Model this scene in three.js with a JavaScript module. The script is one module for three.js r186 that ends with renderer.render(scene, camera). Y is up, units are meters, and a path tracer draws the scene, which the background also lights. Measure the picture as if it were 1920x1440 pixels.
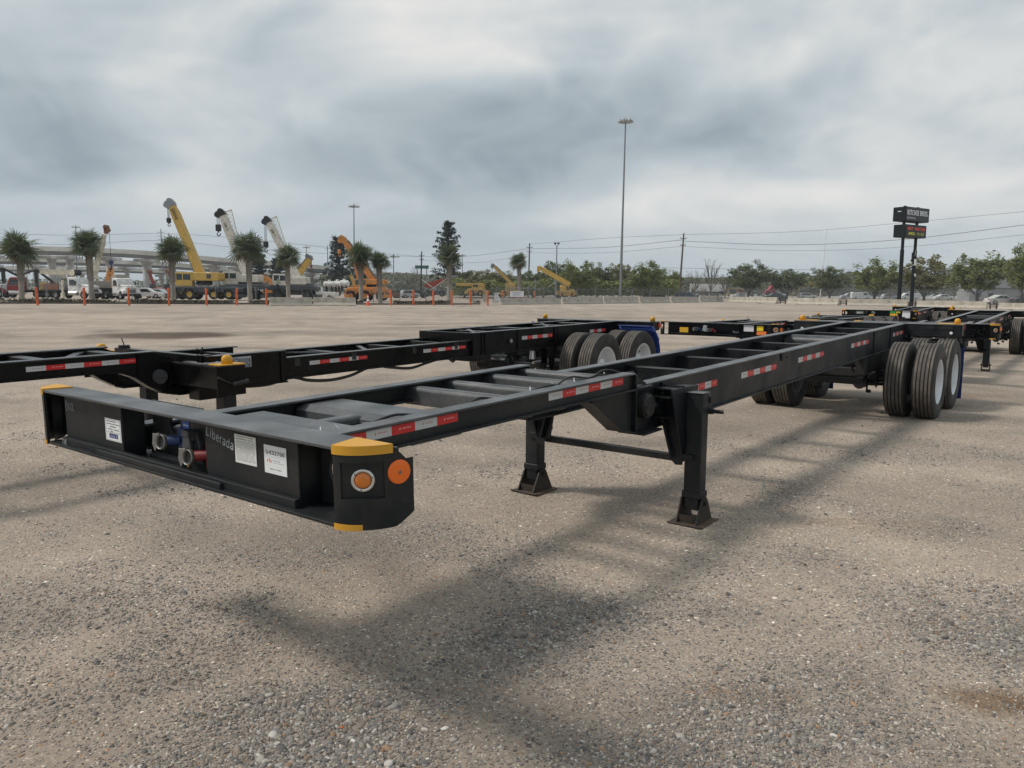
import * as THREE from 'three';
import { mergeGeometries, mergeVertices } from 'three/addons/utils/BufferGeometryUtils.js';
import { RoundedBoxGeometry } from 'three/addons/geometries/RoundedBoxGeometry.js';
import { MarchingCubes } from 'three/addons/objects/MarchingCubes.js';

// ---------------------------------------------------------------- camera, sky, sun, exposure
const scene = new THREE.Scene();
const H = 1.606, F = 1447.6, PITCH = 0.1161, ROLL = 0.0082;
const camera = new THREE.PerspectiveCamera(2 * Math.atan(720 / F) * 180 / Math.PI, 4 / 3, 0.1, 3000);
camera.position.set(0, H, 0);
camera.rotation.set(-PITCH, 0, ROLL, 'YXZ');
scene.add(camera);
const renderer = new THREE.WebGLRenderer({ antialias: true });
renderer.setSize(1024, 768);
renderer.toneMapping = THREE.LinearToneMapping;
renderer.toneMappingExposure = 1.36;
renderer.shadowMap.enabled = true;
renderer.shadowMap.type = THREE.PCFSoftShadowMap;

// seeded random and noise
function rng(seed) { let a = seed >>> 0; return () => { a = (a + 0x6D2B79F5) | 0; let t = Math.imul(a ^ (a >>> 15), 1 | a); t = (t + Math.imul(t ^ (t >>> 7), 61 | t)) ^ t; return ((t ^ (t >>> 14)) >>> 0) / 4294967296; }; }
function hash2(x, y, s) { let h = Math.imul(x, 374761393) + Math.imul(y, 668265263) + Math.imul(s, 974634211); h = Math.imul(h ^ (h >>> 13), 1274126177); return ((h ^ (h >>> 16)) >>> 0) / 4294967296; }
function vnoise(x, y, s = 0, per = 0) {
  const xi = Math.floor(x), yi = Math.floor(y), fx = x - xi, fy = y - yi;
  const m = (v) => per ? ((v % per) + per) % per : v;
  const u = fx * fx * (3 - 2 * fx), v = fy * fy * (3 - 2 * fy);
  const a = hash2(m(xi), m(yi), s), b = hash2(m(xi + 1), m(yi), s), c = hash2(m(xi), m(yi + 1), s), d = hash2(m(xi + 1), m(yi + 1), s);
  return a + (b - a) * u + (c - a) * v + (a - b - c + d) * u * v;
}
function fbm(x, y, oct, s = 0, per = 0, gain = 0.5) { let r = 0, a = 1, n = 0; for (let i = 0; i < oct; i++) { r += a * vnoise(x, y, s + i, per); n += a; a *= gain; x *= 2; y *= 2; if (per) per *= 2; } return r / n; }
const clamp = (x, a = 0, b = 1) => Math.min(b, Math.max(a, x));
const smooth = (a, b, x) => { const t = clamp((x - a) / (b - a)); return t * t * (3 - 2 * t); };
const lerp = (a, b, t) => a + (b - a) * t;
const lin = (c) => { c /= 255; return c <= 0.04045 ? c / 12.92 : Math.pow((c + 0.055) / 1.055, 2.4); };
const tosrgb = (c) => c <= 0.0031308 ? c * 12.92 * 255 : (1.055 * Math.pow(c, 1 / 2.4) - 0.055) * 255;
// direction (x right, y up, z forward) of a pixel of the 1920 x 1440 picture
function ray(px, py) {
  const xr = (px - 960) / F, yr = (720 - py) / F, r = -ROLL, x = xr * Math.cos(r) + yr * Math.sin(r), yc = -xr * Math.sin(r) + yr * Math.cos(r);
  const co = Math.cos(PITCH), s = Math.sin(PITCH);
  return [x, yc * co - s, yc * s + co];
}
// the point at forward distance z seen at a pixel: [x, y, -z]
function at(px, py, z) { const r = ray(px, py), t = z / r[2]; return [r[0] * t, H + r[1] * t, -z]; }

// sky: an overcast of broken grey cloud, computed
{
  const W = 2048, HH = 1024, data = new Float32Array(W * HH * 4);
  const blobs = [[830, 60, .46, 150, 75], [720, 95, .16, 100, 50], [900, 110, .15, 80, 40], [510, 240, .3, 100, 55], [400, 190, .22, 120, 60], [300, 120, .18, 90, 80], [290, 300, .18, 70, 50], [30, 20, .1, 200, 60], [1720, 70, .25, 260, 110], [1500, 110, .1, 160, 60], [1880, 260, .14, 160, 120], [440, 330, .18, 160, 40], [330, 350, .14, 160, 40], [1450, 370, .24, 330, 50], [1300, 400, .18, 250, 40], [250, 410, .22, 190, 50], [1000, 410, .16, 280, 35], [1800, 330, .1, 200, 60], [560, 345, .15, 90, 25],
    [110, 260, -.32, 120, 70], [60, 170, -.28, 130, 80], [200, 215, -.12, 70, 70], [760, 200, -.26, 210, 60], [560, 130, -.14, 120, 60], [1010, 250, -.28, 260, 60], [1330, 270, -.26, 240, 60], [1100, 170, -.12, 200, 60], [640, 290, -.22, 150, 50], [860, 330, -.2, 260, 40], [420, 270, -.14, 80, 40], [1560, 280, -.1, 160, 50], [1150, 60, -.06, 120, 60], [560, 400, -.1, 120, 30], [1880, 480, -.05, 200, 60], [80, 370, -.1, 160, 40]]
    .map(([px, py, d, sx, sy]) => { const r = ray(px, py), l = Math.hypot(...r); return [Math.atan2(r[0], r[2]), Math.asin(r[1] / l), d, sx / F, sy / F]; });
  const dark = [lin(146), lin(158), lin(167)].map((v) => v / 1.27), mid = [lin(182), lin(192), lin(198)].map((v) => v / 1.27), bright = [lin(222), lin(222), lin(220)].map((v) => v / 1.27);
  for (let j = 0; j < HH; j++) for (let i = 0; i < W; i++) {
    const el = ((j + 0.5) / HH - 0.5) * Math.PI, th = ((i + 0.5) / W - 0.5) * 2 * Math.PI;
    const cy = Math.cos(el), dx = Math.cos(th) * cy, dy = Math.sin(el), dz = Math.sin(th) * cy; // three: z back
    const az = Math.atan2(dx, -dz);
    const yy = Math.max(dy, 0), k = 1.25 / (yy + 0.17);
    const X = dx * k, Z = -dz * k;
    const wx = fbm(X * 0.7 + 5, Z * 0.7, 3, 31) - 0.5, wz = fbm(X * 0.7, Z * 0.7 + 9, 3, 37) - 0.5;
    let t = 0.5 + (fbm(X * 0.55 + wx * 1.6 + 3.1, Z * 0.75 + wz * 1.6 + 7.7, 6, 11) - 0.5) * 0.46;
    const bil = (x, y, s) => { let r = 0, a = 0.5; for (let i = 0; i < 5; i++) { r += a * Math.abs(2 * vnoise(x, y, s + i) - 1); x *= 2.03; y *= 2.03; a *= 0.55; } return r; };
    const ex = az * 3.2 + wx * 1.5, ey = el * 6.5 + wz * 1.5, up = smooth(1.2, 0.7, el) * smooth(0.02, 0.14, el); t += ((0.46 - bil(ex, ey, 171)) * 0.54 + (0.46 - bil(ex * 2.3 + 9, ey * 2.3, 187)) * 0.34) * up;
    t += (fbm(X * 2.2 + wx * 3, Z * 2.8 + wz * 3, 5, 23) - 0.5) * 0.34 + (fbm(az * 9 + wx * 2, el * 16 + wz * 2, 5, 29) - 0.5) * 0.30 * smooth(0.9, 0.5, el);
    for (const b of blobs) { const a = (az - b[0] + wx * 0.10) / b[3], e = (el - b[1] + wz * 0.07) / b[4], q = a * a + e * e; if (q < 12) t += b[2] * Math.exp(-q * 0.5) * 0.85; }
    t += 0.12 * smooth(0.9, 0.2, Math.hypot(dx + 0.66, dy - 0.75, dz - 0.06)); // thin cloud before the sun
    const hz = Math.exp(-yy * 16); t = lerp(t, 0.47, hz * 0.7);
    t -= 0.045 * up; t = clamp(t, 0.03, 1.05);
    const c = [0, 1, 2].map((q) => t < 0.5 ? lerp(dark[q], mid[q], t * 2) : lerp(mid[q], bright[q], t * 2 - 1));
    const o = (j * W + i) * 4; const g = dy < -0.02 ? 0.5 : 1;
    data[o] = c[0] * g; data[o + 1] = c[1] * g; data[o + 2] = c[2] * g; data[o + 3] = 1;
  }
  const sky = new THREE.DataTexture(data, W, HH, THREE.RGBAFormat, THREE.FloatType);
  sky.mapping = THREE.EquirectangularReflectionMapping; sky.magFilter = THREE.LinearFilter; sky.minFilter = THREE.LinearFilter; sky.needsUpdate = true;
  scene.background = sky; scene.environment = sky; scene.environmentIntensity = 1;
}
const sun = new THREE.DirectionalLight(new THREE.Color().setRGB(1.0, 0.93, 0.85), 1.8);
sun.position.set(-44, 50, 4); sun.target.position.set(0, 0, -6); sun.position.add(sun.target.position);
sun.castShadow = true; sun.shadow.radius = 19; sun.shadow.mapSize.set(4096, 4096);
Object.assign(sun.shadow.camera, { left: -60, right: 60, top: 60, bottom: -60, near: 1, far: 200 });
scene.add(sun, sun.target);

// ---------------------------------------------------------------- helpers
const used = {};
function numbered(name) { used[name] = (used[name] ?? -1) + 1; return used[name] ? name + '_' + String(used[name]).padStart(3, '0') : name; }
function tag(o, label, category, group, kind) { if (label) o.userData.label = label; if (category) o.userData.category = category; if (group) o.userData.group = group; if (kind) o.userData.kind = kind; return o; }
function thing(name, label, category, pos = [0, 0, 0], turn = 0, group) {
  const o = new THREE.Group(); o.name = numbered(name); scene.add(o); o.position.set(...pos); o.rotation.y = turn;
  return tag(o, label, category, group);
}
function norm(g) {
  if (g.index) g = g.toNonIndexed();
  for (const k of Object.keys(g.attributes)) if (!['position', 'normal', 'uv', 'color'].includes(k)) g.deleteAttribute(k);
  if (!g.attributes.normal) g.computeVertexNormals();
  if (!g.attributes.uv) g.setAttribute('uv', new THREE.BufferAttribute(new Float32Array(g.attributes.position.count * 2), 2));
  return g;
}
function merge(list) { return list.length === 1 ? norm(list[0]) : mergeGeometries(list.map(norm)); }
// uv in metres from the dominant axis of each face
function metre(g) {
  g = norm(g); const p = g.attributes.position, uv = g.attributes.uv, a = new THREE.Vector3(), b = new THREE.Vector3(), c = new THREE.Vector3();
  for (let i = 0; i < p.count; i += 3) {
    a.fromBufferAttribute(p, i); b.fromBufferAttribute(p, i + 1).sub(a); c.fromBufferAttribute(p, i + 2).sub(a); b.cross(c);
    const x = Math.abs(b.x), y = Math.abs(b.y), z = Math.abs(b.z);
    for (let k = i; k < i + 3; k++) y >= x && y >= z ? uv.setXY(k, p.getX(k), p.getZ(k)) : z >= x ? uv.setXY(k, p.getX(k), p.getY(k)) : uv.setXY(k, p.getZ(k), p.getY(k));
  }
  return g;
}
const EACH = new Set(['screw', 'bolt', 'cable_tie', 'rail_hole', 'stiffener', 'work_light', 'rear_light', 'diagonal_brace', 'strut', 'insulator', 'saddle', 'grille_bar', 'rib', 'recess', 'torque_rod', 'brake_chamber', 'girder', 'parapet', 'tracks', 'fender_each', 'boot']);
function obj(name, geo, mat, parent, label) {
  if (Array.isArray(geo) && geo.length > 1 && parent && EACH.has(name)) { let f = null; for (const g of geo) { const m = obj(name, g, mat, parent, label); f ? (f.userData.mates ??= []).push(m) : f = m; } const mates = f.userData.mates; delete f.userData.mates; f.mates = mates; return f; }
  let g = Array.isArray(geo) ? merge(geo) : norm(geo);
  if (!g.userData.keepuv) metre(g);
  const m = new THREE.Mesh(g, mat); m.name = parent ? name : numbered(name); m.castShadow = m.receiveShadow = true;
  (parent || scene).add(m); if (label) m.userData.label = label; return m;
}
const keep = (g) => { g = norm(g); g.userData.keepuv = true; return g; };
function bx(x0, x1, y0, y1, z0, z1, r = 0) {
  const w = x1 - x0, h = y1 - y0, d = z1 - z0; r = Math.min(r, w / 2.1, h / 2.1, d / 2.1);
  const g = r > 0 ? new RoundedBoxGeometry(w, h, d, 1, r) : new THREE.BoxGeometry(w, h, d);
  return norm(g.translate((x0 + x1) / 2, (y0 + y1) / 2, (z0 + z1) / 2));
}
function cy(p, q, r0, r1 = r0, seg = 14, open = false) {
  const a = new THREE.Vector3(...p), b = new THREE.Vector3(...q), d = b.clone().sub(a), l = d.length();
  const g = new THREE.CylinderGeometry(r1, r0, l, seg, 1, open); g.translate(0, l / 2, 0);
  g.applyQuaternion(new THREE.Quaternion().setFromUnitVectors(new THREE.Vector3(0, 1, 0), d.normalize())); return norm(g.translate(a.x, a.y, a.z));
}
// a bar of rectangular section between two points; up is the direction its height takes
function bar(p, q, w, h, up = [0, 1, 0]) {
  const a = new THREE.Vector3(...p), b = new THREE.Vector3(...q), x = b.clone().sub(a), l = x.length(); x.normalize();
  const z = x.clone().cross(new THREE.Vector3(...up)); if (z.length() < 1e-4) z.set(0, 0, 1); z.normalize(); const y = z.clone().cross(x);
  const g = new THREE.BoxGeometry(l, h, w); g.applyMatrix4(new THREE.Matrix4().makeBasis(x, y, z)); const m = a.add(b).multiplyScalar(0.5);
  return norm(g.translate(m.x, m.y, m.z));
}
function tube(pts, r, seg = 0, rs = 7) { return norm(new THREE.TubeGeometry(new THREE.CatmullRomCurve3(pts.map((p) => new THREE.Vector3(...p))), seg || pts.length * 6, r, rs)); }
function lathe(pts, seg = 28) { return norm(new THREE.LatheGeometry(pts.map((p) => new THREE.Vector2(...p)), seg)); }
// polygon in x,y extruded from z0 to z1
function pxy(pts, z0, z1, holes = [], bev = 0) {
  const s = new THREE.Shape(pts.map((p) => new THREE.Vector2(...p)));
  for (const h of holes) { const q = new THREE.Path(); h.length === 3 ? q.absarc(h[0], h[1], h[2], 0, Math.PI * 2) : q.setFromPoints(h.map((p) => new THREE.Vector2(...p))); s.holes.push(q); }
  const g = new THREE.ExtrudeGeometry(s, { depth: z1 - z0 - 2 * bev, bevelEnabled: bev > 0, bevelThickness: bev, bevelSize: bev, bevelSegments: 1, curveSegments: 12 });
  return norm(g.translate(0, 0, z0 + bev));
}
// polygon in z,y extruded along x
function pzy(pts, x0, x1, holes = [], bev = 0) {
  return pxy(pts.map(([z, y]) => [-z, y]), x0, x1, holes.map((h) => h.length === 3 && !Array.isArray(h[0]) ? [-h[0], h[1], h[2]] : h.map(([z, y]) => [-z, y])), bev).rotateY(Math.PI / 2);
}
// polygon in x,z extruded along y
function pxz(pts, y0, y1, holes = [], bev = 0) {
  return pxy(pts.map(([x, z]) => [x, -z]), y0, y1, holes.map((h) => h.length === 3 && !Array.isArray(h[0]) ? [h[0], -h[1], h[2]] : h.map(([x, z]) => [x, -z])), bev).rotateX(-Math.PI / 2);
}
// textures
function tex(w, h, fn, srgb = true) {
  const d = new Uint8Array(w * h * 4); for (let j = 0; j < h; j++) for (let i = 0; i < w; i++) { const c = fn(i / w, j / h), o = (j * w + i) * 4; for (let k = 0; k < 3; k++) d[o + k] = clamp(srgb ? tosrgb(c[k]) : c[k] * 255, 0, 255); d[o + 3] = 255; }
  const t = new THREE.DataTexture(d, w, h, THREE.RGBAFormat); t.wrapS = t.wrapT = THREE.RepeatWrapping; t.magFilter = THREE.LinearFilter; t.minFilter = THREE.LinearMipmapLinearFilter; t.generateMipmaps = true;
  if (srgb) t.colorSpace = THREE.SRGBColorSpace; t.needsUpdate = true; return t;
}
function canvasTex(w, h, draw, srgb = true) {
  const c = document.createElement('canvas'); c.width = w; c.height = h; const x = c.getContext('2d'); draw(x, w, h);
  const t = new THREE.CanvasTexture(c); if (srgb) t.colorSpace = THREE.SRGBColorSpace; t.anisotropy = 8; return t;
}
const rep = (t, s) => { t.repeat.set(s, s); return t; };
const M = (r, g, b, rough = 0.6, more = {}) => new THREE.MeshStandardMaterial({ color: new THREE.Color().setRGB(r, g, b), roughness: rough, ...more });
// paint with dust, streaks and scuffs; the map carries the colour. Small far things share four worn maps that multiply their colour
const shared = {};
function roughMap(k) { return shared['r' + k] ??= tex(256, 256, (u, v) => { const n = fbm(u * 6, v * 6, 5, 40 + k * 31, 6), q = clamp(0.72 + (n - 0.5) * 0.55); return [q, q, q]; }, false); }
function wornMap(k, rep_) { const key = 'w' + k + '_' + rep_; if (shared[key]) return shared[key]; const t = (shared['w' + k] ??= tex(512, 512, (u, v) => { const n = fbm(u * 6, v * 6, 5, 60 + k * 17, 6), f = fbm(u * 70, v * 70, 2, 90 + k, 70), q = clamp(0.80 + (n - 0.5) * 0.6 + (f - 0.5) * 0.3); return [q, q * (0.97 + 0.03 * n), q * (0.93 + 0.07 * n)]; })); if (rep_ === 1) return shared[key] = t; const c = t.clone(); c.needsUpdate = true; return shared[key] = rep(c, rep_); }
function paint(base, dust, amount, rough, seed, more = {}, rep_ = 1) {
  if (seed > 270) return new THREE.MeshStandardMaterial({ color: new THREE.Color().setRGB(...base.map((b, i) => lerp(b, dust[i], amount * 0.35) * 1.22)), map: wornMap(seed % 3, rep_), roughness: Math.min(1, rough * 1.35), roughnessMap: roughMap(seed % 2), ...more });
  const map = tex(512, 512, (u, v) => {
    const n = fbm(u * 5, v * 5, 5, seed, 5), f = fbm(u * 64, v * 64, 3, seed + 9, 64), st = fbm(u * 40, v * 3, 3, seed + 20, 0);
    let a = amount * clamp((n - 0.32) * 2.1) * (0.55 + 0.9 * f) + amount * 0.25 * clamp((st - 0.5) * 3) * n;
    const sp = vnoise(u * 200, v * 200, seed + 5, 200); if (sp > 0.93) a += amount * 0.8 * (sp - 0.93) * 14;
    if (seed < 140) { const s1 = vnoise(u * 5 + v * 9, v * 170 - u * 30, seed + 71), s2 = vnoise(u * 150 + v * 20, v * 4, seed + 73), w = smooth(0.45, 0.7, fbm(u * 3, v * 3, 3, seed + 75, 3)); if (s1 > 0.94) a += 0.16 * w; if (s2 > 0.95) a += 0.12 * w; }
    a = clamp(a); return [0, 1, 2].map((k) => lerp(base[k], dust[k], a));
  });
  return new (more.specularIntensity ? THREE.MeshPhysicalMaterial : THREE.MeshStandardMaterial)({ color: 0xffffff, map: rep(map, rep_), roughness: Math.min(1, rough * 1.35), roughnessMap: roughMap(seed % 2), ...more });
}
const DUST = [0.20, 0.175, 0.145];
const P = {
  black: paint([0.0085, 0.0115, 0.0145], DUST, 0.09, 0.46, 101, { specularIntensity: 0.55 }),
  blackTop: paint([0.04, 0.046, 0.052], [0.25, 0.245, 0.235], 0.4, 0.4, 131), dusty: paint([0.045, 0.047, 0.048], [0.24, 0.225, 0.2], 0.85, 0.6, 141),  // blackTop: paler base paints sky sheen into the colour, under real dust
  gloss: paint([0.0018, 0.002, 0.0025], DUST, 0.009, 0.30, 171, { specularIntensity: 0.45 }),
  glossTop: paint([0.014, 0.015, 0.017], DUST, 0.10, 0.28, 191),  // paler copy of gloss; reflected sky on upward faces is put into its colour
  dark: M(0.012, 0.012, 0.013, 0.7),
  hose: M(0.012, 0.012, 0.012, 0.5),
  yellow: paint([0.62, 0.31, 0.018], [0.5, 0.3, 0.08], 0.3, 0.5, 211),
  white: M(0.75, 0.76, 0.77, 0.35),
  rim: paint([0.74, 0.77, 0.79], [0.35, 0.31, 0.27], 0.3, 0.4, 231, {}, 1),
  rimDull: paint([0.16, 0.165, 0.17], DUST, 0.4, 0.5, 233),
  chrome: M(0.62, 0.62, 0.61, 0.28, { metalness: 0.9 }),
  steel: M(0.22, 0.22, 0.21, 0.45, { metalness: 0.7 }),
  silver: M(0.30, 0.32, 0.33, 0.5, { metalness: 0.35 }),
  amberLens: new THREE.MeshPhysicalMaterial({ color: new THREE.Color().setRGB(0.62, 0.17, 0.01), roughness: 0.2, clearcoat: 0.6 }),
  reflector: new THREE.MeshPhysicalMaterial({ color: new THREE.Color().setRGB(0.85, 0.15, 0.004), roughness: 0.35, clearcoat: 0.4 }),
  redLens: M(0.45, 0.01, 0.012, 0.25),
  rubber: paint([0.016, 0.0155, 0.015], [0.17, 0.145, 0.12], 0.16, 0.7, 251),
  tread: paint([0.075, 0.066, 0.057], [0.2, 0.17, 0.14], 0.6, 0.9, 255, {}, 2),
  rust: paint([0.05, 0.038, 0.028], [0.22, 0.12, 0.04], 0.6, 0.8, 261),
  blue: M(0.006, 0.03, 0.12, 0.5), mudBlue: M(0.008, 0.026, 0.14, 0.55), fender: M(0.02, 0.068, 0.33, 0.45),
  red: M(0.17, 0.006, 0.01, 0.5), plug: M(0.05, 0.053, 0.057, 0.45), shoe: paint([0.012, 0.012, 0.012], [0.16, 0.1, 0.045], 0.25, 0.7, 265),
  concrete: paint([0.44, 0.41, 0.355], [0.28, 0.26, 0.225], 0.6, 0.9, 281, {}, 0.4),
  concreteNew: paint([0.42, 0.39, 0.33], [0.26, 0.235, 0.2], 0.5, 0.9, 283, {}, 0.3),
  pole: M(0.20, 0.215, 0.225, 0.5, { metalness: 0.3 }), wood: paint([0.10, 0.082, 0.065], [0.05, 0.04, 0.03], 0.6, 0.9, 291, {}, 0.5),
};
// ---------------------------------------------------------------- the ground
const SLOPE = 0.0047;
function groundY(x, zf) { // zf = metres forward
  let y = zf > 6 ? SLOPE * (zf - 10 + 4 * Math.exp(-(zf - 6) / 4)) : 0;
  if (zf > 210) y = SLOPE * 200;
  const near = Math.exp(-Math.max(0, Math.hypot(x, zf) - 14) / 14);
  return y + near * ((fbm(x * 0.9 + 40, zf * 0.9 + 40, 3, 51) - 0.5) * 0.035);
}
// where loose stones lie thick
const heaps = [[-0.62, 2.6, 0.36, 0.3, 1.0], [-0.6, 2.95, 0.35, 0.2, 0.7], [0.1, 3.28, 0.34, 0.26, 0.9], [0.34, 3.7, 0.3, 0.25, 0.9], [-0.1, 3.52, 0.25, 0.2, 0.5], [0.5, 2.55, 0.4, 0.16, 0.7], [1.1, 2.72, 0.45, 0.2, 0.8], [0.8, 3.76, 0.5, 0.3, 0.35], [2.2, 3.5, 0.6, 0.3, 0.6], [1.3, 3.1, 0.4, 0.2, 0.5], [0.75, 2.95, 0.3, 0.2, 0.4]];
function stony(x, z) {
  let s = 0; for (const h of heaps) { const a = (x - h[0]) / h[2], b = (z - h[1]) / h[3]; s += h[4] * Math.exp(-(a * a + b * b)); }
  const n = fbm(x * 1.3 + 7, z * 1.3 + 3, 4, 61); s += smooth(0.5, 0.72, n) * 0.45; return clamp(s * (0.5 + 0.9 * fbm(x * 5, z * 5, 2, 63)));
}
{
  const lines = (a, b, near, far, fine) => { const v = [a]; let x = a; while (x < b) { const d = Math.abs(x - near); x += clamp(fine + d * 0.012 * (d / far + 0.55), fine, 40); v.push(Math.min(x, b)); } return v; };
  const xs = lines(-1400, 1400, 1, 30, 0.09), zs = lines(-60, 2600, 4, 26, 0.09);
  const nx = xs.length, nz = zs.length, pos = new Float32Array(nx * nz * 3), uv = new Float32Array(nx * nz * 2), col = new Float32Array(nx * nz * 3), idx = [];
  const stains = [[-12.1, 26.9, 2.5, 2.2, 1, 1], [1.97, 2.91, 0.24, 0.12, 0.6, 0], [2.2, 2.86, 0.2, 0.1, 0.6, 0], [0.82, 2.98, 0.07, 0.05, 0.5, 2], [-4.8, 37, 1.6, 0.5, 0.35, 1], [-9.5, 33, 2.2, 0.4, 0.2, 1], [1.05, 2.95, 0.16, 0.1, 0.35, 0], [7.5, 12.5, 0.8, 0.3, 0.3, 0], [2.6, 5.3, 0.5, 0.25, 0.2, 0]];
  for (let j = 0; j < nz; j++) for (let i = 0; i < nx; i++) {
    const k = j * nx + i, x = xs[i], z = zs[j]; pos[k * 3] = x; pos[k * 3 + 1] = groundY(x, z); pos[k * 3 + 2] = -z;
    const wu = (fbm(x * 0.21, z * 0.21, 2, 71) - 0.5) * 1.7, wv = (fbm(x * 0.21 + 50, z * 0.21, 2, 73) - 0.5) * 1.7;
    uv[k * 2] = (x + wu) / 4; uv[k * 2 + 1] = (z + wv) / 4;
    // long lazy tracks of trucks, dusty and damp patches
    const tr = fbm(x * 0.16 + z * 0.05, z * 0.55 - x * 0.1, 4, 81), big = fbm(x * 0.05, z * 0.09, 3, 83), mid = fbm(x * 0.8, z * 1.1, 4, 87);
    let l = 1 + (tr - 0.5) * 0.62 + (big - 0.5) * 0.24 + (mid - 0.5) * 0.6;
    const st = stony(x, z); l *= 1 - 0.18 * st;
    let c = [l * lerp(1.0, 0.97, st), l * lerp(0.97, 0.97, st), l * lerp(0.925, 0.98, st)];
    for (const s of stains) { const a = (x - s[0]) / s[2], b = (z - s[1]) / s[3], q = Math.sqrt(a * a + b * b) + (fbm(x * 2.2 / s[2], z * 2.2 / s[3], 3, 91) - 0.5) * (s[5] === 1 ? 0.35 : 0.8), f = 1 - smooth(0.7, 1.15, q); const tint = s[5] === 1 ? [0.30, 0.25, 0.21] : s[5] === 2 ? [0.8, 0.6, 0.45] : [0.55, 0.44, 0.32]; c = c.map((v, m) => lerp(v, v * tint[m], f * Math.min(1, s[4] * 1.5))); }
    for (const [ax, az_, R, w, k] of [[-6, 30, 9, .35, .14], [-6.4, 30.5, 9.2, .3, .1], [3, 22, 14, .3, .1], [-20, 24, 12, .4, .12], [4, 9, 6.5, .22, .1], [6.5, 5, 4.2, .2, .12], [-4, 3.5, 3.3, .16, .1], [12, 30, 11, .35, .12], [-2, 44, 16, .5, .1]]) { const q = Math.abs(Math.hypot(x - ax, z - az_) - R + (fbm(x * 0.4, z * 0.4, 2, 95) - 0.5) * 0.8) / w; if (q < 2.5) { const f = 1 - k * Math.exp(-q * q) * smooth(0.35, 0.6, fbm(x * 0.25, z * 0.25, 2, 97)) * 2; c = c.map((v) => v * f); } }
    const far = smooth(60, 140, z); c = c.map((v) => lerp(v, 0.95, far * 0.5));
    col[k * 3] = c[0]; col[k * 3 + 1] = c[1]; col[k * 3 + 2] = c[2];
  }
  for (let j = 0; j < nz - 1; j++) for (let i = 0; i < nx - 1; i++) { const a = j * nx + i, b = a + 1, c = a + nx, d = c + 1; idx.push(a, b, c, b, d, c); }
  const g = new THREE.BufferGeometry(); g.setAttribute('position', new THREE.BufferAttribute(pos, 3)); g.setAttribute('uv', new THREE.BufferAttribute(uv, 2)); g.setAttribute('color', new THREE.BufferAttribute(col, 3)); g.setIndex(idx); g.computeVertexNormals();
  // gravel texture: 4 m square, each pebble stamped with its colour and its height
  const N = 2048, cr = new Float32Array(N * N), cg = new Float32Array(N * N), cb = new Float32Array(N * N), hh = new Float32Array(N * N);
  for (let j = 0; j < N; j++) for (let i = 0; i < N; i++) {
    const o = j * N + i, u = i / N, v = j / N, n = fbm(u * 8, v * 8, 3, 201, 8), f = fbm(u * 256, v * 256, 2, 207, 256), q = 0.165 * (0.72 + 0.35 * n + 0.42 * (f - 0.3));
    cr[o] = q * 1.13; cg[o] = q * 1.0; cb[o] = q * 0.86; hh[o] = 0.1 + 0.12 * f + 0.1 * n;
  }
  const r = rng(77);
  for (let k = 0; k < 150000; k++) {
    const big = r(), rad = big > 0.985 ? 3.5 + r() * 3.5 : big > 0.8 ? 1.8 + r() * 1.8 : 0.7 + r() * 1.1, x = r() * N, y = r() * N, e = 0.55 + r() * 0.45, an = r() * Math.PI, ca = Math.cos(an), sa = Math.sin(an);
    const t = r(); let c = t < 0.22 ? [0.37, 0.34, 0.295] : t < 0.265 ? [0.52, 0.5, 0.46] : t < 0.55 ? [0.20, 0.185, 0.17] : t < 0.75 ? [0.105, 0.095, 0.088] : t < 0.95 ? [0.24, 0.2, 0.16] : [0.3, 0.18, 0.11];
    const v = 0.75 + r() * 0.5, R = Math.ceil(rad);
    for (let dy = -R; dy <= R; dy++) for (let dx = -R; dx <= R; dx++) {
      const a = (dx * ca + dy * sa) / rad, b = (-dx * sa + dy * ca) / (rad * e), q = a * a + b * b; if (q > 1) continue;
      const o = ((Math.floor(y + dy) % N + N) % N) * N + (Math.floor(x + dx) % N + N) % N, m = rad < 1.2 ? 0.8 : 1;
      cr[o] = lerp(cr[o], c[0] * v, m); cg[o] = lerp(cg[o], c[1] * v, m); cb[o] = lerp(cb[o], c[2] * v, m); hh[o] = Math.max(hh[o], 0.2 + Math.sqrt(1 - q) * rad * 0.11);
    }
  }
  const map = tex(N, N, (u, v) => { const o = Math.round(v * N) * N + Math.round(u * N); return [cr[o], cg[o], cb[o]]; });
  const bump = tex(N, N, (u, v) => { const q = hh[Math.round(v * N) * N + Math.round(u * N)]; return [q, q, q]; }, false);
  const m = new THREE.MeshStandardMaterial({ map, bumpMap: bump, bumpScale: 0.014, roughness: 0.95, vertexColors: true, color: new THREE.Color().setRGB(1.83, 1.76, 1.71) });
  const ground = new THREE.Mesh(g, m); ground.name = 'gravel_ground'; ground.receiveShadow = true; scene.add(ground); tag(ground, null, null, null, 'structure');
  // loose stones near the camera, in three shapes
  const stones = [[], [], []], rs = rng(991);
  for (let tries = 0; tries < 1500000; tries++) {
    const zf = 2.2 + Math.pow(rs(), 1.5) * 10.5, x = (rs() * 2 - 1) * (zf * 0.74 + 0.3), p = rs(), s = stony(x, zf);
    const dens = (0.09 + 0.75 * s) * clamp(1.25 - zf / 13); if (p > dens * 0.34) continue;
    const t = rs(); let rad = 0.0022 + 0.0040 * rs() + (t > 0.93 - 0.10 * s ? rs() * 0.005 : 0) + (t > 0.994 - 0.010 * s ? rs() * 0.008 : 0); rad *= 0.85 + 0.5 * s; if (zf > 6) rad *= 1.25;
    stones[(rs() * 3) | 0].push([x, zf, rad, rs(), rs(), rs(), rs(), rs()]);
  }
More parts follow.
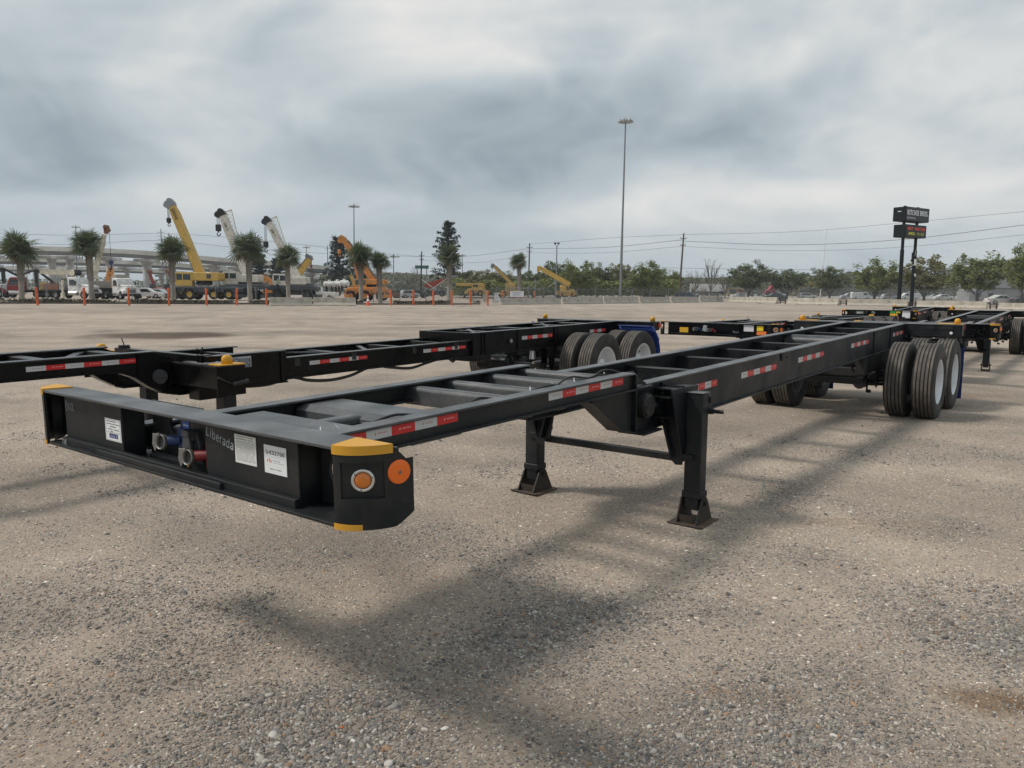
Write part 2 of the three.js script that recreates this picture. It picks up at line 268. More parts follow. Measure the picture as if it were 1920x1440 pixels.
  // some bigger ones the photo shows
  for (const [px, py, rr] of [[640, 1362, .014], [795, 1428, .022], [1365, 1115, .02], [1420, 1150, .024], [1602, 1068, .026], [1500, 1105, .018], [1825, 1110, .018], [270, 1408, .016], [428, 1366, .014], [1325, 1240, .016], [1690, 1165, .014], [905, 1300, .014], [730, 1345, .012], [560, 1330, .013], [1245, 1172, .02], [1165, 1180, .018], [370, 1030, .018], [210, 1052, .016], [480, 1053, .02], [200, 1000, .02]]) { const q = ray(px, py), t = H / -q[1]; stones[(rs() * 3) | 0].push([q[0] * t, q[2] * t, rr * 0.8, rs(), rs(), rs(), rs(), rs(), px === 640 ? 1 : 0]); }
  for (let v = 0; v < 3; v++) {
    let b = new THREE.IcosahedronGeometry(1, 1); b.deleteAttribute('uv'); b.deleteAttribute('normal'); b = mergeVertices(b); const q = b.attributes.position;
    for (let i = 0; i < q.count; i++) { const k = 0.75 + 0.45 * hash2(i, v, 5); q.setXYZ(i, q.getX(i) * k, q.getY(i) * k * 0.6, q.getZ(i) * k * (v === 1 ? 0.75 : 1)); } b.computeVertexNormals();
    const im = new THREE.InstancedMesh(b, M(1, 1, 1, 0.85), stones[v].length), d = new THREE.Object3D(), c = new THREE.Color();
    stones[v].forEach((s, i) => {
      d.position.set(s[0], groundY(s[0], s[1]) + s[2] * 0.08, -s[1]); d.rotation.set((s[3] - 0.5) * 0.9, s[4] * 6.3, (s[5] - 0.5) * 0.9); const e = 0.8 + s[7] * 0.5; d.scale.set(s[2] * e, s[2], s[2] / e); d.updateMatrix(); im.setMatrixAt(i, d.matrix);
      const t = s[6], k = 0.7 + s[7] * 0.6; const base = s[8] ? [0.42, 0.12, 0.05] : t < 0.14 ? [0.40, 0.37, 0.325] : t < 0.16 ? [0.48, 0.46, 0.42] : t < 0.48 ? [0.21, 0.197, 0.18] : t < 0.66 ? [0.13, 0.122, 0.115] : t < 0.965 ? [0.26, 0.22, 0.18] : [0.28, 0.18, 0.11]; im.setColorAt(i, c.setRGB(base[0] * k, base[1] * k, base[2] * k));
    });
    im.name = v ? 'loose_gravel_' + String(v).padStart(3, '0') : 'loose_gravel'; im.castShadow = im.receiveShadow = true; scene.add(im);
    tag(im, ['loose round pebbles lying thick on the gravel in the foreground', 'flat narrow pebbles scattered over the foreground gravel', 'broken chunky pebbles mixed into the foreground gravel'][v], 'gravel', null, 'stuff');
  }
}
// ---------------------------------------------------------------- container chassis: shared pieces
const tapeTex = (order, dim) => canvasTex(1024, 128, (x, w, h) => {
  const n = order.length, s = w / n;
  [...order].forEach((c, i) => {
    x.fillStyle = c === 'W' ? '#b9bcbb' : '#c01f1f'; x.fillRect(i * s, 0, s + 1, h);
    x.strokeStyle = c === 'W' ? 'rgba(255,255,255,0.35)' : 'rgba(255,120,110,0.25)'; x.lineWidth = 1; for (let k = 0; k < 10; k++) { x.beginPath(); x.moveTo(i * s, k * 13 + 4); x.lineTo(i * s + s, k * 13 + 4); x.stroke(); }
    x.fillStyle = c === 'W' ? '#b0262c' : '#e6b9b3'; x.font = 'italic bold 24px sans-serif'; x.fillText('ARTRO', i * s + s * 0.44, 66); x.beginPath(); x.arc(i * s + s * 0.36, 54, 7, 0, 7); x.fill(); x.fillRect(i * s + s * 0.335, 60, 6, 16);
    if (c === 'W') { x.fillStyle = '#777'; x.fillRect(i * s + 8, 10, 34, 3); x.fillRect(i * s + s - 44, h - 14, 36, 3); }
  });
});
const tapeMat = { a: tapeTex('RWRWR'), b: tapeTex('WRWRWR'), c: tapeTex('RWRWR'), d: tapeTex('WRWR') };
for (const k in tapeMat) tapeMat[k] = new THREE.MeshStandardMaterial({ map: tapeMat[k], roughness: 0.38 });
// a flat print on the side of a rail (faces +z), on a cross face (faces -x)
function sideDecal(x0, x1, y0, y1, z, flip = false) { const g = new THREE.BoxGeometry(x1 - x0, y1 - y0, 0.002); if (flip) g.rotateY(Math.PI); return keep(g.translate((x0 + x1) / 2, (y0 + y1) / 2, z)); }
function frontDecal(x, y0, y1, z0, z1) { const g = new THREE.BoxGeometry(z1 - z0, y1 - y0, 0.002); g.rotateY(-Math.PI / 2); return keep(g.translate(x, (y0 + y1) / 2, (z0 + z1) / 2)); }
function chalkDecal(x, y0, y1, z0, z1) { return keep(new THREE.PlaneGeometry(z1 - z0, y1 - y0).rotateY(-Math.PI / 2).translate(x, (y0 + y1) / 2, (z0 + z1) / 2)); }
function I_beam(x0, x1, y0, y1, zo, zi, web, t = 0.012) { // zo outer edge of the flanges, zi inner, web = outer face of the web
  const s = Math.sign(zo), lo = Math.min(zo, zi), hi = Math.max(zo, zi), a = Math.min(web, web - s * 0.011), b = Math.max(web, web - s * 0.011);
  return [bx(x0, x1, y1 - t, y1, lo, hi, 0.003), bx(x0, x1, y0 + t, y1 - t, a, b), bx(x0, x1, y0, y0 + t, Math.min(lo, lo + (s < 0 ? -0.014 : 0)), Math.max(hi, hi + (s > 0 ? 0.014 : 0)), 0.003)];
}
// wheels: hub axis along z, outer face towards +z
const TR = 0.505;
const tyreGeo = (() => {
  const w = 0.135, p = [[0.29, -w * 0.82], [0.315, -w * 0.95], [0.38, -w * 1.02], [0.45, -w * 0.98], [0.485, -w * 0.9], [0.499, -w * 0.80]];
  const g = [-0.068, -0.023, 0.023, 0.068]; let y = -w * 0.74; p.push([TR, y]);
  for (const c of g) { p.push([TR, c - 0.007], [TR - 0.012, c - 0.005], [TR - 0.012, c + 0.005], [TR, c + 0.007]); }
  p.push([TR, w * 0.74], [0.499, w * 0.80], [0.485, w * 0.9], [0.45, w * 0.98], [0.38, w * 1.02], [0.315, w * 0.95], [0.29, w * 0.82]);
  return keep((() => { const q = new THREE.LatheGeometry(p.map((a) => new THREE.Vector2(...a)), 56); q.computeVertexNormals(); return metre(norm(q).rotateX(Math.PI / 2)); })());
})();
const treadGeo = (() => { // the worn rubber faces between the grooves
  const out = []; for (const [a, b] of [[-0.1, -0.076], [-0.060, -0.031], [-0.015, 0.015], [0.031, 0.060], [0.076, 0.1]]) { const q = new THREE.CylinderGeometry(TR + 0.0015, TR + 0.0015, b - a, 56, 1, true); q.rotateX(Math.PI / 2); q.translate(0, 0, (a + b) / 2); const u = q.attributes.uv; for (let i = 0; i < u.count; i++) u.setXY(i, u.getX(i) * 3.2, u.getY(i) * (b - a) + a); out.push(norm(q)); } return keep(merge(out));
})();
const rimGeo = (() => { // barrel, open towards +z, disc set back
  const p = [[0.292, 0.112], [0.298, 0.118], [0.286, 0.122], [0.276, 0.108], [0.262, 0.07], [0.252, 0.0], [0.250, -0.05], [0.262, -0.09], [0.288, -0.112]];
  const disc = pxy(Array.from({ length: 36 }, (_, i) => [Math.cos(i / 36 * 6.2832) * 0.252, Math.sin(i / 36 * 6.2832) * 0.252]), -0.035, -0.025, [[0, 0, 0.11], ...Array.from({ length: 5 }, (_, i) => [Math.cos(i * 1.2566 + 0.4) * 0.19, Math.sin(i * 1.2566 + 0.4) * 0.19, 0.03])]);
  const nuts = Array.from({ length: 10 }, (_, i) => cy([Math.cos(i * 0.62832) * 0.142, Math.sin(i * 0.62832) * 0.142, -0.03], [Math.cos(i * 0.62832) * 0.142, Math.sin(i * 0.62832) * 0.142, 0.0], 0.015, 0.013, 6));
  return keep(metre(merge([norm(new THREE.LatheGeometry(p.map((a) => new THREE.Vector2(...a)), 44).rotateX(Math.PI / 2)), disc, ...nuts])));
})();
const hubGeo = keep(metre(merge([cy([0, 0, -0.1], [0, 0, 0.03], 0.112, 0.105, 24), cy([0, 0, 0.03], [0, 0, 0.055], 0.08, 0.06, 20)])));
function wheel(parent, x, z, outward, rimMat, y = TR - 0.008, spin = 0) { // outward = +1: dish opens to +z
  const m = obj('wheel', rimGeo, rimMat, parent); m.position.set(x, y, z); m.rotation.set(0, outward > 0 ? 0 : Math.PI, spin);
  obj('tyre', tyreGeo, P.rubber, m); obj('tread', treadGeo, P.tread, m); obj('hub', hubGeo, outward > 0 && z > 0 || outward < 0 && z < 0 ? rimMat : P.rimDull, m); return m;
}
function running(parent, ax, y0, axleTop, rims, detail = true) { // two axles with dual tyres, springs and brakes
  for (const k of [0, 1]) {
    const x = ax + k * 1.25;
    const a = obj('axle', [cy([x, 0.5, -0.82], [x, 0.5, 0.82], 0.062, 0.062, 16), ...[-1, 1].flatMap((s) => [cy([x, 0.5, s * 0.70], [x, 0.5, s * 0.86], 0.205, 0.205, 24), bx(x - 0.08, x + 0.08, 0.56, 0.60, s * 0.5 - 0.05, s * 0.5 + 0.05, 0.01), bx(x - 0.08, x + 0.08, 0.40, 0.43, s * 0.5 - 0.05, s * 0.5 + 0.05, 0.01)])], P.dark, parent);
    if (detail) obj('brake_chamber', [-1, 1].map((s) => merge([cy([x - 0.30, 0.44, s * 0.28], [x - 0.16, 0.46, s * 0.30], 0.085, 0.085, 18), cy([x - 0.16, 0.46, s * 0.30], [x - 0.07, 0.46, s * 0.30], 0.09, 0.075, 18), cy([x - 0.08, 0.46, s * 0.30], [x + 0.02, 0.42, s * 0.31], 0.014), bar([x + 0.02, 0.46, s * 0.31], [x + 0.03, 0.30, s * 0.31], 0.02, 0.03), cy([x + 0.03, 0.30, s * 0.3], [x + 0.03, 0.30, s * 0.36], 0.024, 0.024, 10)])), P.dark, a);
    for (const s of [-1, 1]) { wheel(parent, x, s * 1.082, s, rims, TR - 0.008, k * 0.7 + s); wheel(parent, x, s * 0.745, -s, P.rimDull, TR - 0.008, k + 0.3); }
  }
  for (const s of [-1, 1]) {
    const sp = []; for (const k of [0, 1]) { const x = ax + k * 1.25; for (let j = 0; j < 3; j++) sp.push(tube([[x - 0.5 + j * 0.1, 0.65 - j * 0.016, s * 0.5], [x - 0.25, 0.62 - j * 0.02, s * 0.5], [x, 0.60 - j * 0.022, s * 0.5], [x + 0.25, 0.62 - j * 0.02, s * 0.5], [x + 0.5 - j * 0.1, 0.65 - j * 0.016, s * 0.5]], 0.012, 12, 6).scale(1, 1, 1)); }
    obj('leaf_spring', sp, P.dark, parent);
    for (const hx of [-0.62, 0.625, 1.87]) obj('hanger', [pxy([[ax + hx - 0.13, axleTop], [ax + hx + 0.13, axleTop], [ax + hx + 0.06, 0.5], [ax + hx, 0.42], [ax + hx - 0.06, 0.5]], s * 0.5 - 0.075, s * 0.5 - 0.063), pxy([[ax + hx - 0.13, axleTop], [ax + hx + 0.13, axleTop], [ax + hx + 0.06, 0.5], [ax + hx, 0.42], [ax + hx - 0.06, 0.5]], s * 0.5 + 0.063, s * 0.5 + 0.075), cy([ax + hx, 0.48, s * 0.5 - 0.09], [ax + hx, 0.48, s * 0.5 + 0.09], 0.03, 0.03, 12)], P.gloss, parent);
    if (detail) obj('torque_rod', [cy([ax - 0.6, 0.48, s * 0.46], [ax - 0.05, 0.44, s * 0.46], 0.02, 0.02, 8), cy([ax + 0.65, 0.48, s * 0.46], [ax + 1.2, 0.44, s * 0.46], 0.02, 0.02, 8)], P.dark, parent);
  }
  obj('hanger_brace', [bx(ax - 0.66, ax - 0.58, 0.45, 0.53, -0.45, 0.45, 0.01), cy([ax + 0.625, 0.5, -0.45], [ax + 0.625, 0.5, 0.45], 0.035, 0.035, 12)], P.dark, parent);
}
const coneGeo = (() => { const p = [[0, 0.082], [0.024, 0.081], [0.041, 0.07], [0.05, 0.05], [0.052, 0.0], [0, 0]]; return keep(metre(lathe(p, 20).scale(1, 1, 0.8))); })();
function twistLock(parent, x, y, z, plate = true, tilt = 0) { const m = obj('twist_lock', coneGeo, P.yellow, parent); m.position.set(x, y, z); m.rotation.z = tilt; if (plate) obj('lock_plate', bx(-0.13, 0.13, -0.004, 0.006, -0.085, 0.085, 0.002), P.yellow, m); return m; }
function landingLeg(parent, x, z, top, sx = 0.11, sz = 0.125, foot = true) {
  const leg = obj('landing_leg', [bx(x - sx / 2, x + sx / 2, 0.20, top, z - sz / 2, z + sz / 2, 0.012), bx(x - sx / 2 - 0.008, x + sx / 2 + 0.008, 0.185, 0.235, z - sz / 2 - 0.008, z + sz / 2 + 0.008, 0.008), bx(x - sx * 0.41, x + sx * 0.41, 0.10, 0.19, z - sz * 0.41, z + sz * 0.41, 0.006)], P.black, parent);
  if (foot) obj('sand_shoe', [bx(x - 0.145, x + 0.145, 0.004, 0.016, z - 0.13, z + 0.13, 0.003)], P.rust, leg), foot && obj('shoe_bracket', [bar([x - 0.145, 0.012, z - 0.13], [x - 0.145, 0.012, z + 0.13], 0.03, 0.01, [0.6, 1, 0]),
    ...[-1, 1].map((s) => pxy([[x - 0.135, 0.016], [x + 0.135, 0.016], [x + 0.05, 0.17], [x + 0.03, 0.19], [x - 0.03, 0.19], [x - 0.05, 0.17]], z + s * 0.075 - 0.005, z + s * 0.075 + 0.005)), cy([x, 0.155, z - 0.1], [x, 0.155, z + 0.1], 0.018, 0.018, 10), bx(x - 0.1, x - 0.092, 0.016, 0.07, z - 0.07, z + 0.07)], P.shoe, leg);
  return leg;
}
const SL1 = 0.0249;
const tilt1 = (m) => { m.rotation.z = Math.atan(SL1); for (const k of m.mates || []) k.rotation.z = m.rotation.z; return m; };
function arcCap(s) { // the rounded steel corner of the front bolster on side s
  const R = 0.2, v0 = 1.068, at_ = (th, r = R) => [R - r * Math.cos(th), s * (v0 + (r - R) * Math.sin(th) + 0.152 * Math.sin(th))], T = Math.PI / 2;
  const topY = (x) => x < 0.124 ? 1.131 : lerp(1.131, 1.052, (x - 0.124) / 0.076), botY = (x) => x < 0.13 ? 0.868 : lerp(0.868, 0.905, (x - 0.13) / 0.07);
  const quad = (A, B, C, D, l) => { const v = [...A, ...B, ...C, ...A, ...C, ...D]; l.push(...v); };
  const v = []; const N = 18, a0 = 0.20, a1 = 1.02, y0 = 0.967, y1 = 1.083;
  const wall = (ta, tb, fa, fb, ra = R) => { const n = Math.max(1, Math.round((tb - ta) / T * N)); for (let i = 0; i < n; i++) { const p = lerp(ta, tb, i / n), q = lerp(ta, tb, (i + 1) / n), A = at_(p, ra), B = at_(q, ra); quad([A[0], fa(A[0]), A[1]], [B[0], fa(B[0]), B[1]], [B[0], fb(B[0]), B[1]], [A[0], fb(A[0]), A[1]], v); } };
  wall(0, T, botY, () => y0); wall(0, T, () => y1, topY); wall(0, a0, () => y0, () => y1); wall(a1, T, () => y0, () => y1);
  wall(0, a0, botY, topY, R - 0.012); wall(a1, T, botY, topY, R - 0.012); wall(a0, a1, botY, topY, 0.163); // inner face
  const A = at_(a0, R), B = at_(a1, R), A2 = at_(a0, R - 0.008), B2 = at_(a1, R - 0.008);
  quad([A2[0], y0, A2[1]], [B2[0], y0, B2[1]], [B2[0], y1, B2[1]], [A2[0], y1, A2[1]], v);
  for (const y of [y0, y1]) for (let i = 0; i < 6; i++) { const p = at_(lerp(a0, a1, i / 6)), q = at_(lerp(a0, a1, (i + 1) / 6)), c = [lerp(A2[0], B2[0], i / 6), lerp(A2[1], B2[1], i / 6)], d = [lerp(A2[0], B2[0], (i + 1) / 6), lerp(A2[1], B2[1], (i + 1) / 6)]; quad([p[0], y, p[1]], [q[0], y, q[1]], [d[0], y, d[1]], [c[0], y, c[1]], v); }
  quad([A[0], y0, A[1]], [A2[0], y0, A2[1]], [A2[0], y1, A2[1]], [A[0], y1, A[1]], v); quad([B[0], y0, B[1]], [B2[0], y0, B2[1]], [B2[0], y1, B2[1]], [B[0], y1, B[1]], v);
  { const p = at_(0), q = at_(0, R - 0.012); quad([p[0], 0.868, p[1]], [q[0], 0.868, q[1]], [q[0], 1.131, q[1]], [p[0], 1.131, p[1]], v); }
  const g = new THREE.BufferGeometry(); g.setAttribute('position', new THREE.BufferAttribute(new Float32Array(v), 3)); g.computeVertexNormals();
  const mid = [(A2[0] + B2[0]) / 2, (A2[1] + B2[1]) / 2], nx = B2[0] - A2[0], nz = B2[1] - A2[1], l = Math.hypot(nx, nz);
  return { geo: norm(g), mid, nrm: [-Math.abs(nz) / l, s * Math.abs(nx) / l], at_ };
}
function lampAt(parent, p, n, rr, lens) { // round marker lamp with a bright ring
  const q = new THREE.Quaternion().setFromUnitVectors(new THREE.Vector3(0, 1, 0), new THREE.Vector3(...n));
  const put = (g) => norm(g).applyQuaternion(q).translate(...p);
  const m = obj('marker_lamp', [put(lathe([[rr, 0], [rr, 0.004], [rr * 0.9, 0.009], [rr * 0.7, 0.008], [rr * 0.66, 0.0]], 32))], P.chrome, parent);
  obj('lens', [put(lathe([[rr * 0.66, 0.002], [rr * 0.62, 0.010], [rr * 0.3, 0.012], [0.0001, 0.012]], 28))], lens, m);
  obj('screw', [0, 1, 2].map((k) => put(cy([Math.cos(k * 2.094 + 0.5) * rr * 0.83, 0.006, Math.sin(k * 2.094 + 0.5) * rr * 0.83], [Math.cos(k * 2.094 + 0.5) * rr * 0.83, 0.012, Math.sin(k * 2.094 + 0.5) * rr * 0.83], rr * 0.09, rr * 0.07, 8))), P.steel, m);
  return m;
}
function gladhand(parent, x, y, z, body) {
  const m = obj('gladhand', [bx(x - 0.02, x + 0.03, y - 0.03, y + 0.035, z + 0.035, z + 0.08, 0.012), cy([x - 0.01, y + 0.005, z + 0.05], [x - 0.045, y, z + 0.0], 0.02, 0.021, 16), bx(x - 0.012, x + 0.034, y - 0.05, y + 0.055, z + 0.02, z + 0.09, 0.004)], body, parent);
  const ring = lathe([[0.024, -0.010], [0.030, -0.008], [0.0325, 0.0], [0.031, 0.010], [0.028, 0.013], [0.0255, 0.006], [0.025, -0.004]], 28);
  const q = new THREE.Quaternion().setFromUnitVectors(new THREE.Vector3(0, 1, 0), new THREE.Vector3(-1, 0.1, 0.1).normalize());
  obj('coupling_ring', [norm(ring.applyQuaternion(q)).translate(x - 0.06, y - 0.004, z - 0.012), pzy([[z - 0.05, y + 0.02], [z - 0.085, y + 0.022], [z - 0.092, y - 0.02], [z - 0.075, y - 0.05], [z - 0.055, y - 0.03]], x - 0.062, x - 0.054, [], 0.001), bx(x - 0.066, x - 0.05, y + 0.012, y + 0.028, z - 0.056, z - 0.035, 0.004)], P.steel, m);
  obj('seal', [norm(lathe([[0.0001, -0.002], [0.018, 0.0], [0.026, 0.0]], 20).applyQuaternion(q)).translate(x - 0.06, y - 0.004, z - 0.012)], P.hose, m); obj('screw', [0.03, -0.025].map((d) => cy([x - 0.016, y + d, z + 0.075], [x - 0.008, y + d, z + 0.075], 0.007, 0.007, 8)), P.steel, m);
}
function chalk(text, w, h, size) { // handwriting in chalk, cut out by its own alpha
  const draw = (bg, fg) => (x) => { x.fillStyle = bg; x.fillRect(0, 0, w, h); x.strokeStyle = fg; x.lineWidth = size * 1.2; x.lineCap = 'round'; x.lineJoin = 'round'; for (const s of text) { x.beginPath(); s.forEach((p, i) => { const X = p[0] * w, Y = p[1] * h; i ? x.lineTo(X, Y) : x.moveTo(X, Y); }); x.stroke(); } };
  return new THREE.MeshStandardMaterial({ color: 0xc4ccd0, roughness: 0.95, alphaMap: canvasTex(w, h, draw('#000', '#d8d8d8'), false), transparent: true });
}
const loop = (cx, cyy, rx, ry, a = 0, b = 6.3, n = 14) => Array.from({ length: n + 1 }, (_, i) => [cx + rx * Math.cos(a + (b - a) * i / n), cyy + ry * Math.sin(a + (b - a) * i / n)]);
const CH = {
  liberada: () => new THREE.MeshStandardMaterial({ color: 0xc4ccd0, roughness: 0.95, transparent: true, alphaMap: canvasTex(512, 256, (x) => { x.fillStyle = '#000'; x.fillRect(0, 0, 512, 256); x.strokeStyle = '#ccc'; x.lineWidth = 5; x.lineCap = 'round'; x.font = '118px sans-serif'; [...'Liberada'].forEach((c, i) => { x.save(); x.translate([6, 78, 116, 184, 250, 300, 366, 436][i], 96 + i * 12); x.rotate(0.16); x.fillStyle = i > 6 ? '#e8e8e8' : '#a0a0a0'; x.fillText(c, 0, 0, 66); x.restore(); }); }, false) }),
  num: () => chalk([[...loop(.14, .25, .1, .17, -1.6, 4)], loop(.14, .65, .13, .22), [[.38, .25], [.4, .8]], [[.54, .25], [.56, .8]], [[.68, .35], [.76, .22], [.84, .34], [.7, .8], [.78, .72], [.95, .85]]], 256, 256, 5),
  ok: () => chalk([loop(.25, .5, .2, .35), [[.6, .1], [.62, .9]], [[.9, .1], [.62, .5], [.95, .9]]], 128, 128, 5),
};
const print = (w, h, draw) => new THREE.MeshStandardMaterial({ roughness: 0.45, map: canvasTex(w, h, draw) });
const fine = (x, x0, x1, y0, y1, rows, seed, col = '#555', lw = 3) => { const r = rng(seed); x.fillStyle = col; for (let i = 0; i < rows; i++) { const y = lerp(y0, y1, i / rows); let p = x0; while (p < x1 - 8) { const l = 6 + r() * 34; x.fillRect(p, y, Math.min(l, x1 - p), lw); p += l + 4 + (r() > 0.86 ? 30 * r() : 0); } } };
const PR = {
  form: print(256, 320, (x) => { x.fillStyle = '#dcdedb'; x.fillRect(0, 0, 256, 320); fine(x, 24, 232, 14, 30, 2, 3, '#444', 4); x.fillStyle = '#333'; x.fillRect(14, 44, 130, 7); x.fillRect(160, 44, 64, 6); fine(x, 14, 242, 66, 300, 19, 5, '#777', 4); x.strokeStyle = '#888'; for (let k = 0; k < 8; k++) { x.beginPath(); x.moveTo(12, 92 + k * 27); x.lineTo(244, 92 + k * 27); x.stroke(); } }),
  lot: print(320, 384, (x) => { x.fillStyle = '#e2e6e8'; x.fillRect(0, 0, 320, 384); x.fillStyle = '#15181c'; x.font = 'bold 76px sans-serif'; x.textAlign = 'center'; x.fillText('U433760', 160, 122, 280); x.strokeStyle = '#c3c7c9'; x.lineWidth = 2; x.strokeRect(20, 158, 280, 112); x.font = 'bold 74px sans-serif'; x.fillStyle = '#d2603f'; x.fillText('rb', 72, 236); x.fillStyle = '#55585c'; x.font = 'bold 17px sans-serif'; x.textAlign = 'left'; x.fillText('RITCHIE BROS.', 122, 208, 110); x.font = '19px sans-serif'; x.fillText('Inspection Operations', 122, 236, 170); x.font = 'bold 27px sans-serif'; x.fillStyle = '#2a2d31'; x.fillText('800.211.3983', 78, 330, 170); }),
  small: print(192, 288, (x) => { x.fillStyle = '#dfe2e4'; x.fillRect(0, 0, 192, 288); x.strokeStyle = '#55595f'; x.lineWidth = 3; x.strokeRect(10, 10, 172, 268); x.fillStyle = '#2d3036'; for (const [a, y, w, h] of [[22, 30, 110, 9], [16, 64, 160, 9], [60, 96, 70, 12], [32, 132, 60, 10], [104, 134, 64, 10], [64, 160, 30, 10], [18, 176, 156, 5]]) { x.fillRect(a, y, w, h); x.clearRect; } x.fillStyle = '#23284e'; x.fillRect(44, 192, 108, 58); x.fillStyle = '#7d84b4'; x.fillRect(52, 214, 66, 24); x.fillRect(126, 206, 16, 34); }),
  service: print(128, 96, (x) => { x.fillStyle = '#1450a0'; x.fillRect(0, 0, 128, 96); x.fillStyle = '#dfe6f2'; x.font = 'bold 25px sans-serif'; x.textAlign = 'center'; x.fillText('SERVICE', 64, 58, 112); }),
  emergency: print(128, 96, (x) => { x.fillStyle = '#b0182c'; x.fillRect(0, 0, 128, 96); x.fillStyle = '#f2dede'; x.font = 'bold 25px sans-serif'; x.textAlign = 'center'; x.fillText('EMERG.', 64, 58, 112); }),
  plate: print(256, 192, (x) => { x.fillStyle = '#a9adb1'; x.fillRect(0, 0, 256, 192); x.fillStyle = '#1b2028'; x.fillRect(8, 40, 240, 146); x.fillStyle = '#2d4668'; x.font = 'italic bold 30px sans-serif'; x.fillText('Trailer', 40, 32); x.fillStyle = '#b4b8bb'; fine(x, 16, 240, 50, 180, 8, 12, '#aeb2b6', 9); x.fillRect(100, 60, 20, 18); }),
};
// ---------------------------------------------------------------- the near chassis (x back along its length, z to its road side)
const YAW1 = 0.6594, T1 = [-1.3847, 0, -3.035], TURN1 = Math.PI / 2 - YAW1;
function crossHat(x, y1, y0, zi, w) { // formed cross member with a rounded top
  const r = w * 0.38, p = []; p.push([x - w / 2, y0], [x - w / 2, y1 - r]); for (let i = 1; i < 5; i++) p.push([x - w / 2 + r - r * Math.cos(i / 5 * 1.571), y1 - r + r * Math.sin(i / 5 * 1.571)]);
  p.push([x - w / 2 + r, y1], [x + w / 2 - r, y1]); for (let i = 1; i < 5; i++) p.push([x + w / 2 - r + r * Math.sin(i / 5 * 1.571), y1 - r + r * Math.cos(i / 5 * 1.571)]); p.push([x + w / 2, y1 - r], [x + w / 2, y0]);
  return pxy(p, -zi, zi);
}
function makeGooseneckChassis(name, label, opt = {}) {
  const near = opt.near, black = opt.gloss ? P.gloss : P.black, top = opt.gloss ? P.glossTop : P.blackTop;
  const t = thing(name, label, 'trailer', [0, 0, 0], TURN1);
  const L = opt.len ?? 11.75, ax = opt.ax ?? 9.926, add = (n, g, m, p = t, lab) => { const o = obj(n, g, m, p, lab); if (p === t) tilt1(o); return o; };
  // front bolster
  const fb = add('front_bolster', [bx(0.004, 0.15, 0.868, 0.880, -1.075, 1.075, 0.003), bx(0.15, 0.34, 0.868, 0.880, -0.5, 0.5),
    bx(0.05, 0.062, 0.880, 1.119, -0.968, -0.405, 0.004), bx(0.05, 0.062, 0.880, 1.119, 0.255, 0.827, 0.004), bx(0.06, 0.15, 0.880, 1.119, -0.415, -0.405), bx(0.06, 0.15, 0.880, 1.119, 0.815, 0.827), bx(0.06, 0.15, 0.880, 1.119, -0.968, -0.956), bx(0.06, 0.12, 0.880, 1.119, 0.255, 0.267),
    pzy([[-1.2, 0.88], [-0.96, 0.88], [-0.96, 1.119], [-1.2, 1.119]], 0.145, 0.157, [[-1.09, 1.01, 0.055]]), pzy([[0.82, 0.88], [1.2, 0.88], [1.2, 1.119], [0.82, 1.119]], 0.145, 0.157, [[0.93, 1.0, 0.062]]), pzy([[-0.41, 0.88], [0.0, 0.88], [0.0, 1.119], [-0.41, 1.119]], 0.19, 0.2, [[-0.2, 1.005, 0.07]]),
    bx(0.105, 0.113, 0.885, 1.115, -0.02, 0.255), bx(0.113, 0.19, 0.885, 1.115, -0.02, -0.012), bx(0.2, 0.3, 0.88, 0.98, -0.46, 0.46)], black);
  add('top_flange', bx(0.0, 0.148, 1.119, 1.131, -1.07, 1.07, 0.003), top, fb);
  add('bumper_bar', [bx(0.026, 0.05, 0.866, 0.912, -0.965, 0.83, 0.004), bx(0.012, 0.03, 0.862, 0.904, -0.58, 0.40, 0.006)], black, fb);
  for (const s of [-1, 1]) {
    const c = arcCap(s), e = add('corner_cap', c.geo, black);
    const pie = [[0.0, s * 1.068], [0.124, s * 1.04]]; for (let i = 14; i >= 0; i--) { const p = c.at_(i / 14 * 1.178, 0.203); pie.push(p); }
    const band = (a, b, y0, y1) => { const q = []; for (let i = 0; i <= 12; i++) q.push(c.at_(lerp(a, b, i / 12), 0.2035)); for (let i = 12; i >= 0; i--) q.push(c.at_(lerp(a, b, i / 12), 0.200)); return pxz(q, y0, y1); };
    add('yellow_trim', [pxz(pie, 1.131, 1.137), band(0, 1.178, 1.108, 1.134)], P.yellow, e); add('yellow_trim', band(0, 0.62, 0.867, 0.886), P.yellow, e);
    const dirn = [c.nrm[0], 0, c.nrm[1]]; const lm = lampAt(t, [c.mid[0] + dirn[0] * 0.001, 1.024, c.mid[1] + dirn[2] * 0.001], dirn, 0.038, P.amberLens); tilt1(lm);
    const th = 1.28, rp = c.at_(th, 0.201), rn = [-Math.cos(th), 0, s * Math.sin(th)], q = new THREE.Quaternion().setFromUnitVectors(new THREE.Vector3(0, 1, 0), new THREE.Vector3(...rn));
    add('reflector', norm(lathe([[0.0001, 0.008], [0.036, 0.007], [0.039, 0.002], [0.039, -0.004]], 32).applyQuaternion(q)).translate(rp[0], 1.044, rp[1]), P.reflector, e);
    add('screw', [norm(cy([0, 0.008, 0], [0, 0.011, 0], 0.006, 0.005, 10).applyQuaternion(q)).translate(rp[0], 1.044, rp[1])], P.steel, e);
    const ho = c.at_(1.38, 0.2012); add('drain_hole', norm(lathe([[0.0001, 0.0015], [0.016, 0.001], [0.017, -0.002]], 16).applyQuaternion(q)).translate(ho[0], 0.948, ho[1]), P.dark, e);
  }
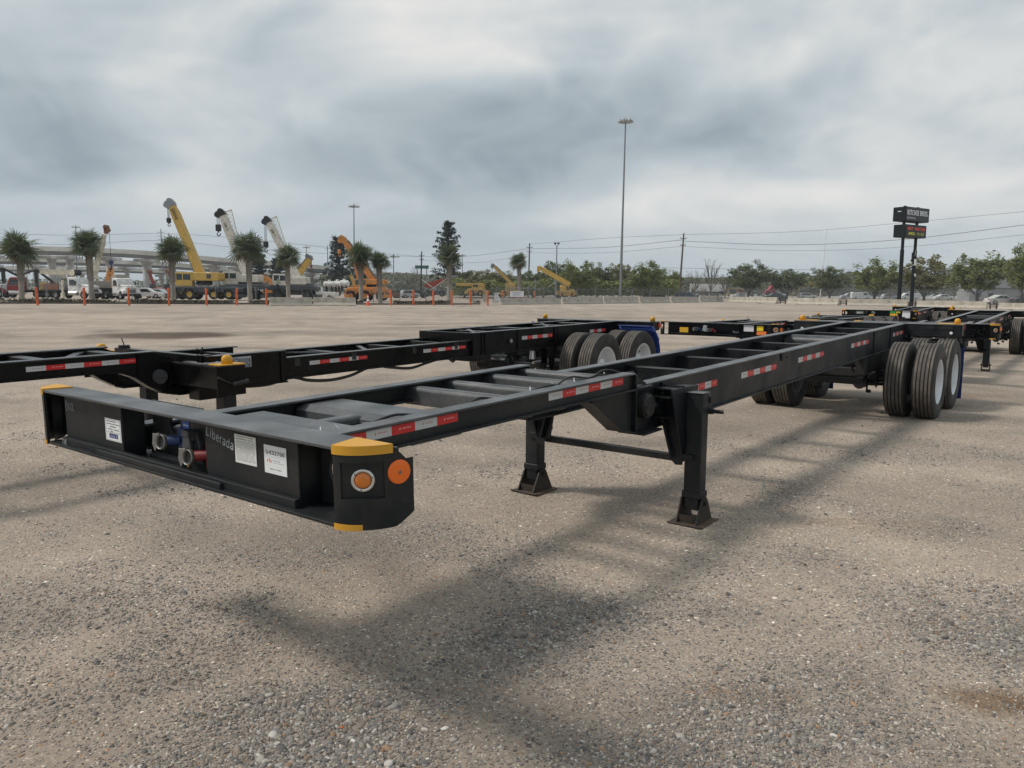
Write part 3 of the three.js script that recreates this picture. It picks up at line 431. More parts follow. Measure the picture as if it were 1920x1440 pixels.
  if (near) {
    add('lot_sticker', frontDecal(0.048, 0.976, 1.076, 0.638, 0.765), PR.lot, fb, 'white lot number sticker with bold black number'); add('certificate', frontDecal(0.048, 0.987, 1.092, 0.459, 0.59), PR.form, fb, 'white printed certificate in small type'); add('notice', frontDecal(0.048, 0.946, 1.045, -0.555, -0.412), PR.small, fb, 'white notice with a dark blue box');
    add('chalk_writing', chalkDecal(0.0485, 1.0, 1.104, 0.262, 0.452), CH.liberada(), fb); add('chalk_writing', chalkDecal(0.0485, 1.03, 1.092, -0.955, -0.86), CH.num(), fb); add('chalk_writing', chalkDecal(0.0205, 0.872, 0.91, -0.95, -0.9), CH.ok(), fb);
    add('label', frontDecal(0.104, 1.05, 1.082, 0.0, 0.05), PR.service, fb); add('label', frontDecal(0.104, 1.034, 1.066, 0.2, 0.25), PR.emergency, fb);
    gladhand(t, 0.085, 1.0, -0.055, P.blue); gladhand(t, 0.075, 0.968, 0.165, P.red);
    add('socket', [pzy([[0.07, 0.93], [0.16, 0.93], [0.15, 1.0], [0.125, 1.055], [0.08, 1.055], [0.07, 1.0]], 0.085, 0.105, [], 0.002), bx(0.05, 0.088, 1.035, 1.062, 0.08, 0.13, 0.006), pzy([[0.08, 0.95], [0.126, 0.95], [0.132, 0.99], [0.122, 1.035], [0.086, 1.035], [0.076, 0.99]], 0.055, 0.07, [], 0.003), cy([0.104, 0.985, 0.105], [0.07, 0.985, 0.105], 0.03, 0.028, 18)], P.plug, fb);
    add('bolt', [[1.098, 0.008], [1.085, 0.24], [0.9, 0.03], [0.9, 0.235]].map(([y, z]) => cy([0.098, y, z], [0.106, y, z], 0.007, 0.007, 6)), P.yellow, fb);
  }
  // gooseneck rails
  for (const s of [-1, 1]) {
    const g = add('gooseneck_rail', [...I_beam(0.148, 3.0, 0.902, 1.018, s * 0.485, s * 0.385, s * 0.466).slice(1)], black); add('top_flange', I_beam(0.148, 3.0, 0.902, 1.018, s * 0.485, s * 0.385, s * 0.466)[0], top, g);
    add('drop_plate', [pxy([[2.44, 0.902], [2.8, 0.665], [2.99, 0.62], [3.22, 0.62], [3.22, 0.902]], s * 0.455 - 0.006, s * 0.455 + 0.006), bar([2.44, 0.897, s * 0.445], [2.8, 0.66, s * 0.445], 0.11, 0.012), bar([2.795, 0.662, s * 0.445], [3.0, 0.613, s * 0.445], 0.11, 0.012), bx(2.99, 3.25, 0.604, 0.616, Math.min(s * 0.36, s * 0.56), Math.max(s * 0.36, s * 0.56)), bx(2.985, 2.998, 0.616, 1.006, Math.min(s * 0.385, s * 0.498), Math.max(s * 0.385, s * 0.498)), pxy([[2.998, 1.018], [2.998, 0.93], [3.22, 0.925]], s * 0.44 - 0.006, s * 0.44 + 0.006), bx(3.0, 3.22, 0.905, 0.915, Math.min(s * 0.40, s * 0.5), Math.max(s * 0.40, s * 0.5))], black, g);
    for (const [n, a, b, m] of [['a', 0.52, 1.252, tapeMat.a], ['b', 2.02, 2.86, tapeMat.b]]) add('reflective_tape', sideDecal(a, b, 0.957, 1.0, s * 0.4675, s < 0), m, g);
    add('rail_hole', [cy([1.215, 0.93, s * 0.46], [1.215, 0.93, s * 0.4675], 0.012, 0.012, 14), cy([2.9, 0.965, s * 0.46], [2.9, 0.965, s * 0.4675], 0.012, 0.012, 14)], P.dark, g);
    add('end_plug', [cy([3.10, 0.79, s * 0.46], [3.10, 0.79, s * 0.53], 0.085, 0.085, 26), cy([3.10, 0.79, s * 0.53], [3.10, 0.79, s * 0.545], 0.075, 0.07, 24), bx(3.03, 3.17, 0.783, 0.797, Math.min(s * 0.545, s * 0.556), Math.max(s * 0.545, s * 0.556), 0.003)], P.hose, g);
    // main rails
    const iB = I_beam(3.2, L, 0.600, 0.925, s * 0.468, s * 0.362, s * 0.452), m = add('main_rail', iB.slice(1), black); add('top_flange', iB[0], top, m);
    add('stiffener', [9.55, 10.5, 3.42].map((x) => bx(x, x + 0.01, 0.612, 0.913, Math.min(s * 0.452, s * 0.466), Math.max(s * 0.452, s * 0.466))), black, m);
    add('bracket', [bx(5.92, 5.99, 0.84, 0.912, Math.min(s * 0.452, s * 0.466), Math.max(s * 0.452, s * 0.466), 0.003)], P.dark, m); add('bolt', [cy([6.1, 0.862, s * 0.452], [6.1, 0.862, s * 0.462], 0.012, 0.01, 8)], P.rust, m);
    for (const [a, b, mt] of [[3.7, 4.414, tapeMat.b], [4.93, 5.805, tapeMat.b], [6.45, 7.325, tapeMat.b], [8.45, 9.30, tapeMat.b], [10.70, 11.40, tapeMat.b]]) add('reflective_tape', sideDecal(a, b, 0.772, 0.824, s * 0.4535, s < 0), mt, m);
  }
  // pick-up plate and cross members of the gooseneck
  add('pickup_plate', bx(0.215, 0.70, 0.9, 1.012, -0.31, 0.455, 0.02), P.blackTop);
  add('box_member', pxy([[0.97, 0.89], [0.98, 0.96], [1.02, 0.985], [1.24, 0.985], [1.28, 0.965], [1.29, 0.89]], -0.44, 0.455, [], 0.008), P.blackTop);
  add('kingpin_plate', [bx(0.15, 1.3, 0.875, 0.887, -0.38, 0.38), bx(0.7, 1.0, 0.93, 0.985, -0.02, 0.07, 0.02), bx(0.72, 0.98, 0.92, 0.955, 0.13, 0.36, 0.015), cy([0.86, 0.95, 0.26], [0.86, 0.962, 0.26], 0.055, 0.055, 24), cy([0.86, 0.962, 0.26], [0.86, 0.985, 0.26], 0.03, 0.028, 18)], near ? P.blackTop : top);
  for (const x of [1.84, 2.17, 2.58, 2.95]) add('cross_member', crossHat(x, 0.995, 0.885, 0.455, 0.085), near ? P.blackTop : top);
  for (const x of [3.45, 4.51, 5.545, 6.534, 7.58, 9.60, 10.71, 11.55].filter((v) => v < L)) add('cross_member', [pzy([[-0.45, 0.7], [0.45, 0.7], [0.45, 0.86], [-0.45, 0.86]], x - 0.03, x - 0.022, [[-0.14, 0.79, 0.035], [-0.28, 0.79, 0.035], [0.18, 0.79, 0.035]]), bx(x - 0.032, x + 0.05, 0.855, 0.872, -0.45, 0.45, 0.008), bx(x - 0.03, x + 0.04, 0.69, 0.70, -0.45, 0.45)], black);
  add('air_tank', [cy([8.72, 0.8, -0.42], [8.72, 0.8, 0.42], 0.095, 0.095, 24), cy([8.72, 0.8, 0.42], [8.72, 0.8, 0.45], 0.095, 0.05, 24)], top);
  // landing gear
  for (const s of [-1, 1]) {
    const leg = landingLeg(t, 3.48, s * 0.70, 0.93);
    obj('leg_cap', bx(3.418, 3.542, 0.93, 0.938, s * 0.7 - 0.068, s * 0.7 + 0.068, 0.003), top, leg);
    obj('leg_bracket', [pzy([[s * 0.47, 0.98], [s * 0.635, 0.98], [s * 0.635, 0.42], [s * 0.585, 0.415], [s * 0.545, 0.45], [s * 0.47, 0.70]], 3.40, 3.41), pxy([[3.2, 0.97], [3.62, 0.97], [3.62, 0.5], [3.42, 0.44]], s * 0.632 - 0.006, s * 0.632 + 0.006), bx(3.3, 3.62, 0.955, 0.965, Math.min(s * 0.46, s * 0.64), Math.max(s * 0.46, s * 0.64)), bar([3.395, 0.76, s * 0.49], [3.395, 0.47, s * 0.57], 0.07, 0.01, [0, 0.4, s]),
      bx(3.25, 3.40, 0.90, 0.908, Math.min(s * 0.46, s * 0.6), Math.max(s * 0.46, s * 0.6)), bx(3.25, 3.40, 0.76, 0.768, Math.min(s * 0.46, s * 0.6), Math.max(s * 0.46, s * 0.6)), bx(3.385, 3.40, 0.70, 0.95, Math.min(s * 0.60, s * 0.638), Math.max(s * 0.60, s * 0.638), 0.004), bx(3.40, 3.47, 0.455, 0.50, Math.min(s * 0.63, s * 0.71), Math.max(s * 0.63, s * 0.71), 0.004), cy([3.30, 0.83, s * 0.46], [3.30, 0.83, s * 0.51], 0.045, 0.045, 18)], black, leg);
    obj('bolt', [0.73, 0.78, 0.83, 0.88, 0.93].flatMap((y) => [cy([3.375, y, s * 0.619], [3.386, y, s * 0.619], 0.009, 0.009, 6)]), P.dark, leg);
    if (s > 0) { const c = obj('crank_shaft', [cy([3.55, 0.83, 0.7], [3.565, 0.83, 0.7], 0.03, 0.03, 12), bx(3.52, 3.575, 0.79, 0.92, 0.66, 0.765, 0.01), cy([3.55, 0.80, 0.76], [3.55, 0.80, 0.86], 0.014, 0.014, 12), cy([3.55, 0.80, 0.755], [3.55, 0.80, 0.79], 0.024, 0.02, 12), cy([3.55, 0.88, 0.762], [3.55, 0.88, 0.775], 0.02, 0.02, 12)], black, leg); }
    else obj('gearbox', [bx(3.52, 3.575, 0.79, 0.92, -0.765, -0.66, 0.01)], black, leg);
  }
  obj('leg_brace', [bx(3.46, 3.51, 0.425, 0.475, -0.6, 0.6, 0.004), pzy([[-0.64, 0.47], [-0.5, 0.47], [-0.46, 0.70], [-0.64, 0.9]], 3.40, 3.41)], black, t);
  // running gear
  running(t, ax, 0, 0.62 + SL1 * ax, P.rim, true);
  add('subframe', [-1, 1].flatMap((s) => [bx(ax - 0.85, ax + 2.1, 0.50 - SL1 * ax + 0.12, 0.595, Math.min(s * 0.36, s * 0.47), Math.max(s * 0.36, s * 0.47), 0.006)]).concat([-0.7, 0.62, 1.95].map((d) => bx(ax + d - 0.05, ax + d + 0.05, 0.34, 0.45, -0.45, 0.45, 0.01))), P.dark);
  obj('brake_line', [tube([[ax - 0.9, 0.75, 0.3], [ax - 0.6, 0.55, 0.32], [ax - 0.3, 0.62, 0.28], [ax, 0.52, 0.3]], 0.012, 20), tube([[ax - 0.9, 0.75, -0.2], [ax - 0.5, 0.5, -0.22], [ax + 0.3, 0.6, -0.28], [ax + 1, 0.52, -0.3]], 0.012, 20), cy([ax - 0.25, 0.62, -0.3], [ax - 0.25, 0.62, 0.05], 0.1, 0.1, 18), cy([ax + 0.9, 0.6, -0.1], [ax + 0.9, 0.6, 0.32], 0.1, 0.1, 18)], P.dark, t);
  // rear bolster, lights, flaps
  const rb = add('rear_bolster', [bx(L - 0.28, L - 0.27, 0.755, 0.912, -1.22, 1.22, 0.003), bx(L - 0.02, L - 0.01, 0.755, 0.912, -1.22, 1.22), bx(L - 0.29, L, 0.742, 0.755, -1.2, 1.2, 0.003), ...[-1, 1].flatMap((s) => [bx(L - 0.285, L, 0.75, 0.915, s > 0 ? 1.2 : -1.21, s > 0 ? 1.21 : -1.2), bx(L - 0.284, L - 0.274, 0.83, 0.89, s > 0 ? 0.78 : -0.9, s > 0 ? 0.9 : -0.78)])], black);
  add('top_flange', bx(L - 0.29, L, 0.912, 0.925, -1.22, 1.22, 0.003), top, rb); add('recess', [bx(L - 0.292, L - 0.281, 0.85, 0.90, 0.74, 0.85), bx(L - 0.292, L - 0.281, 0.85, 0.90, 0.93, 1.1), bx(L - 0.29, L - 0.281, 0.79, 0.83, -1.0, -0.8)], P.dark, rb);
  add('rear_light', [bx(L - 0.03, L + 0.01, 0.84, 0.91, 1.212, 1.22, 0.003), bx(L - 0.03, L + 0.01, 0.84, 0.91, -1.22, -1.212, 0.003)], P.redLens, rb); add('work_light', [-1, 1].map((s) => cy([L - 0.29, 0.80, s * 1.08], [L - 0.30, 0.80, s * 1.08], 0.022, 0.02, 12)), P.white, rb);
  for (const s of [-1, 1]) { const k = twistLock(t, L - 0.15, 0.925 + SL1 * L, s * 1.13, false, Math.atan(SL1)); obj('lock_plate', bx(-0.1, 0.1, -0.001, 0.004, s > 0 ? -0.26 : -0.08, s > 0 ? 0.08 : 0.26, 0.001), P.yellow, k); }
  add('underride_bar', [bx(L - 0.2, L - 0.12, 0.655, 0.70, -1.2, 1.2, 0.005), ...[-0.5, 0.5].map((z) => bx(L - 0.2, L - 0.12, 0.6, 0.76, z - 0.03, z + 0.03))], black);
  for (const s of [-1, 1]) { const f = obj('mud_flap', bx(L - 0.02, L - 0.012, 0.09, 0.9, s > 0 ? 0.62 : -1.23, s > 0 ? 1.23 : -0.62, 0.002), P.mudBlue, t); obj('flap_hanger', bx(L - 0.04, L - 0.021, 0.86, 0.93, s > 0 ? 0.5 : -1.23, s > 0 ? 1.23 : -0.5, 0.003), black, f); }
  return t;
}
const chassis1 = makeGooseneckChassis('container_chassis', 'large dusty black trailer chassis in the foreground with white stickers on its front', { near: true });
chassis1.position.set(...T1);
{ // cables and their white ties along the gooseneck
  const add = (n, g, m) => tilt1(obj(n, g, m, chassis1)); const pts = [];
  for (let i = 0; i <= 24; i++) { const x = 0.18 + i * 0.125; pts.push([x, 1.0 + 0.024 * Math.max(0, Math.sin(i * 1.3)) + (i === 0 ? -.06 : 0), 0.365 + 0.012 * Math.sin(i * 2.1)]); }
  const c = add('air_line', [tube(pts, 0.007, 80, 6), tube([[0.24, 1.0, 0.3], [0.2, 1.045, 0.28], [0.25, 1.06, 0.25], [0.3, 1.01, 0.27]], 0.009, 20, 6), tube([[2.2, 1.0, 0.37], [2.4, 1.045, 0.36], [2.62, 1.02, 0.37], [2.8, 1.05, 0.36], [3.05, 1.0, 0.36], [3.4, 0.9, 0.34]], 0.006, 30, 6)], P.hose);
  obj('cable_tie', [[0.42, .37], [0.5, .372], [0.6, .37], [1.98, .37], [2.22, .368], [2.45, .36], [2.72, .36], [2.8, .365]].map(([x, z], i) => cy([x, 1.01, z], [x + 0.012 * (i % 2 ? 1 : -1), 1.034, z - 0.012], 0.004, 0.002, 5)), P.white, c);
}
// ---------------------------------------------------------------- the second chassis: shiny black, sliding frame (x = 0 at its middle bolster)
const YAW2 = 0.6363, T2 = [-3.4258, 0, -7.4593], TURN2 = Math.PI / 2 - YAW2, SL2 = 0.0172;
function makeSliderChassis(label, opt = {}) {
  const t = thing('extendable_chassis', label, 'trailer', [0, 0, 0], TURN2), K = P.gloss, KT = P.glossTop;
  const add = (n, g, m, p = t, lab) => { const o = obj(n, g, m, p, lab); if (p === t) for (const k of [o, ...(o.mates || [])]) k.rotation.z = Math.atan(opt.slope ?? SL2); return o; };
  const zz = (a, b, s) => s > 0 ? [a, b] : [-b, -a];
  for (const s of [-1, 1]) {
    const w = zz(0.458, 0.47, s), f = zz(0.37, 0.485, s), f2 = zz(0.38, 0.5, s);
    const low = [[-3.3, 0.925], [-0.75, 0.925], [-0.6, 0.91], [-0.48, 0.86], [-0.36, 0.77], [-0.22, 0.69], [-0.08, 0.66], [1.14, 0.655]];
    const r = add('main_rail', [pxy([...low, [1.14, 0.965], [-0.1, 0.985], [-0.3, 1.06], [-3.3, 1.06]], w[0], w[1]), ...low.slice(1).map((b, i) => bar([low[i][0], low[i][1] - 0.004, s * 0.44], [b[0], b[1] - 0.004, s * 0.44], 0.12, 0.012))], K);
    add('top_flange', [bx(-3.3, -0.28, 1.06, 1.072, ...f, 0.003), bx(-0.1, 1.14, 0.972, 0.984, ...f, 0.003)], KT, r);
    add('stiffener', [bx(-0.445, -0.435, 0.86, 1.06, ...zz(0.47, 0.484, s)), bx(1.07, 1.14, 0.66, 0.97, ...zz(0.47, 0.484, s)), bx(0.14, 0.15, 0.66, 0.97, ...zz(0.47, 0.484, s))], K, r);
    add('reflective_tape', sideDecal(-1.34, -0.455, 0.982, 1.022, s * 0.4715, s < 0), tapeMat.b, r);
    add('end_plug', [cy([-0.25, 0.84, s * 0.465], [-0.25, 0.84, s * 0.50], 0.066, 0.066, 26), cy([-0.25, 0.84, s * 0.50], [-0.25, 0.84, s * 0.512], 0.058, 0.054, 24), bx(-0.305, -0.195, 0.836, 0.844, ...zz(0.512, 0.52, s))], P.plug, r);
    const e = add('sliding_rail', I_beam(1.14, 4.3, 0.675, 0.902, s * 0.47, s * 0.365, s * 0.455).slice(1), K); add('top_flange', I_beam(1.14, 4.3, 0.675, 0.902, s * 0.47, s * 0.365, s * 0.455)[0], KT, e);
    for (const [a, b] of [[1.46, 2.302], [3.261, 4.097]]) add('reflective_tape', sideDecal(a, b, 0.797, 0.84, s * 0.4565, s < 0), tapeMat.b, e);
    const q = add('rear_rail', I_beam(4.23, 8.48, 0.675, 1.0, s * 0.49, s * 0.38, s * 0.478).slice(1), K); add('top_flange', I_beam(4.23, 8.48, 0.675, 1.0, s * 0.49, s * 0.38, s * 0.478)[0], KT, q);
    add('stiffener', [4.23, 4.4, 4.48, 5.25, 6.24, 6.32].map((x) => bx(x, x + (x > 4.3 && x < 5 ? 0.012 : 0.055), 0.687, 0.988, ...zz(0.478, 0.492, s))), K, q);
    for (const [a, b, m] of [[5.372, 6.19, tapeMat.b], [7.333, 7.858, tapeMat.d]]) add('reflective_tape', sideDecal(a, b, 0.838, 0.89, s * 0.4795, s < 0), m, q);
    add('air_valve', [cy([5.08, 0.84, s * 0.478], [5.08, 0.84, s * 0.495], 0.05, 0.05, 18)], P.dark, q); add('valve_cap', cy([5.08, 0.84, s * 0.495], [5.08, 0.84, s * 0.505], 0.028, 0.025, 14), P.silver, q);
    // middle bolster arm with its twist lock
    const a = add('bolster_arm', [bx(-0.13, 0.13, 0.765, 0.955, ...zz(0.47, 1.2, s), 0.006), bx(-0.14, 0.14, 0.70, 0.965, ...zz(1.2, 1.212, s)), bx(-0.05, 0.22, 0.62, 0.77, ...zz(0.60, 0.78, s), 0.01)], K); add('top_flange', bx(-0.13, 0.13, 0.955, 0.967, ...zz(0.47, 1.215, s), 0.003), KT, a);
    const lk = twistLock(t, 0.0, 0.97, s * 1.13, true); obj('lock_handle', [cy([-0.12, -0.12, s * 0.09], [-0.02, -0.17, s * 0.10], 0.008), cy([-0.02, -0.17, s * 0.10], [0.14, -0.15, s * 0.10], 0.02, 0.02, 8), cy([-0.12, -0.12, s * 0.09], [-0.15, -0.10, s * 0.09], 0.01)], P.hose, lk);
    landingLeg(t, 0.26, s * 0.70, 0.78, 0.13, 0.15);
  }
  if (opt.near) add('data_plate', sideDecal(0.42, 0.72, 0.845, 0.955, 0.4715), PR.plate);
  add('lock_beam', [bx(-0.1, -0.02, 0.985, 1.04, -0.62, 1.02, 0.004), bx(-0.11, -0.01, 0.98, 1.046, 0.86, 0.95), cy([-0.06, 1.04, -0.5], [-0.06, 1.07, -0.5], 0.06, 0.05, 12), cy([-0.06, 1.07, -0.5], [-0.08, 1.14, -0.5], 0.005), cy([0.0, 1.0, 0.72], [0.03, 1.1, 0.74], 0.006), cy([0.06, 1.0, 0.6], [0.06, 1.08, 0.6], 0.006), cy([0.1, 1.0, 0.6], [0.1, 1.08, 0.62], 0.006)], K);
  const braces = (x0, x1, n, y, zi) => { const l = []; for (let i = 0; i <= n; i++) { const x = lerp(x0, x1, i / n); l.push(bx(x - 0.04, x + 0.04, y - 0.012, y, -zi, zi, 0.003)); } return l; };
  for (const x of [-2.3, -1.1, -0.45]) add('cross_member', bx(x - 0.05, x + 0.05, 0.96, 1.05, -0.46, 0.46, 0.01), KT);
  add('diagonal_brace', [bar([-1.08, 1.035, 0.44], [-0.5, 1.035, -0.42], 0.07, 0.02), bar([2.35, 0.87, 0.44], [2.95, 0.87, -0.44], 0.06, 0.02), bar([2.35, 0.87, 0.44], [1.6, 0.87, -0.44], 0.06, 0.02), bar([4.35, 0.975, 0.45], [5.2, 0.975, -0.45], 0.06, 0.02), bar([5.3, 0.975, -0.45], [6.1, 0.975, 0.45], 0.06, 0.02), bar([6.2, 0.975, 0.45], [7.2, 0.975, -0.45], 0.06, 0.02)], KT);
  for (const [x, y] of [[0.3, 0.955], [0.75, 0.955], [1.3, 0.88], [2.1, 0.88], [3.1, 0.88], [3.9, 0.88], [4.9, 0.98], [5.9, 0.98], [6.9, 0.98], [7.7, 0.98]]) add('cross_member', bx(x - 0.035, x + 0.035, y - 0.08, y, -0.46, 0.46, 0.006), KT);
  add('slider_head', [bx(4.2, 4.26, 0.66, 1.0, -0.5, 0.5, 0.004), bx(4.24, 4.6, 0.6, 0.675, -0.5, 0.5, 0.01)], K);
  add('air_hose', [tube([[0.55, 0.66, 0.4], [0.75, 0.64, 0.42], [0.95, 0.64, 0.43], [1.25, 0.68, 0.43], [1.45, 0.63, 0.43], [1.75, 0.60, 0.43], [2.05, 0.62, 0.43], [2.42, 0.70, 0.43], [2.7, 0.66, 0.43], [3.05, 0.62, 0.43], [3.35, 0.66, 0.43], [3.7, 0.70, 0.43], [3.85, 0.68, 0.43], [4.0, 0.70, 0.43]], 0.018, 90, 8), tube([[3.78, 0.69, 0.43], [3.85, 0.64, 0.44], [3.9, 0.69, 0.43], [3.84, 0.72, 0.42], [3.95, 0.70, 0.42]], 0.02, 30, 8), cy([2.42, 0.71, 0.43], [2.42, 0.76, 0.43], 0.008)], P.hose);
  if (opt.near) { add('air_tank', [cy([5.15, 0.5, -0.1], [5.15, 0.5, 0.4], 0.125, 0.125, 28), cy([5.15, 0.5, 0.4], [5.15, 0.5, 0.44], 0.125, 0.07, 28), cy([5.5, 0.52, -0.35], [5.5, 0.52, 0.1], 0.1, 0.1, 24)], P.gloss); add('valve', [bx(5.2, 5.3, 0.5, 0.6, 0.2, 0.3, 0.02), cy([5.9, 0.5, 0.3], [5.9, 0.62, 0.3], 0.05, 0.04, 14), cy([5.85, 0.45, 0.35], [6.1, 0.45, 0.38], 0.02), cy([5.9, 0.34, 0.35], [6.2, 0.34, 0.38], 0.02)], P.chrome); }
  running(t, opt.ax ?? 6.643, 0, 0.69 + 0.0172 * 6.6, P.rim, opt.near);
  const L = 8.48, rb = add('rear_bolster', [bx(L - 0.26, L - 0.25, 0.86, 0.995, -1.21, 1.21, 0.003), bx(L - 0.02, L - 0.01, 0.86, 0.995, -1.21, 1.21), bx(L - 0.27, L, 0.85, 0.862, -1.2, 1.2), ...[-1, 1].map((s) => bx(L - 0.26, L, 0.862, 0.994, ...zz(1.2, 1.21, s)))], K); add('top_flange', bx(L - 0.27, L, 0.995, 1.006, -1.22, 1.22, 0.003), KT, rb);
  add('rear_light', [-1, 1].map((s) => bx(L - 0.06, L + 0.004, 0.9, 0.985, ...zz(1.21, 1.22, s))), P.redLens, rb); add('work_light', [1.0, 1.06].flatMap((z) => [-1, 1].map((s) => cy([L - 0.262, 0.915, s * z], [L - 0.28, 0.915, s * z], 0.022, 0.02, 12))), P.white, rb);
  for (const s of [-1, 1]) twistLock(t, L - 0.13, 1.006 + (opt.slope ?? SL2) * L, s * 1.13, false);
  if (opt.near) for (const s of [-1, 1]) { // quarter fender behind the last wheels
    const g = [], x0 = (opt.ax ?? 6.643) + 1.25, N = 12; for (let i = 0; i < N; i++) { const a = lerp(1.3, -0.3, i / N), b = lerp(1.3, -0.3, (i + 1) / N), R = 0.60; g.push(bar([x0 + Math.cos(a) * R, 0.5 + Math.sin(a) * R, s * 0.92], [x0 + Math.cos(b) * R, 0.5 + Math.sin(b) * R, s * 0.92], 0.62, 0.008)); } g.push(tube([[x0 + 0.18, 1.08, s * 1.23], [x0 + 0.3, 1.02, s * 1.23], [x0 + 0.5, 0.83, s * 1.23]], 0.02, 14, 8), cy([x0 + 0.28, 1.02, s * 0.6], [x0 + 0.28, 1.02, s * 1.24], 0.045, 0.045, 12)); obj('fender', g, P.fender, t); }
  return t;
}
const chassis2 = makeSliderChassis('glossy black chassis with blue fenders behind the foreground one, nose cut off', { near: true });
chassis2.position.set(...T2);
// ---------------------------------------------------------------- more chassis in the yard
function place(t, pos, label) { t.position.set(pos[0], groundY(pos[0], -pos[2]) + (pos[1] || 0), pos[2]); if (label) t.userData.label = label; return t; }
{
  // facing us between the two near ones, nose full of stickers
  const t4 = makeSliderChassis('black chassis with green, yellow, white and orange stickers on its front, third back', { slope: 0.0, ax: 6.64 });
  const e4 = [3.94 + 3.3 * Math.sin(0.63), -15 - 3.3 * Math.cos(0.63)]; t4.rotation.y = Math.PI / 2 - 0.63; place(t4, [e4[0], -0.03, e4[1]]);
  const nose = (t, x, y0, y1, num) => {
    const K = P.gloss, fb = obj('front_bolster', [bx(x, x + 0.15, y0, y0 + 0.012, -1.1, 1.1), bx(x + 0.04, x + 0.05, y0, y1, -1.0, 1.0), bx(x, x + 0.05, y0, y0 + 0.04, -0.95, 0.95, 0.004), bx(x, x + 0.3, y1 - 0.14, y1 - 0.02, -0.48, 0.48)], K, t); obj('top_flange', bx(x, x + 0.15, y1 - 0.012, y1, -1.06, 1.06, 0.003), P.glossTop, fb);
    for (const s of [-1, 1]) { const c = arcCap(s), g = c.geo.clone().translate(x, 0, 0); g.scale(1, (y1 - y0) / 0.263, 1).translate(0, y1 - 1.131 * (y1 - y0) / 0.263, 0); const e = obj('corner_cap', g, K, t); const lm = lampAt(t, [x + c.mid[0], (y0 + y1) / 2 + 0.03, c.mid[1]], [c.nrm[0], 0, c.nrm[1]], 0.05, P.amberLens); const q = c.at_(1.3, 0.2); obj('reflector', cy([x + q[0], (y0 + y1) / 2 + 0.03, q[1]], [x + q[0] - 0.003, (y0 + y1) / 2 + 0.03, q[1] + s * 0.008], 0.04, 0.04, 18), P.reflector, e); const pie = [[x, s * 1.068], [x + 0.124, s * 1.04]]; for (let i = 10; i >= 0; i--) { const p = c.at_(i / 10 * 1.178, 0.204); pie.push([p[0] + x, p[1]]); } obj('yellow_trim', pxz(pie, y1, y1 + 0.007), P.yellow, e); }
    return fb;
  };
  const sticker = (fb, x, y0, y1, z0, z1, c) => obj('sticker', frontDecal(x, y0, y1, z0, z1), M(...c, 0.5), fb);
  const f4 = nose(t4, -3.32, 0.815, 1.075); const X = -3.285;
  for (const [z0, z1, y0, y1, c] of [[.18, .32, 1.0, 1.06, [.05, .6, .12]], [.34, .46, 1.02, 1.06, [.75, .7, .05]], [.34, .46, .9, 1.015, [.45, .52, .6]], [.55, .74, .93, 1.05, [.62, .62, .66]], [.80, .92, .95, 1.04, [.8, .6, .02]], [.80, .98, .87, .94, [.8, .2, .04]], [-.75, -.57, .87, .97, [.62, .36, .02]]]) sticker(f4, X, y0, y1, z0, z1, c);
  gladhand(f4, X - 0.01, 0.95, -0.36, P.blue); gladhand(f4, X - 0.01, 0.94, -0.08, P.red); obj('socket', [cy([X, 0.95, -0.2], [X - 0.08, 0.95, -0.2], 0.05, 0.045, 16), bx(X - 0.06, X, 0.98, 1.02, -0.24, -0.16, 0.008)], P.silver, f4);
  // the numbered one behind it
  const t5 = makeGooseneckChassis('container_chassis', 'black chassis with the white number 3651 painted on its front bolster', { gloss: true, len: 9.6, ax: 7.8 });
  t5.rotation.y = Math.PI / 2 - 0.63; place(t5, [12.55, -0.05, -26.6]);
  const f5 = t5.children.find((c) => c.name === 'front_bolster');
  obj('number', frontDecal(0.045, 0.99, 1.09, -0.78, -0.42), new THREE.MeshStandardMaterial({ roughness: 0.6, map: canvasTex(256, 72, (x) => { x.fillStyle = '#0b0c0e'; x.fillRect(0, 0, 256, 72); x.fillStyle = '#dfe3e4'; x.font = 'bold 76px sans-serif'; x.textAlign = 'center'; x.fillText('3651', 128, 64, 250); }) }), f5);
  for (const [z0, z1, y0, y1, c] of [[-.3, -.14, .92, .98, [.6, .36, .02]], [.36, .52, 1.04, 1.1, [.05, .6, .12]], [.54, .68, 1.04, 1.1, [.7, .66, .05]], [.36, .6, .95, 1.02, [.75, .4, .03]], [.74, .98, .86, 1.12, [.68, .7, .72]]]) sticker(f5, 0.04, y0, y1, z0, z1, c);
  // on the right, its wheels cut by the frame
  const t6 = makeGooseneckChassis('container_chassis', 'black chassis at the right edge behind the foreground wheels, its nose half hidden', { gloss: true });
  t6.rotation.y = Math.PI / 2 - 0.65; place(t6, [7.55, 0, -14.25]);
}

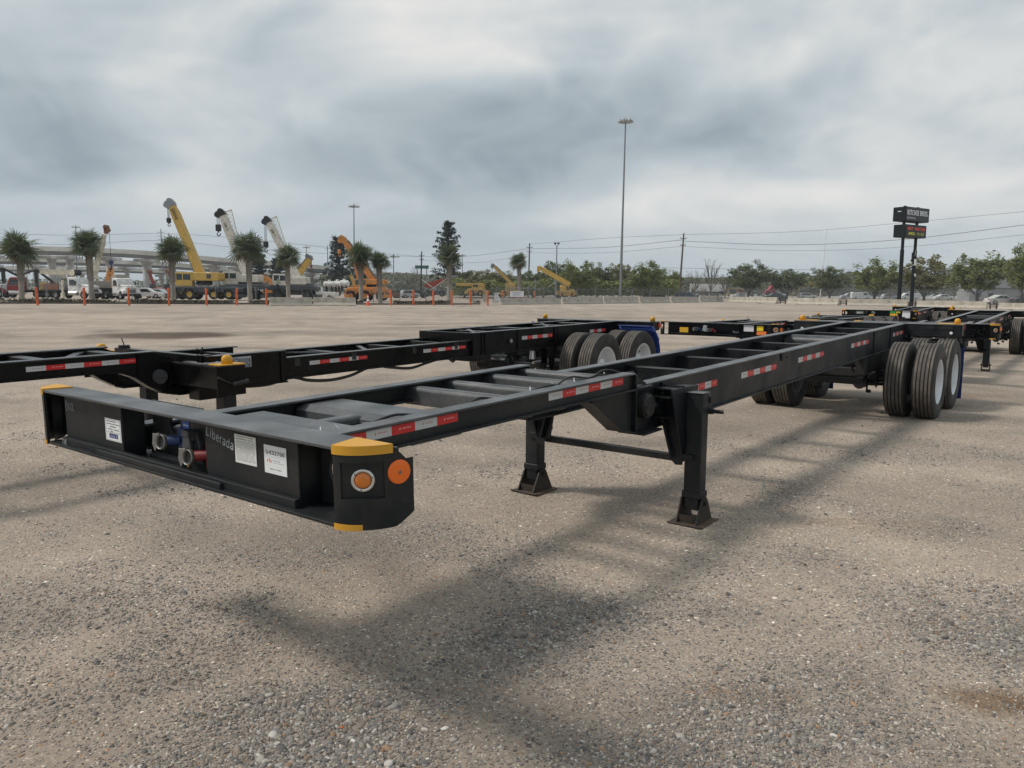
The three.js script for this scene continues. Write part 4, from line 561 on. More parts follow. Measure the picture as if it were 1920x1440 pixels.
// ---------------------------------------------------------------- the edge of the yard
const hor = (px) => 551.1 + 0.0082 * (px - 960);
const zAt = (px, py) => 1.653 / ((py - hor(px)) / F + SLOPE);   // distance of the sloping yard seen at a pixel
function spot(px, z) { const p = at(px, 560, z); return [p[0], groundY(p[0], z), -z]; }
const bollardM = paint([0.62, 0.10, 0.018], [0.4, 0.2, 0.1], 0.35, 0.6, 301);
{
  let first; const geo = merge([cy([0, -0.1, 0], [0, 1.52, 0], 0.1, 0.1, 18), lathe([[0.1, 1.52], [0.085, 1.57], [0.05, 1.6], [0.0001, 1.61]], 18)]);
  const xs = [[70, 'leftmost'], [158, 'beside the second palm'], [241.5, 'in front of the white tractor'], [316.5, 'before the third palm'], [387, 'in front of the yellow crane'], [444, 'left of the fourth palm'], [500, 'at the end of the concrete barrier'], [733, 'right of the traffic cone'], [775, 'second right of the traffic cone'], [812.5, 'just left of the palm under the pine'], [847, 'just right of the palm under the pine'], [882, 'in front of the low yellow crane'], [914.5, 'left of the white sign board']];
  xs.forEach(([px, w], i) => { const t = first ? first.clone() : thing('bollard', '', 'bollard'); if (!first) { first = t; obj('post', geo, bollardM, t); obj('base_collar', cy([0, -0.05, 0], [0, 0.03, 0], 0.17, 0.15, 16), P.concrete, t); } else { t.name = numbered('bollard'); scene.add(t); }
    const z = zAt(px, 572.6); t.position.set(...spot(px, z)); t.rotation.z = [0.04, 0, 0, 0, 0, -0.01, 0.02, 0, -.01, 0, 0, .015, 0][i]; tag(t, 'orange steel bollard ' + w, 'bollard', 'orange bollards along the yard edge'); });
  for (const [px, py, w] of [[944, 563, 'behind the white sign board'], [973, 562, 'before the notice board palm'], [1002, 563, 'right of the notice board']]) { const t = first.clone(); t.name = numbered('bollard'); scene.add(t); const z = 118; t.position.set(...spot(px, z)); tag(t, 'small far orange bollard ' + w, 'bollard', 'orange bollards along the yard edge'); }
}
function cone(px, z, h, label) { const t = thing('traffic_cone', label, 'traffic cone', spot(px, z)); const O = M(0.75, 0.10, 0.03, 0.5); obj('body', lathe([[0.17 * h, 0.04], [0.155 * h, 0.06], [0.035 * h, h * 0.97], [0.02 * h, h], [0.0001, h]], 20), O, t); obj('base_plate', bx(-0.24 * h, 0.24 * h, 0, 0.045, -0.24 * h, 0.24 * h, 0.01), O, t); obj('white_band', lathe([[0.117 * h, h * 0.38], [0.084 * h, h * 0.6]].map(([a, b]) => [a + 0.006, b]), 20), P.white, t); obj('white_band', lathe([[0.069 * h, h * 0.72], [0.053 * h, h * 0.84]].map(([a, b]) => [a + 0.006, b]), 20), P.white, t); }
cone(690, zAt(690, 572.6), 1.15, 'orange traffic cone with white bands at the barrier end'); cone(645, 100, 1.1, 'far orange traffic cone in front of the orange crane');
// concrete barriers
function barrier(p, q, h, label, mat, group) {
  const dx = q[0] - p[0], dz = q[2] - p[2], L = Math.hypot(dx, dz), t = thing('concrete_barrier', label, 'barrier', p, Math.atan2(-dz, dx), group), k = h / 0.81;
  const prof = [[-0.30, 0.05], [0.30, 0.05], [0.30, 0.09], [0.13, 0.33], [0.085, 0.80], [0.075, 0.81], [-0.075, 0.81], [-0.085, 0.80], [-0.13, 0.33], [-0.30, 0.09]].map(([a, b]) => [a * k, b * k]);
  obj('body', pzy(prof, 0.01, L - 0.01, [], 0.008), mat, t);
  for (const [a, b] of [[0.0, 0.2], [0.36, 0.64], [0.8, 1]]) obj('foot', bx(a * L + 0.012, b * L - 0.012, -0.06, 0.05 * k - 0.002, -0.29 * k, 0.29 * k), mat, t);
  if (L > 2) for (const f of [0.3, 0.7]) obj('lifting_slot', [cy([f * L, 0.55 * k, 0.09 * k], [f * L, 0.55 * k, 0.125 * k], 0.04, 0.04, 10)], P.dark, t);
  return t;
}
const bars = [[505, 573, 585, 573, 15.6, 'tan concrete barrier nearest the white cranes, right of the bollards', 0], [587, 573, 667, 573.4, 15.4, 'tan concrete barrier that ends at the traffic cone', 0], [937, 570.8, 1050, 570.2, 11.8, 'grey concrete barrier next to the white sign board', 0], [1053, 570, 1129, 569.2, 13, 'grey barrier below the slanting yellow boom', 0], [1131, 569, 1195, 568.4, 12.6, 'grey barrier at the foot of the tall light mast', 0], [1198, 568.2, 1254, 567.6, 11.5, 'grey barrier right of the tall light mast', 0], [1257, 567.4, 1308, 566.6, 11, 'grey barrier beside the wooden utility pole', 0], [1311, 566.4, 1354, 566, 10.5, 'short grey barrier before the white semi trailer', 0],
  [1369, 566.4, 1458, 569.4, 10.6, 'pale barrier under the dark parked car', 1], [1478, 570, 1574, 572.6, 12, 'pale barrier with faded white paint writing', 1], [1589, 572.6, 1702, 574.4, 12.2, 'pale barrier behind the left leg of the pylon sign', 1], [1721, 575.8, 1852, 578.6, 12.4, 'pale barrier right of the pylon sign', 1], [1875, 580, 1990, 584, 13, 'pale barrier cut by the right frame edge', 1]];
for (const [a, ya, b, yb, hpx, lab, nw] of bars) { const za = zAt(a, ya), zb = zAt(b, yb), h = hpx * (za + zb) / 2 / F; const t = barrier(spot(a, za), spot(b, zb), h, lab, nw ? P.concreteNew : P.concrete, 'concrete barriers round the yard');
  if (lab.includes('writing')) { const L = Math.hypot(spot(b, zb)[0] - spot(a, za)[0], zb - za); obj('painted_writing', keep((() => { const g = new THREE.PlaneGeometry(2.2, 0.55); g.rotateX(-0.12); return g.translate(L * 0.38, h * 0.72, 0.122 * h / 0.81); })()), new THREE.MeshStandardMaterial({ color: 0xe8e6dc, roughness: 0.9, transparent: true, alphaMap: canvasTex(256, 64, (x) => { x.fillStyle = '#000'; x.fillRect(0, 0, 256, 64); x.fillStyle = '#bbb'; x.font = 'italic bold 30px sans-serif'; x.fillText('8! Latimer', 30, 28); x.fillText('1 ...', 110, 58); }, false) }), t); } }
// low guard rails in the gaps between the pale barriers
for (const [px, y, w] of [[1468, 569.5, 14], [1582, 572.5, 16], [1711, 575, 18], [1864, 579.5, 18]]) { const z = zAt(px, y) + 0.5, s = z / F, p = spot(px, z), t = thing('guard_rail', 'short dark guard rail filling the barrier gap ' + (px < 1500 ? 'left of the painted barrier' : px < 1600 ? 'right of the painted barrier' : px < 1800 ? 'at the right sign leg' : 'under the white sedan'), 'guard rail', p, 0, 'guard rails in the barrier gaps'); obj('rail', [bx(-w * s / 2, w * s / 2, 0.42, 0.52, -0.03, 0.03, 0.01), bx(-w * s / 2, w * s / 2, 0.2, 0.28, -0.03, 0.03, 0.01)], P.wood, t); obj('post', bx(w * s * 0.3, w * s * 0.3 + 0.14, -0.1, 0.85, -0.16, -0.03, 0.01), P.wood, t); obj('post', bx(-w * s * 0.35, -w * s * 0.35 + 0.12, -0.1, 0.65, -0.16, -0.03, 0.01), P.wood, t); }
// planting strip with pale kerb stones along the left
{
  const pts = []; for (const [px, y] of [[-60, 568.5], [60, 568.5], [160, 568.7], [260, 569], [340, 569.4], [420, 569.8], [500, 570]]) pts.push(spot(px, zAt(px, y)));
  for (const [px, y] of [[560, 570], [640, 570.2], [700, 570.5], [760, 570.6], [830, 570.6], [900, 570.2]]) pts.push(spot(px, zAt(px, y)));
  const r = rng(401), leaf = [], v = [];
  const strip = (w, y) => { const p = [], q = []; pts.forEach((c) => { p.push([c[0], c[2] + w / 2]); q.unshift([c[0], c[2] - w / 2]); }); const g = pxz([...p, ...q], 0, 0.12); const a = g.attributes.position; for (let i = 0; i < a.count; i++) a.setY(i, a.getY(i) + groundY(a.getX(i), -a.getZ(i))); g.computeVertexNormals(); return g; };
  const bed = obj('planting_bed', strip(3.4), paint([0.045, 0.034, 0.026], [0.10, 0.085, 0.065], 0.8, 1, 411, {}, 0.3)); tag(bed, null, null, null, 'structure');
  const tri = (x, y, z, s) => { const a = r() * 6.28, b = (r() - 0.2) * 1.4, dx = Math.cos(a) * s, dz = Math.sin(a) * s, dy = Math.sin(b) * s; v.push(x, y, z, x + dx, y + dy + s * 0.3, z + dz, x + dx * 0.3 - dz * 0.5, y + dy * 0.6 + s * 0.6, z + dz * 0.3 + dx * 0.5); };
  for (let k = 0; k < pts.length - 1; k++) for (let i = 0; i < 900; i++) { const f = r(), x = lerp(pts[k][0], pts[k + 1][0], f), z = lerp(pts[k][2], pts[k + 1][2], f) + (r() - 0.5) * 3; if (vnoise(x * 0.5, z * 0.5, 5) < 0.42) continue; tri(x, groundY(x, -z) + 0.1 + r() * 0.3 * vnoise(x * 0.4, z * 0.7, 9), z, 0.10 + r() * 0.14); }
  const g = new THREE.BufferGeometry(); g.setAttribute('position', new THREE.BufferAttribute(new Float32Array(v), 3)); g.computeVertexNormals(); tag(obj('low_shrubs', g, paint([0.05, 0.05, 0.028], [0.13, 0.10, 0.055], 0.9, 0.9, 421)), 'low brown and green ground cover in the planting bed', 'ground cover', null, 'stuff');
  let n = 0, sg = bx(-0.9, 0.9, -0.05, 0.2, -0.22, 0.22, 0.06); const KW = ['by the leftmost palm, left', 'by the leftmost palm, right', 'just right of the leftmost bollard', 'below the boom truck load', 'below the boom truck post', 'left of the second bollard', 'right beside the second bollard', 'just right of the second palm', 'below the beige equipment box', 'below the white tractor wheel', 'at the third bollard', 'below the white tractor nose', 'below the small white car', 'left of the third palm', 'right of the third palm', 'below the yellow crane cab', 'left of the fifth bollard', 'left of the seventh bollard', 'touching the seventh bollard']; for (const [k, px] of [12, 33, 76, 95, 120, 136, 152, 193, 210, 228, 245, 258, 286, 312, 332, 345, 372, 486, 492].entries()) { const z = zAt(px, 567.4) + 0.3, t = tag(obj('kerb_stone', sg, P.concreteNew), 'pale kerb stone ' + KW[k], 'kerb stone', 'kerb stones along the planting bed'); t.position.set(...spot(px, z)); t.scale.x = 0.5 + ((n++ * 37) % 10) / 14; t.rotation.y = ((n * 13) % 7 - 3) * 0.03; }
}
// ---------------------------------------------------------------- palms and trees
function foliage(n, seed, inside, size, flat = 0.6, normalUp = 0.4) { // leaf-sized faces spread through a volume
  const r = rng(seed), v = [], nn = []; let k = 0, guard = 0;
  while (k < n && guard++ < n * 60) {
    const p = inside(r); if (!p) continue; k++;
    const s = size * (0.6 + 0.8 * r()), a = r() * 6.283, b = (r() - 0.5) * 2 * flat; const ux = Math.cos(a) * Math.cos(b), uy = Math.sin(b), uz = Math.sin(a) * Math.cos(b); const c = r() * 6.283, wx = -Math.sin(a) * Math.cos(c), wy = Math.sin(c) * 0.8, wz = Math.cos(a) * Math.cos(c);
    v.push(p[0] - ux * s, p[1] - uy * s, p[2] - uz * s, p[0] + wx * s * 0.55, p[1] + wy * s * 0.55, p[2] + wz * s * 0.55, p[0] + ux * s, p[1] + uy * s, p[2] + uz * s, p[0] - ux * s, p[1] - uy * s, p[2] - uz * s, p[0] + ux * s, p[1] + uy * s, p[2] + uz * s, p[0] - wx * s * 0.55, p[1] - wy * s * 0.55, p[2] - wz * s * 0.55);
  }
  const g = new THREE.BufferGeometry(); g.setAttribute('position', new THREE.BufferAttribute(new Float32Array(v), 3)); g.computeVertexNormals(); return norm(g);
}
const leafM = (a, b, seed) => { const m = new THREE.MeshPhysicalMaterial(); const q = paint(a, b, 0.9, 0.85, seed, {}, 0.5); m.color.copy(q.color); m.map = q.map; m.roughness = 0.95; m.transmission = seed === 511 || seed === 513 ? 0 : 0.35; m.thickness = 0; m.side = THREE.DoubleSide; return m; };
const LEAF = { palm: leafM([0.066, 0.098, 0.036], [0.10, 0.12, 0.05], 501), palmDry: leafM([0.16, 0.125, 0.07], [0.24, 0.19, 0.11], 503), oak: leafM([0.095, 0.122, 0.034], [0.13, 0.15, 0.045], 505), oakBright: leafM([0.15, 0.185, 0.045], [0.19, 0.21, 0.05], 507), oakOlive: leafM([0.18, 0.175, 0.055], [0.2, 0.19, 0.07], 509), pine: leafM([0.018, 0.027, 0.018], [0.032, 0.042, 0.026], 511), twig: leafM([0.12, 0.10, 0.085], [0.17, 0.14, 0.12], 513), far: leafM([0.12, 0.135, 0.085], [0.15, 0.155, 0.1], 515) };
const BARK = { palm: paint([0.36, 0.325, 0.285], [0.085, 0.07, 0.058], 0.9, 0.95, 521, {}, 0.8), oak: paint([0.035, 0.03, 0.026], [0.07, 0.06, 0.05], 0.6, 0.95, 523), grey: paint([0.13, 0.115, 0.10], [0.2, 0.18, 0.16], 0.6, 0.95, 525) };
function palmProto(seed, h, crownR) {
  const t = new THREE.Group(), r = rng(seed); // trunk with criss-cross boots
  const N = 60, pr = []; for (let i = 0; i <= N; i++) { const y = i / N * h, f = i / N; pr.push([lerp(0.28, 0.2, Math.min(1, f * 1.4)) * (f > 0.88 ? 0.9 : 1) * (1 + (f > 0.35 ? 0.10 : 0.03) * ((i % 2) - 0.5)), y]); } pr.push([0.0001, h + 0.1]);
  obj('trunk', lathe(pr, 16), BARK.palm, t);
  const boots = []; for (let k = 0; k < 90; k++) { const y = h * (0.38 + 0.56 * k / 90), a = k * 2.4; const R = 0.21; boots.push(bar([Math.cos(a) * R, y, Math.sin(a) * R], [Math.cos(a + 0.5) * (R + 0.09), y + 0.34, Math.sin(a + 0.5) * (R + 0.09)], 0.12, 0.04)); } obj('leaf_boots', boots, BARK.palm, t);
  const mk = (n, dry, e0, e1, rr, blades = 20) => {
    const v = []; for (let k = 0; k < n; k++) {
      const az = k * 2.39996 + r() * 0.5, el = lerp(e1, e0, Math.pow((k + 0.5) / n, 0.8)) + (r() - 0.5) * 0.25, L = rr * (0.85 + r() * 0.3), pet = L * 0.5;
      const d = [Math.cos(az) * Math.cos(el), Math.sin(el), Math.sin(az) * Math.cos(el)], side = [-Math.sin(az), 0, Math.cos(az)], up = [-Math.cos(az) * Math.sin(el), Math.cos(el), -Math.sin(az) * Math.sin(el)];
      const tw = (r() - 0.5) * 2.2, sd = side.map((q, i) => q * Math.cos(tw) + up[i] * Math.sin(tw)), uq = up.map((q, i) => q * Math.cos(tw) - side[i] * Math.sin(tw)); for (let i = 0; i < 3; i++) { side[i] = sd[i]; up[i] = uq[i]; }
      const o = [d[0] * pet, h + 0.05 + d[1] * pet * 0.95, d[2] * pet], P3 = (s, f, q) => [0, 1, 2].map((i) => o[i] + d[i] * f + side[i] * s + up[i] * q - (i === 1 ? 0.30 * (f * f + s * s) / L : 0));
      v.push(0, h - 0.1, 0, ...[0, 1, 2].map((i) => o[i] + side[i] * 0.03), ...[0, 1, 2].map((i) => o[i] - side[i] * 0.03));
      for (let b = 0; b < blades; b++) { const a = lerp(-1.75, 1.75, b / (blades - 1)), l = L * 0.62 * (1 - 0.25 * Math.abs(a) / 1.75) * (0.8 + 0.4 * r()), w = 0.03 * L, c = Math.cos(a), s = Math.sin(a), fold = 0.22 * Math.abs(s), m = 0.45;
        const m0 = P3(s * l * m - c * w, c * l * m + s * w, fold * l * m), m1 = P3(s * l * m + c * w, c * l * m - s * w, fold * l * m), e = P3(s * l, c * l, fold * l * 0.7 - 0.06 * l); v.push(...o, ...m0, ...m1, ...m0, ...e, ...m1); }
    } const g = new THREE.BufferGeometry(); g.setAttribute('position', new THREE.BufferAttribute(new Float32Array(v), 3)); g.computeVertexNormals(); return norm(g);
  };
  obj('crown', [mk(26, false, -0.75, 1.4, crownR * 1.1, 13), foliage(700, seed + 3, (q) => { const a = q() * 6.283, u = q() * 2 - 1, rr = Math.pow(q(), 0.5) * crownR * 0.5; return [Math.cos(a) * Math.sqrt(1 - u * u) * rr, h + 0.1 + u * rr * 0.9, Math.sin(a) * Math.sqrt(1 - u * u) * rr]; }, crownR * 0.13)], LEAF.palm, t); obj('heart_fronds', mk(22, false, -0.9, 1.45, crownR * 0.66, 12), LEAF.palm, t); obj('dry_fronds', mk(8, true, -1.3, -0.7, crownR * 0.85, 11), LEAF.palmDry, t); return t;
}
{
  const protos = [palmProto(1, 1, 0.4), palmProto(2, 1, 0.4)].slice(0, 0); // heights differ, each size is grown on its own
  const list = [[41, 567, 470, 37, 'palm with a full round crown, leftmost in the row'], [173, 568, 462, 30, 'palm with a crown half hiding the white boom'], [325, 568, 474, 31, 'palm left of the yellow crane boom'], [469, 568, 470, 34, 'palm in front of the left white crane'], [541, 566, 484, 25, 'palm in front of the right white crane', 1], [677, 569, 484, 28, 'palm with a dense crown in front of the orange crane'], [713, 569, 493, 22, 'smaller palm right of the orange crane', 1], [842, 569, 484, 25, 'palm in front of the tall dark pine'], [974, 565, 494, 18, 'slim palm behind the white notice board', 1]];
  for (const [px, by, ty, hw, lab, slim] of list) { const z = zAt(px, Math.min(by, 569)) - (by > 567 ? 0.5 : 0), s = z / F, h = (by + 3 - ty) * s; const t = palmProto(px, h, hw * s * 1.0); t.name = numbered('palm_tree'); scene.add(t); t.position.set(...spot(px, z)); t.position.y -= 0.1; t.rotation.y = px; t.rotation.z = ((px * 7) % 10 - 5) * 0.006; tag(t, lab, 'palm tree', 'palms along the yard edge'); }
}
function treeProto(seed, o) { // o: h, trunk, r (half width), ry, gaps, leaves, size
  const t = new THREE.Group(), r = rng(seed), limbs = [], tips = [];
  const th = o.trunk, c0 = th + o.ry; limbs.push(tube([[0, -0.15, 0], [0.05 * o.r, th * 0.5, 0.03], [0, th, 0]], o.r * 0.055, 8, 8));
  for (let k = 0; k < o.limbs; k++) { const a = k / o.limbs * 6.283 + r(), e = 0.35 + r() * 0.75, L = o.r * (0.7 + 0.35 * r()), L2 = (e) => [Math.cos(a) * Math.cos(e), Math.sin(e), Math.sin(a) * Math.cos(e)], d = L2(e); const m = [d[0] * L * 0.5, th + d[1] * o.ry * 0.75, d[2] * L * 0.5], q = [d[0] * L, th + d[1] * o.ry * 1.7, d[2] * L]; limbs.push(tube([[0, th * 0.9, 0], [m[0] * 0.5, lerp(th, m[1], 0.5), m[2] * 0.5], m, q], o.r * 0.026, 10, 6)); tips.push(m, q); for (let j = 0; j < 3; j++) { const b = [q[0] + (r() - 0.5) * o.r * 0.7, q[1] + (r() - 0.2) * o.ry * 0.6, q[2] + (r() - 0.5) * o.r * 0.7]; limbs.push(tube([m, [(m[0] + b[0]) / 2, (m[1] + b[1]) / 2 + 0.1, (m[2] + b[2]) / 2], b], o.r * 0.011, 6, 5)); tips.push(b); } }
  obj('trunk', limbs, o.bark || BARK.oak, t);
  const cl = []; for (let k = 0; k < (o.clumps || 34); k++) { const a = r() * 6.283, u = r() * 2 - 1, rr = Math.pow(r(), 0.45); cl.push([Math.cos(a) * Math.sqrt(1 - u * u) * rr * o.r, c0 + u * rr * o.ry * (u < 0 ? 0.75 : 1.1) + (o.lean || 0), Math.sin(a) * Math.sqrt(1 - u * u) * rr * o.r, o.r * (0.14 + 0.16 * r())]); } for (const p of tips) cl.push([p[0], Math.min(p[1], c0 + o.ry), p[2], o.r * (0.13 + 0.12 * r())]);
  obj('crown', foliage(o.leaves, seed + 9, (q) => { const c = cl[(q() * cl.length) | 0], a = q() * 6.283, u = q() * 2 - 1, rr = Math.pow(q(), 0.5) * c[3]; return [c[0] + Math.cos(a) * Math.sqrt(1 - u * u) * rr, c[1] + u * rr * 0.75, c[2] + Math.sin(a) * Math.sqrt(1 - u * u) * rr]; }, o.size), o.leaf, t); return t;
}
{
  const proto = {}; const kinds = { oak: { leaf: LEAF.oak }, bright: { leaf: LEAF.oakBright }, olive: { leaf: LEAF.oakOlive }, far: { leaf: LEAF.far } };
  for (const k in kinds) for (let v = 0; v < 3; v++) proto[k + v] = treeProto(600 + v * 7 + k.length, { r: 1, ry: 0.85, trunk: 0.36, limbs: 6, leaves: 6500, size: 0.055, clumps: 80, ...kinds[k] });
  const tree = (px, by, ty, hw, z, k, lab, grp) => { const t = proto[k].clone(); t.name = numbered('shade_tree'); scene.add(t); const s = z / F, p = spot(px, z); t.position.set(p[0], p[1] - 0.1 + (560 > by ? 0 : 0), p[2]); const H_ = (hor(px) + (1.606 - p[1]) * F / z - ty) * s; t.scale.set(hw * s, H_ / 2.1, hw * s); t.rotation.y = px * 0.7; tag(t, lab, 'tree', grp); return t; };
  const G = 'shade trees along the road';
  tree(1405, 558, 490, 42, 205, 'oak0', 'broad green tree left of the red truck', G); tree(1477, 559, 503, 32, 205, 'oak1', 'smaller tree behind the white hatchback', G); tree(1556, 560, 500, 34, 180, 'oak2', 'dull tree under the thin white mast', G); tree(1640, 565, 488, 47, 150, 'bright1', 'broad yellow green tree left of the pylon sign', G); tree(1731, 565, 482, 46, 150, 'olive0', 'tree directly behind the right sign leg', G); tree(1830, 567, 474, 52, 140, 'bright0', 'biggest round tree right of the pylon sign', G); tree(1916, 570, 462, 36, 125, 'bright2', 'tree cut by the right frame edge', G);
  tree(1213, 556, 491, 36, 150, 'bright2', 'green tree right of the tall light mast', G); tree(1160, 556, 494, 30, 165, 'olive1', 'tree at the foot of the tall light mast', G); tree(1120, 556, 494, 30, 160, 'oak0', 'tree left of the tall light mast', G); tree(1082, 556, 487, 34, 150, 'bright0', 'tree behind the slanting yellow boom', G); tree(1042, 556, 490, 30, 160, 'oak2', 'dark tree behind the twin lamp post', G); tree(1253, 556, 505, 26, 175, 'bright1', 'low green tree left of the wooden utility pole', G);
  tree(870, 556, 508, 34, 170, 'olive2', 'olive tree right of the tall pine', G); tree(905, 556, 507, 32, 160, 'olive0', 'olive tree above the low yellow crane', G); tree(940, 556, 508, 32, 175, 'olive1', 'olive tree behind the thin dark boom', G); tree(1000, 556, 506, 32, 170, 'oak1', 'dark tree behind the slim palm', G); tree(1020, 556, 512, 30, 185, 'olive2', 'olive tree between palm and lamp post', G);
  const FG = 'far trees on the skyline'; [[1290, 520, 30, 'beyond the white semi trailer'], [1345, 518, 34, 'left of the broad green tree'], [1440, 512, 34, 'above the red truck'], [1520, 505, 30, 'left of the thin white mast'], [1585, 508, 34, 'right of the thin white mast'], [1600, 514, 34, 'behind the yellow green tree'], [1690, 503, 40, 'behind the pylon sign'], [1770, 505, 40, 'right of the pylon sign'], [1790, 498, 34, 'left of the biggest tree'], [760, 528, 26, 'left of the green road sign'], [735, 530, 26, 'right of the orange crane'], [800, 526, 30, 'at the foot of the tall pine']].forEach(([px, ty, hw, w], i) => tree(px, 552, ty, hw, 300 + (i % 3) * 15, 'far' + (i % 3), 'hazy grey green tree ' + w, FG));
  // bare trees
  const bare = treeProto(777, { r: 1, ry: 0.95, trunk: 0.45, limbs: 9, leaves: 900, size: 0.028, clumps: 50, leaf: LEAF.twig, bark: BARK.grey }); const bt = (px, ty, hw, z, lab) => { const t = bare.clone(); t.name = numbered('bare_tree'); scene.add(t); const s = z / F, p = spot(px, z); t.position.set(...p); t.scale.set(hw * s, (hor(px) + (1.606 - p[1]) * F / z - ty) * s / 2.35, hw * s); t.rotation.y = px; tag(t, lab, 'tree', 'bare winter trees'); };
  bt(1332, 484, 22, 230, 'tall bare tree against the sky above the white semi trailer'); bt(1300, 506, 24, 215, 'low bare tree left of the tall bare one'); bt(1360, 512, 22, 225, 'bare brown tree right of the tall bare one'); bt(778, 500, 14, 200, 'bare tree beside the dark utility pole'); bt(1668, 535, 10, 135, 'leafless bush left of the pylon sign'); bt(1318, 536, 13, 140, 'leafless bush before the white semi trailer');
  // pines
  const pine = (px, ty, hw, z, by, seed, lab, shape) => { const s = z / F, p = spot(px, z), h = (hor(px) + (1.606 - p[1]) * F / z - ty) * s, t = thing('pine_tree', lab, 'pine tree', p, 0, 'dark pines'), r = rng(seed), cl = [], lb = [tube([[0, -0.2, 0], [0.1, h * 0.5, 0.1], [0.05, h * 0.97, 0]], 0.22, 10, 7)], R = hw * s;
    for (let k = 0; k < 54; k++) { const f = 0.22 + 0.77 * (k + r()) / 54, a = k * 2.4 + r(), w = R * shape(f) * (0.55 + 0.5 * r()), q = [Math.cos(a) * w, h * f + w * 0.12, Math.sin(a) * w]; lb.push(cy([0, h * f - w * 0.15, 0], q, 0.07, 0.03, 5)); for (const m of [1, 0.62, 0.3]) cl.push([q[0] * m + (r() - .5) * 0.3, q[1] - (1 - m) * w * 0.2, q[2] * m, R * (0.13 + 0.09 * r())]); }
    obj('trunk', lb, BARK.oak, t); obj('crown', foliage(6500, seed, (q) => { const c = cl[(q() * cl.length) | 0], a = q() * 6.283, u = q() * 2 - 1, rr = Math.pow(q(), 0.5) * c[3]; return [c[0] + Math.cos(a) * Math.sqrt(1 - u * u) * rr, c[1] + u * rr * 0.6, c[2] + Math.sin(a) * Math.sqrt(1 - u * u) * rr]; }, 0.22, 0.9), LEAF.pine, t); };
  pine(840, 418, 33, 170, 553, 31, 'tallest dark pine tapering to a leaning tip behind a palm', (f) => f < 0.5 ? 0.9 + 0.2 * Math.sin(f * 9) : lerp(1.0, 0.28, (f - 0.5) / 0.5)); pine(637, 447, 32, 185, 553, 33, 'wide dark pine behind the orange boom tip', (f) => lerp(1.05, 0.35, f * f)); pine(672, 466, 26, 195, 553, 35, 'dark pine right of the orange boom tip', (f) => lerp(1, 0.4, f)); pine(487, 478, 20, 200, 553, 37, 'hazy pine between the two white cranes', (f) => lerp(1, 0.6, f)); pine(522, 487, 18, 210, 553, 39, 'low pine behind the right white crane', (f) => lerp(1, 0.7, f));
}
// ---------------------------------------------------------------- machines, vehicles, posts and buildings beyond the yard edge
// a group standing at a pixel at distance z; X and Y turn pixels into metres in its own upright frame
function rig(name, label, cat, px, by, z, grp) { const p = at(px, by, z), t = thing(name, label, cat, p, 0, grp), s = z / F; return { t, s, z, X: (x) => (x - px) * s, Y: (y) => (by - y) * s, G: (l) => l.map(([x, y]) => [(x - px) * s, (by - y) * s]) }; }
const COL = { craneY: paint([0.58, 0.38, 0.08], [0.36, 0.24, 0.08], 0.35, 0.5, 701), craneW: paint([0.66, 0.64, 0.58], [0.45, 0.42, 0.36], 0.35, 0.5, 703), craneO: paint([0.58, 0.24, 0.055], [0.42, 0.2, 0.08], 0.35, 0.5, 705), ochre: paint([0.46, 0.31, 0.1], [0.25, 0.16, 0.06], 0.4, 0.6, 706), carrier: paint([0.045, 0.055, 0.066], [0.12, 0.12, 0.11], 0.5, 0.6, 707), cream: paint([0.62, 0.58, 0.47], [0.45, 0.4, 0.32], 0.3, 0.5, 709), glass: M(0.03, 0.045, 0.05, 0.12), white: paint([0.68, 0.69, 0.69], [0.5, 0.48, 0.44], 0.25, 0.4, 711), beige: paint([0.36, 0.33, 0.27], [0.25, 0.22, 0.18], 0.4, 0.6, 713), redCab: paint([0.24, 0.018, 0.02], [0.2, 0.1, 0.08], 0.3, 0.5, 715), redPump: paint([0.27, 0.04, 0.03], [0.3, 0.12, 0.08], 0.3, 0.5, 717), silver: paint([0.42, 0.44, 0.46], [0.35, 0.35, 0.34], 0.3, 0.35, 719), darkGreen: paint([0.02, 0.03, 0.034], [0.05, 0.05, 0.05], 0.3, 0.3, 721), deck: paint([0.62, 0.61, 0.57], [0.5, 0.49, 0.46], 0.6, 0.9, 723, {}, 0.05), girder: paint([0.24, 0.25, 0.27], [0.16, 0.155, 0.15], 0.5, 0.8, 725, {}, 0.05), column: paint([0.58, 0.59, 0.6], [0.5, 0.5, 0.5], 0.4, 0.9, 726, {}, 0.1), grey: paint([0.3, 0.31, 0.33], [0.2, 0.2, 0.2], 0.5, 0.8, 727, {}, 0.1), tan: paint([0.4, 0.31, 0.18], [0.3, 0.24, 0.15], 0.5, 0.8, 729, {}, 0.1), teal: M(0.02, 0.14, 0.17, 0.6), tyre: M(0.02, 0.019, 0.018, 0.9), signBlack: new THREE.MeshPhysicalMaterial({ color: new THREE.Color().setRGB(0.005, 0.0085, 0.0095), roughness: 0.45, specularIntensity: 0.4 }), rustRed: paint([0.22, 0.09, 0.045], [0.14, 0.07, 0.04], 0.6, 0.8, 733) };  // deck and girder are paled so their colour carries the distance haze
const bigTyre = keep(metre(lathe([[0.5, -0.34], [0.62, -0.42], [0.85, -0.42], [0.97, -0.36], [1.0, -0.2], [0.97, -0.19], [0.97, -0.1], [1, -0.09], [1, 0.09], [0.97, 0.1], [0.97, 0.19], [1.0, 0.2], [0.97, 0.36], [0.85, 0.42], [0.62, 0.42], [0.5, 0.34]], 26).rotateX(Math.PI / 2)));
const bigRim = keep(metre(lathe([[0.0001, 0.12], [0.18, 0.16], [0.2, 0.1], [0.36, 0.08], [0.46, 0.34], [0.54, 0.36], [0.54, -0.3], [0.1, -0.3]], 22).rotateX(Math.PI / 2)));
const P_dark = P.dark;
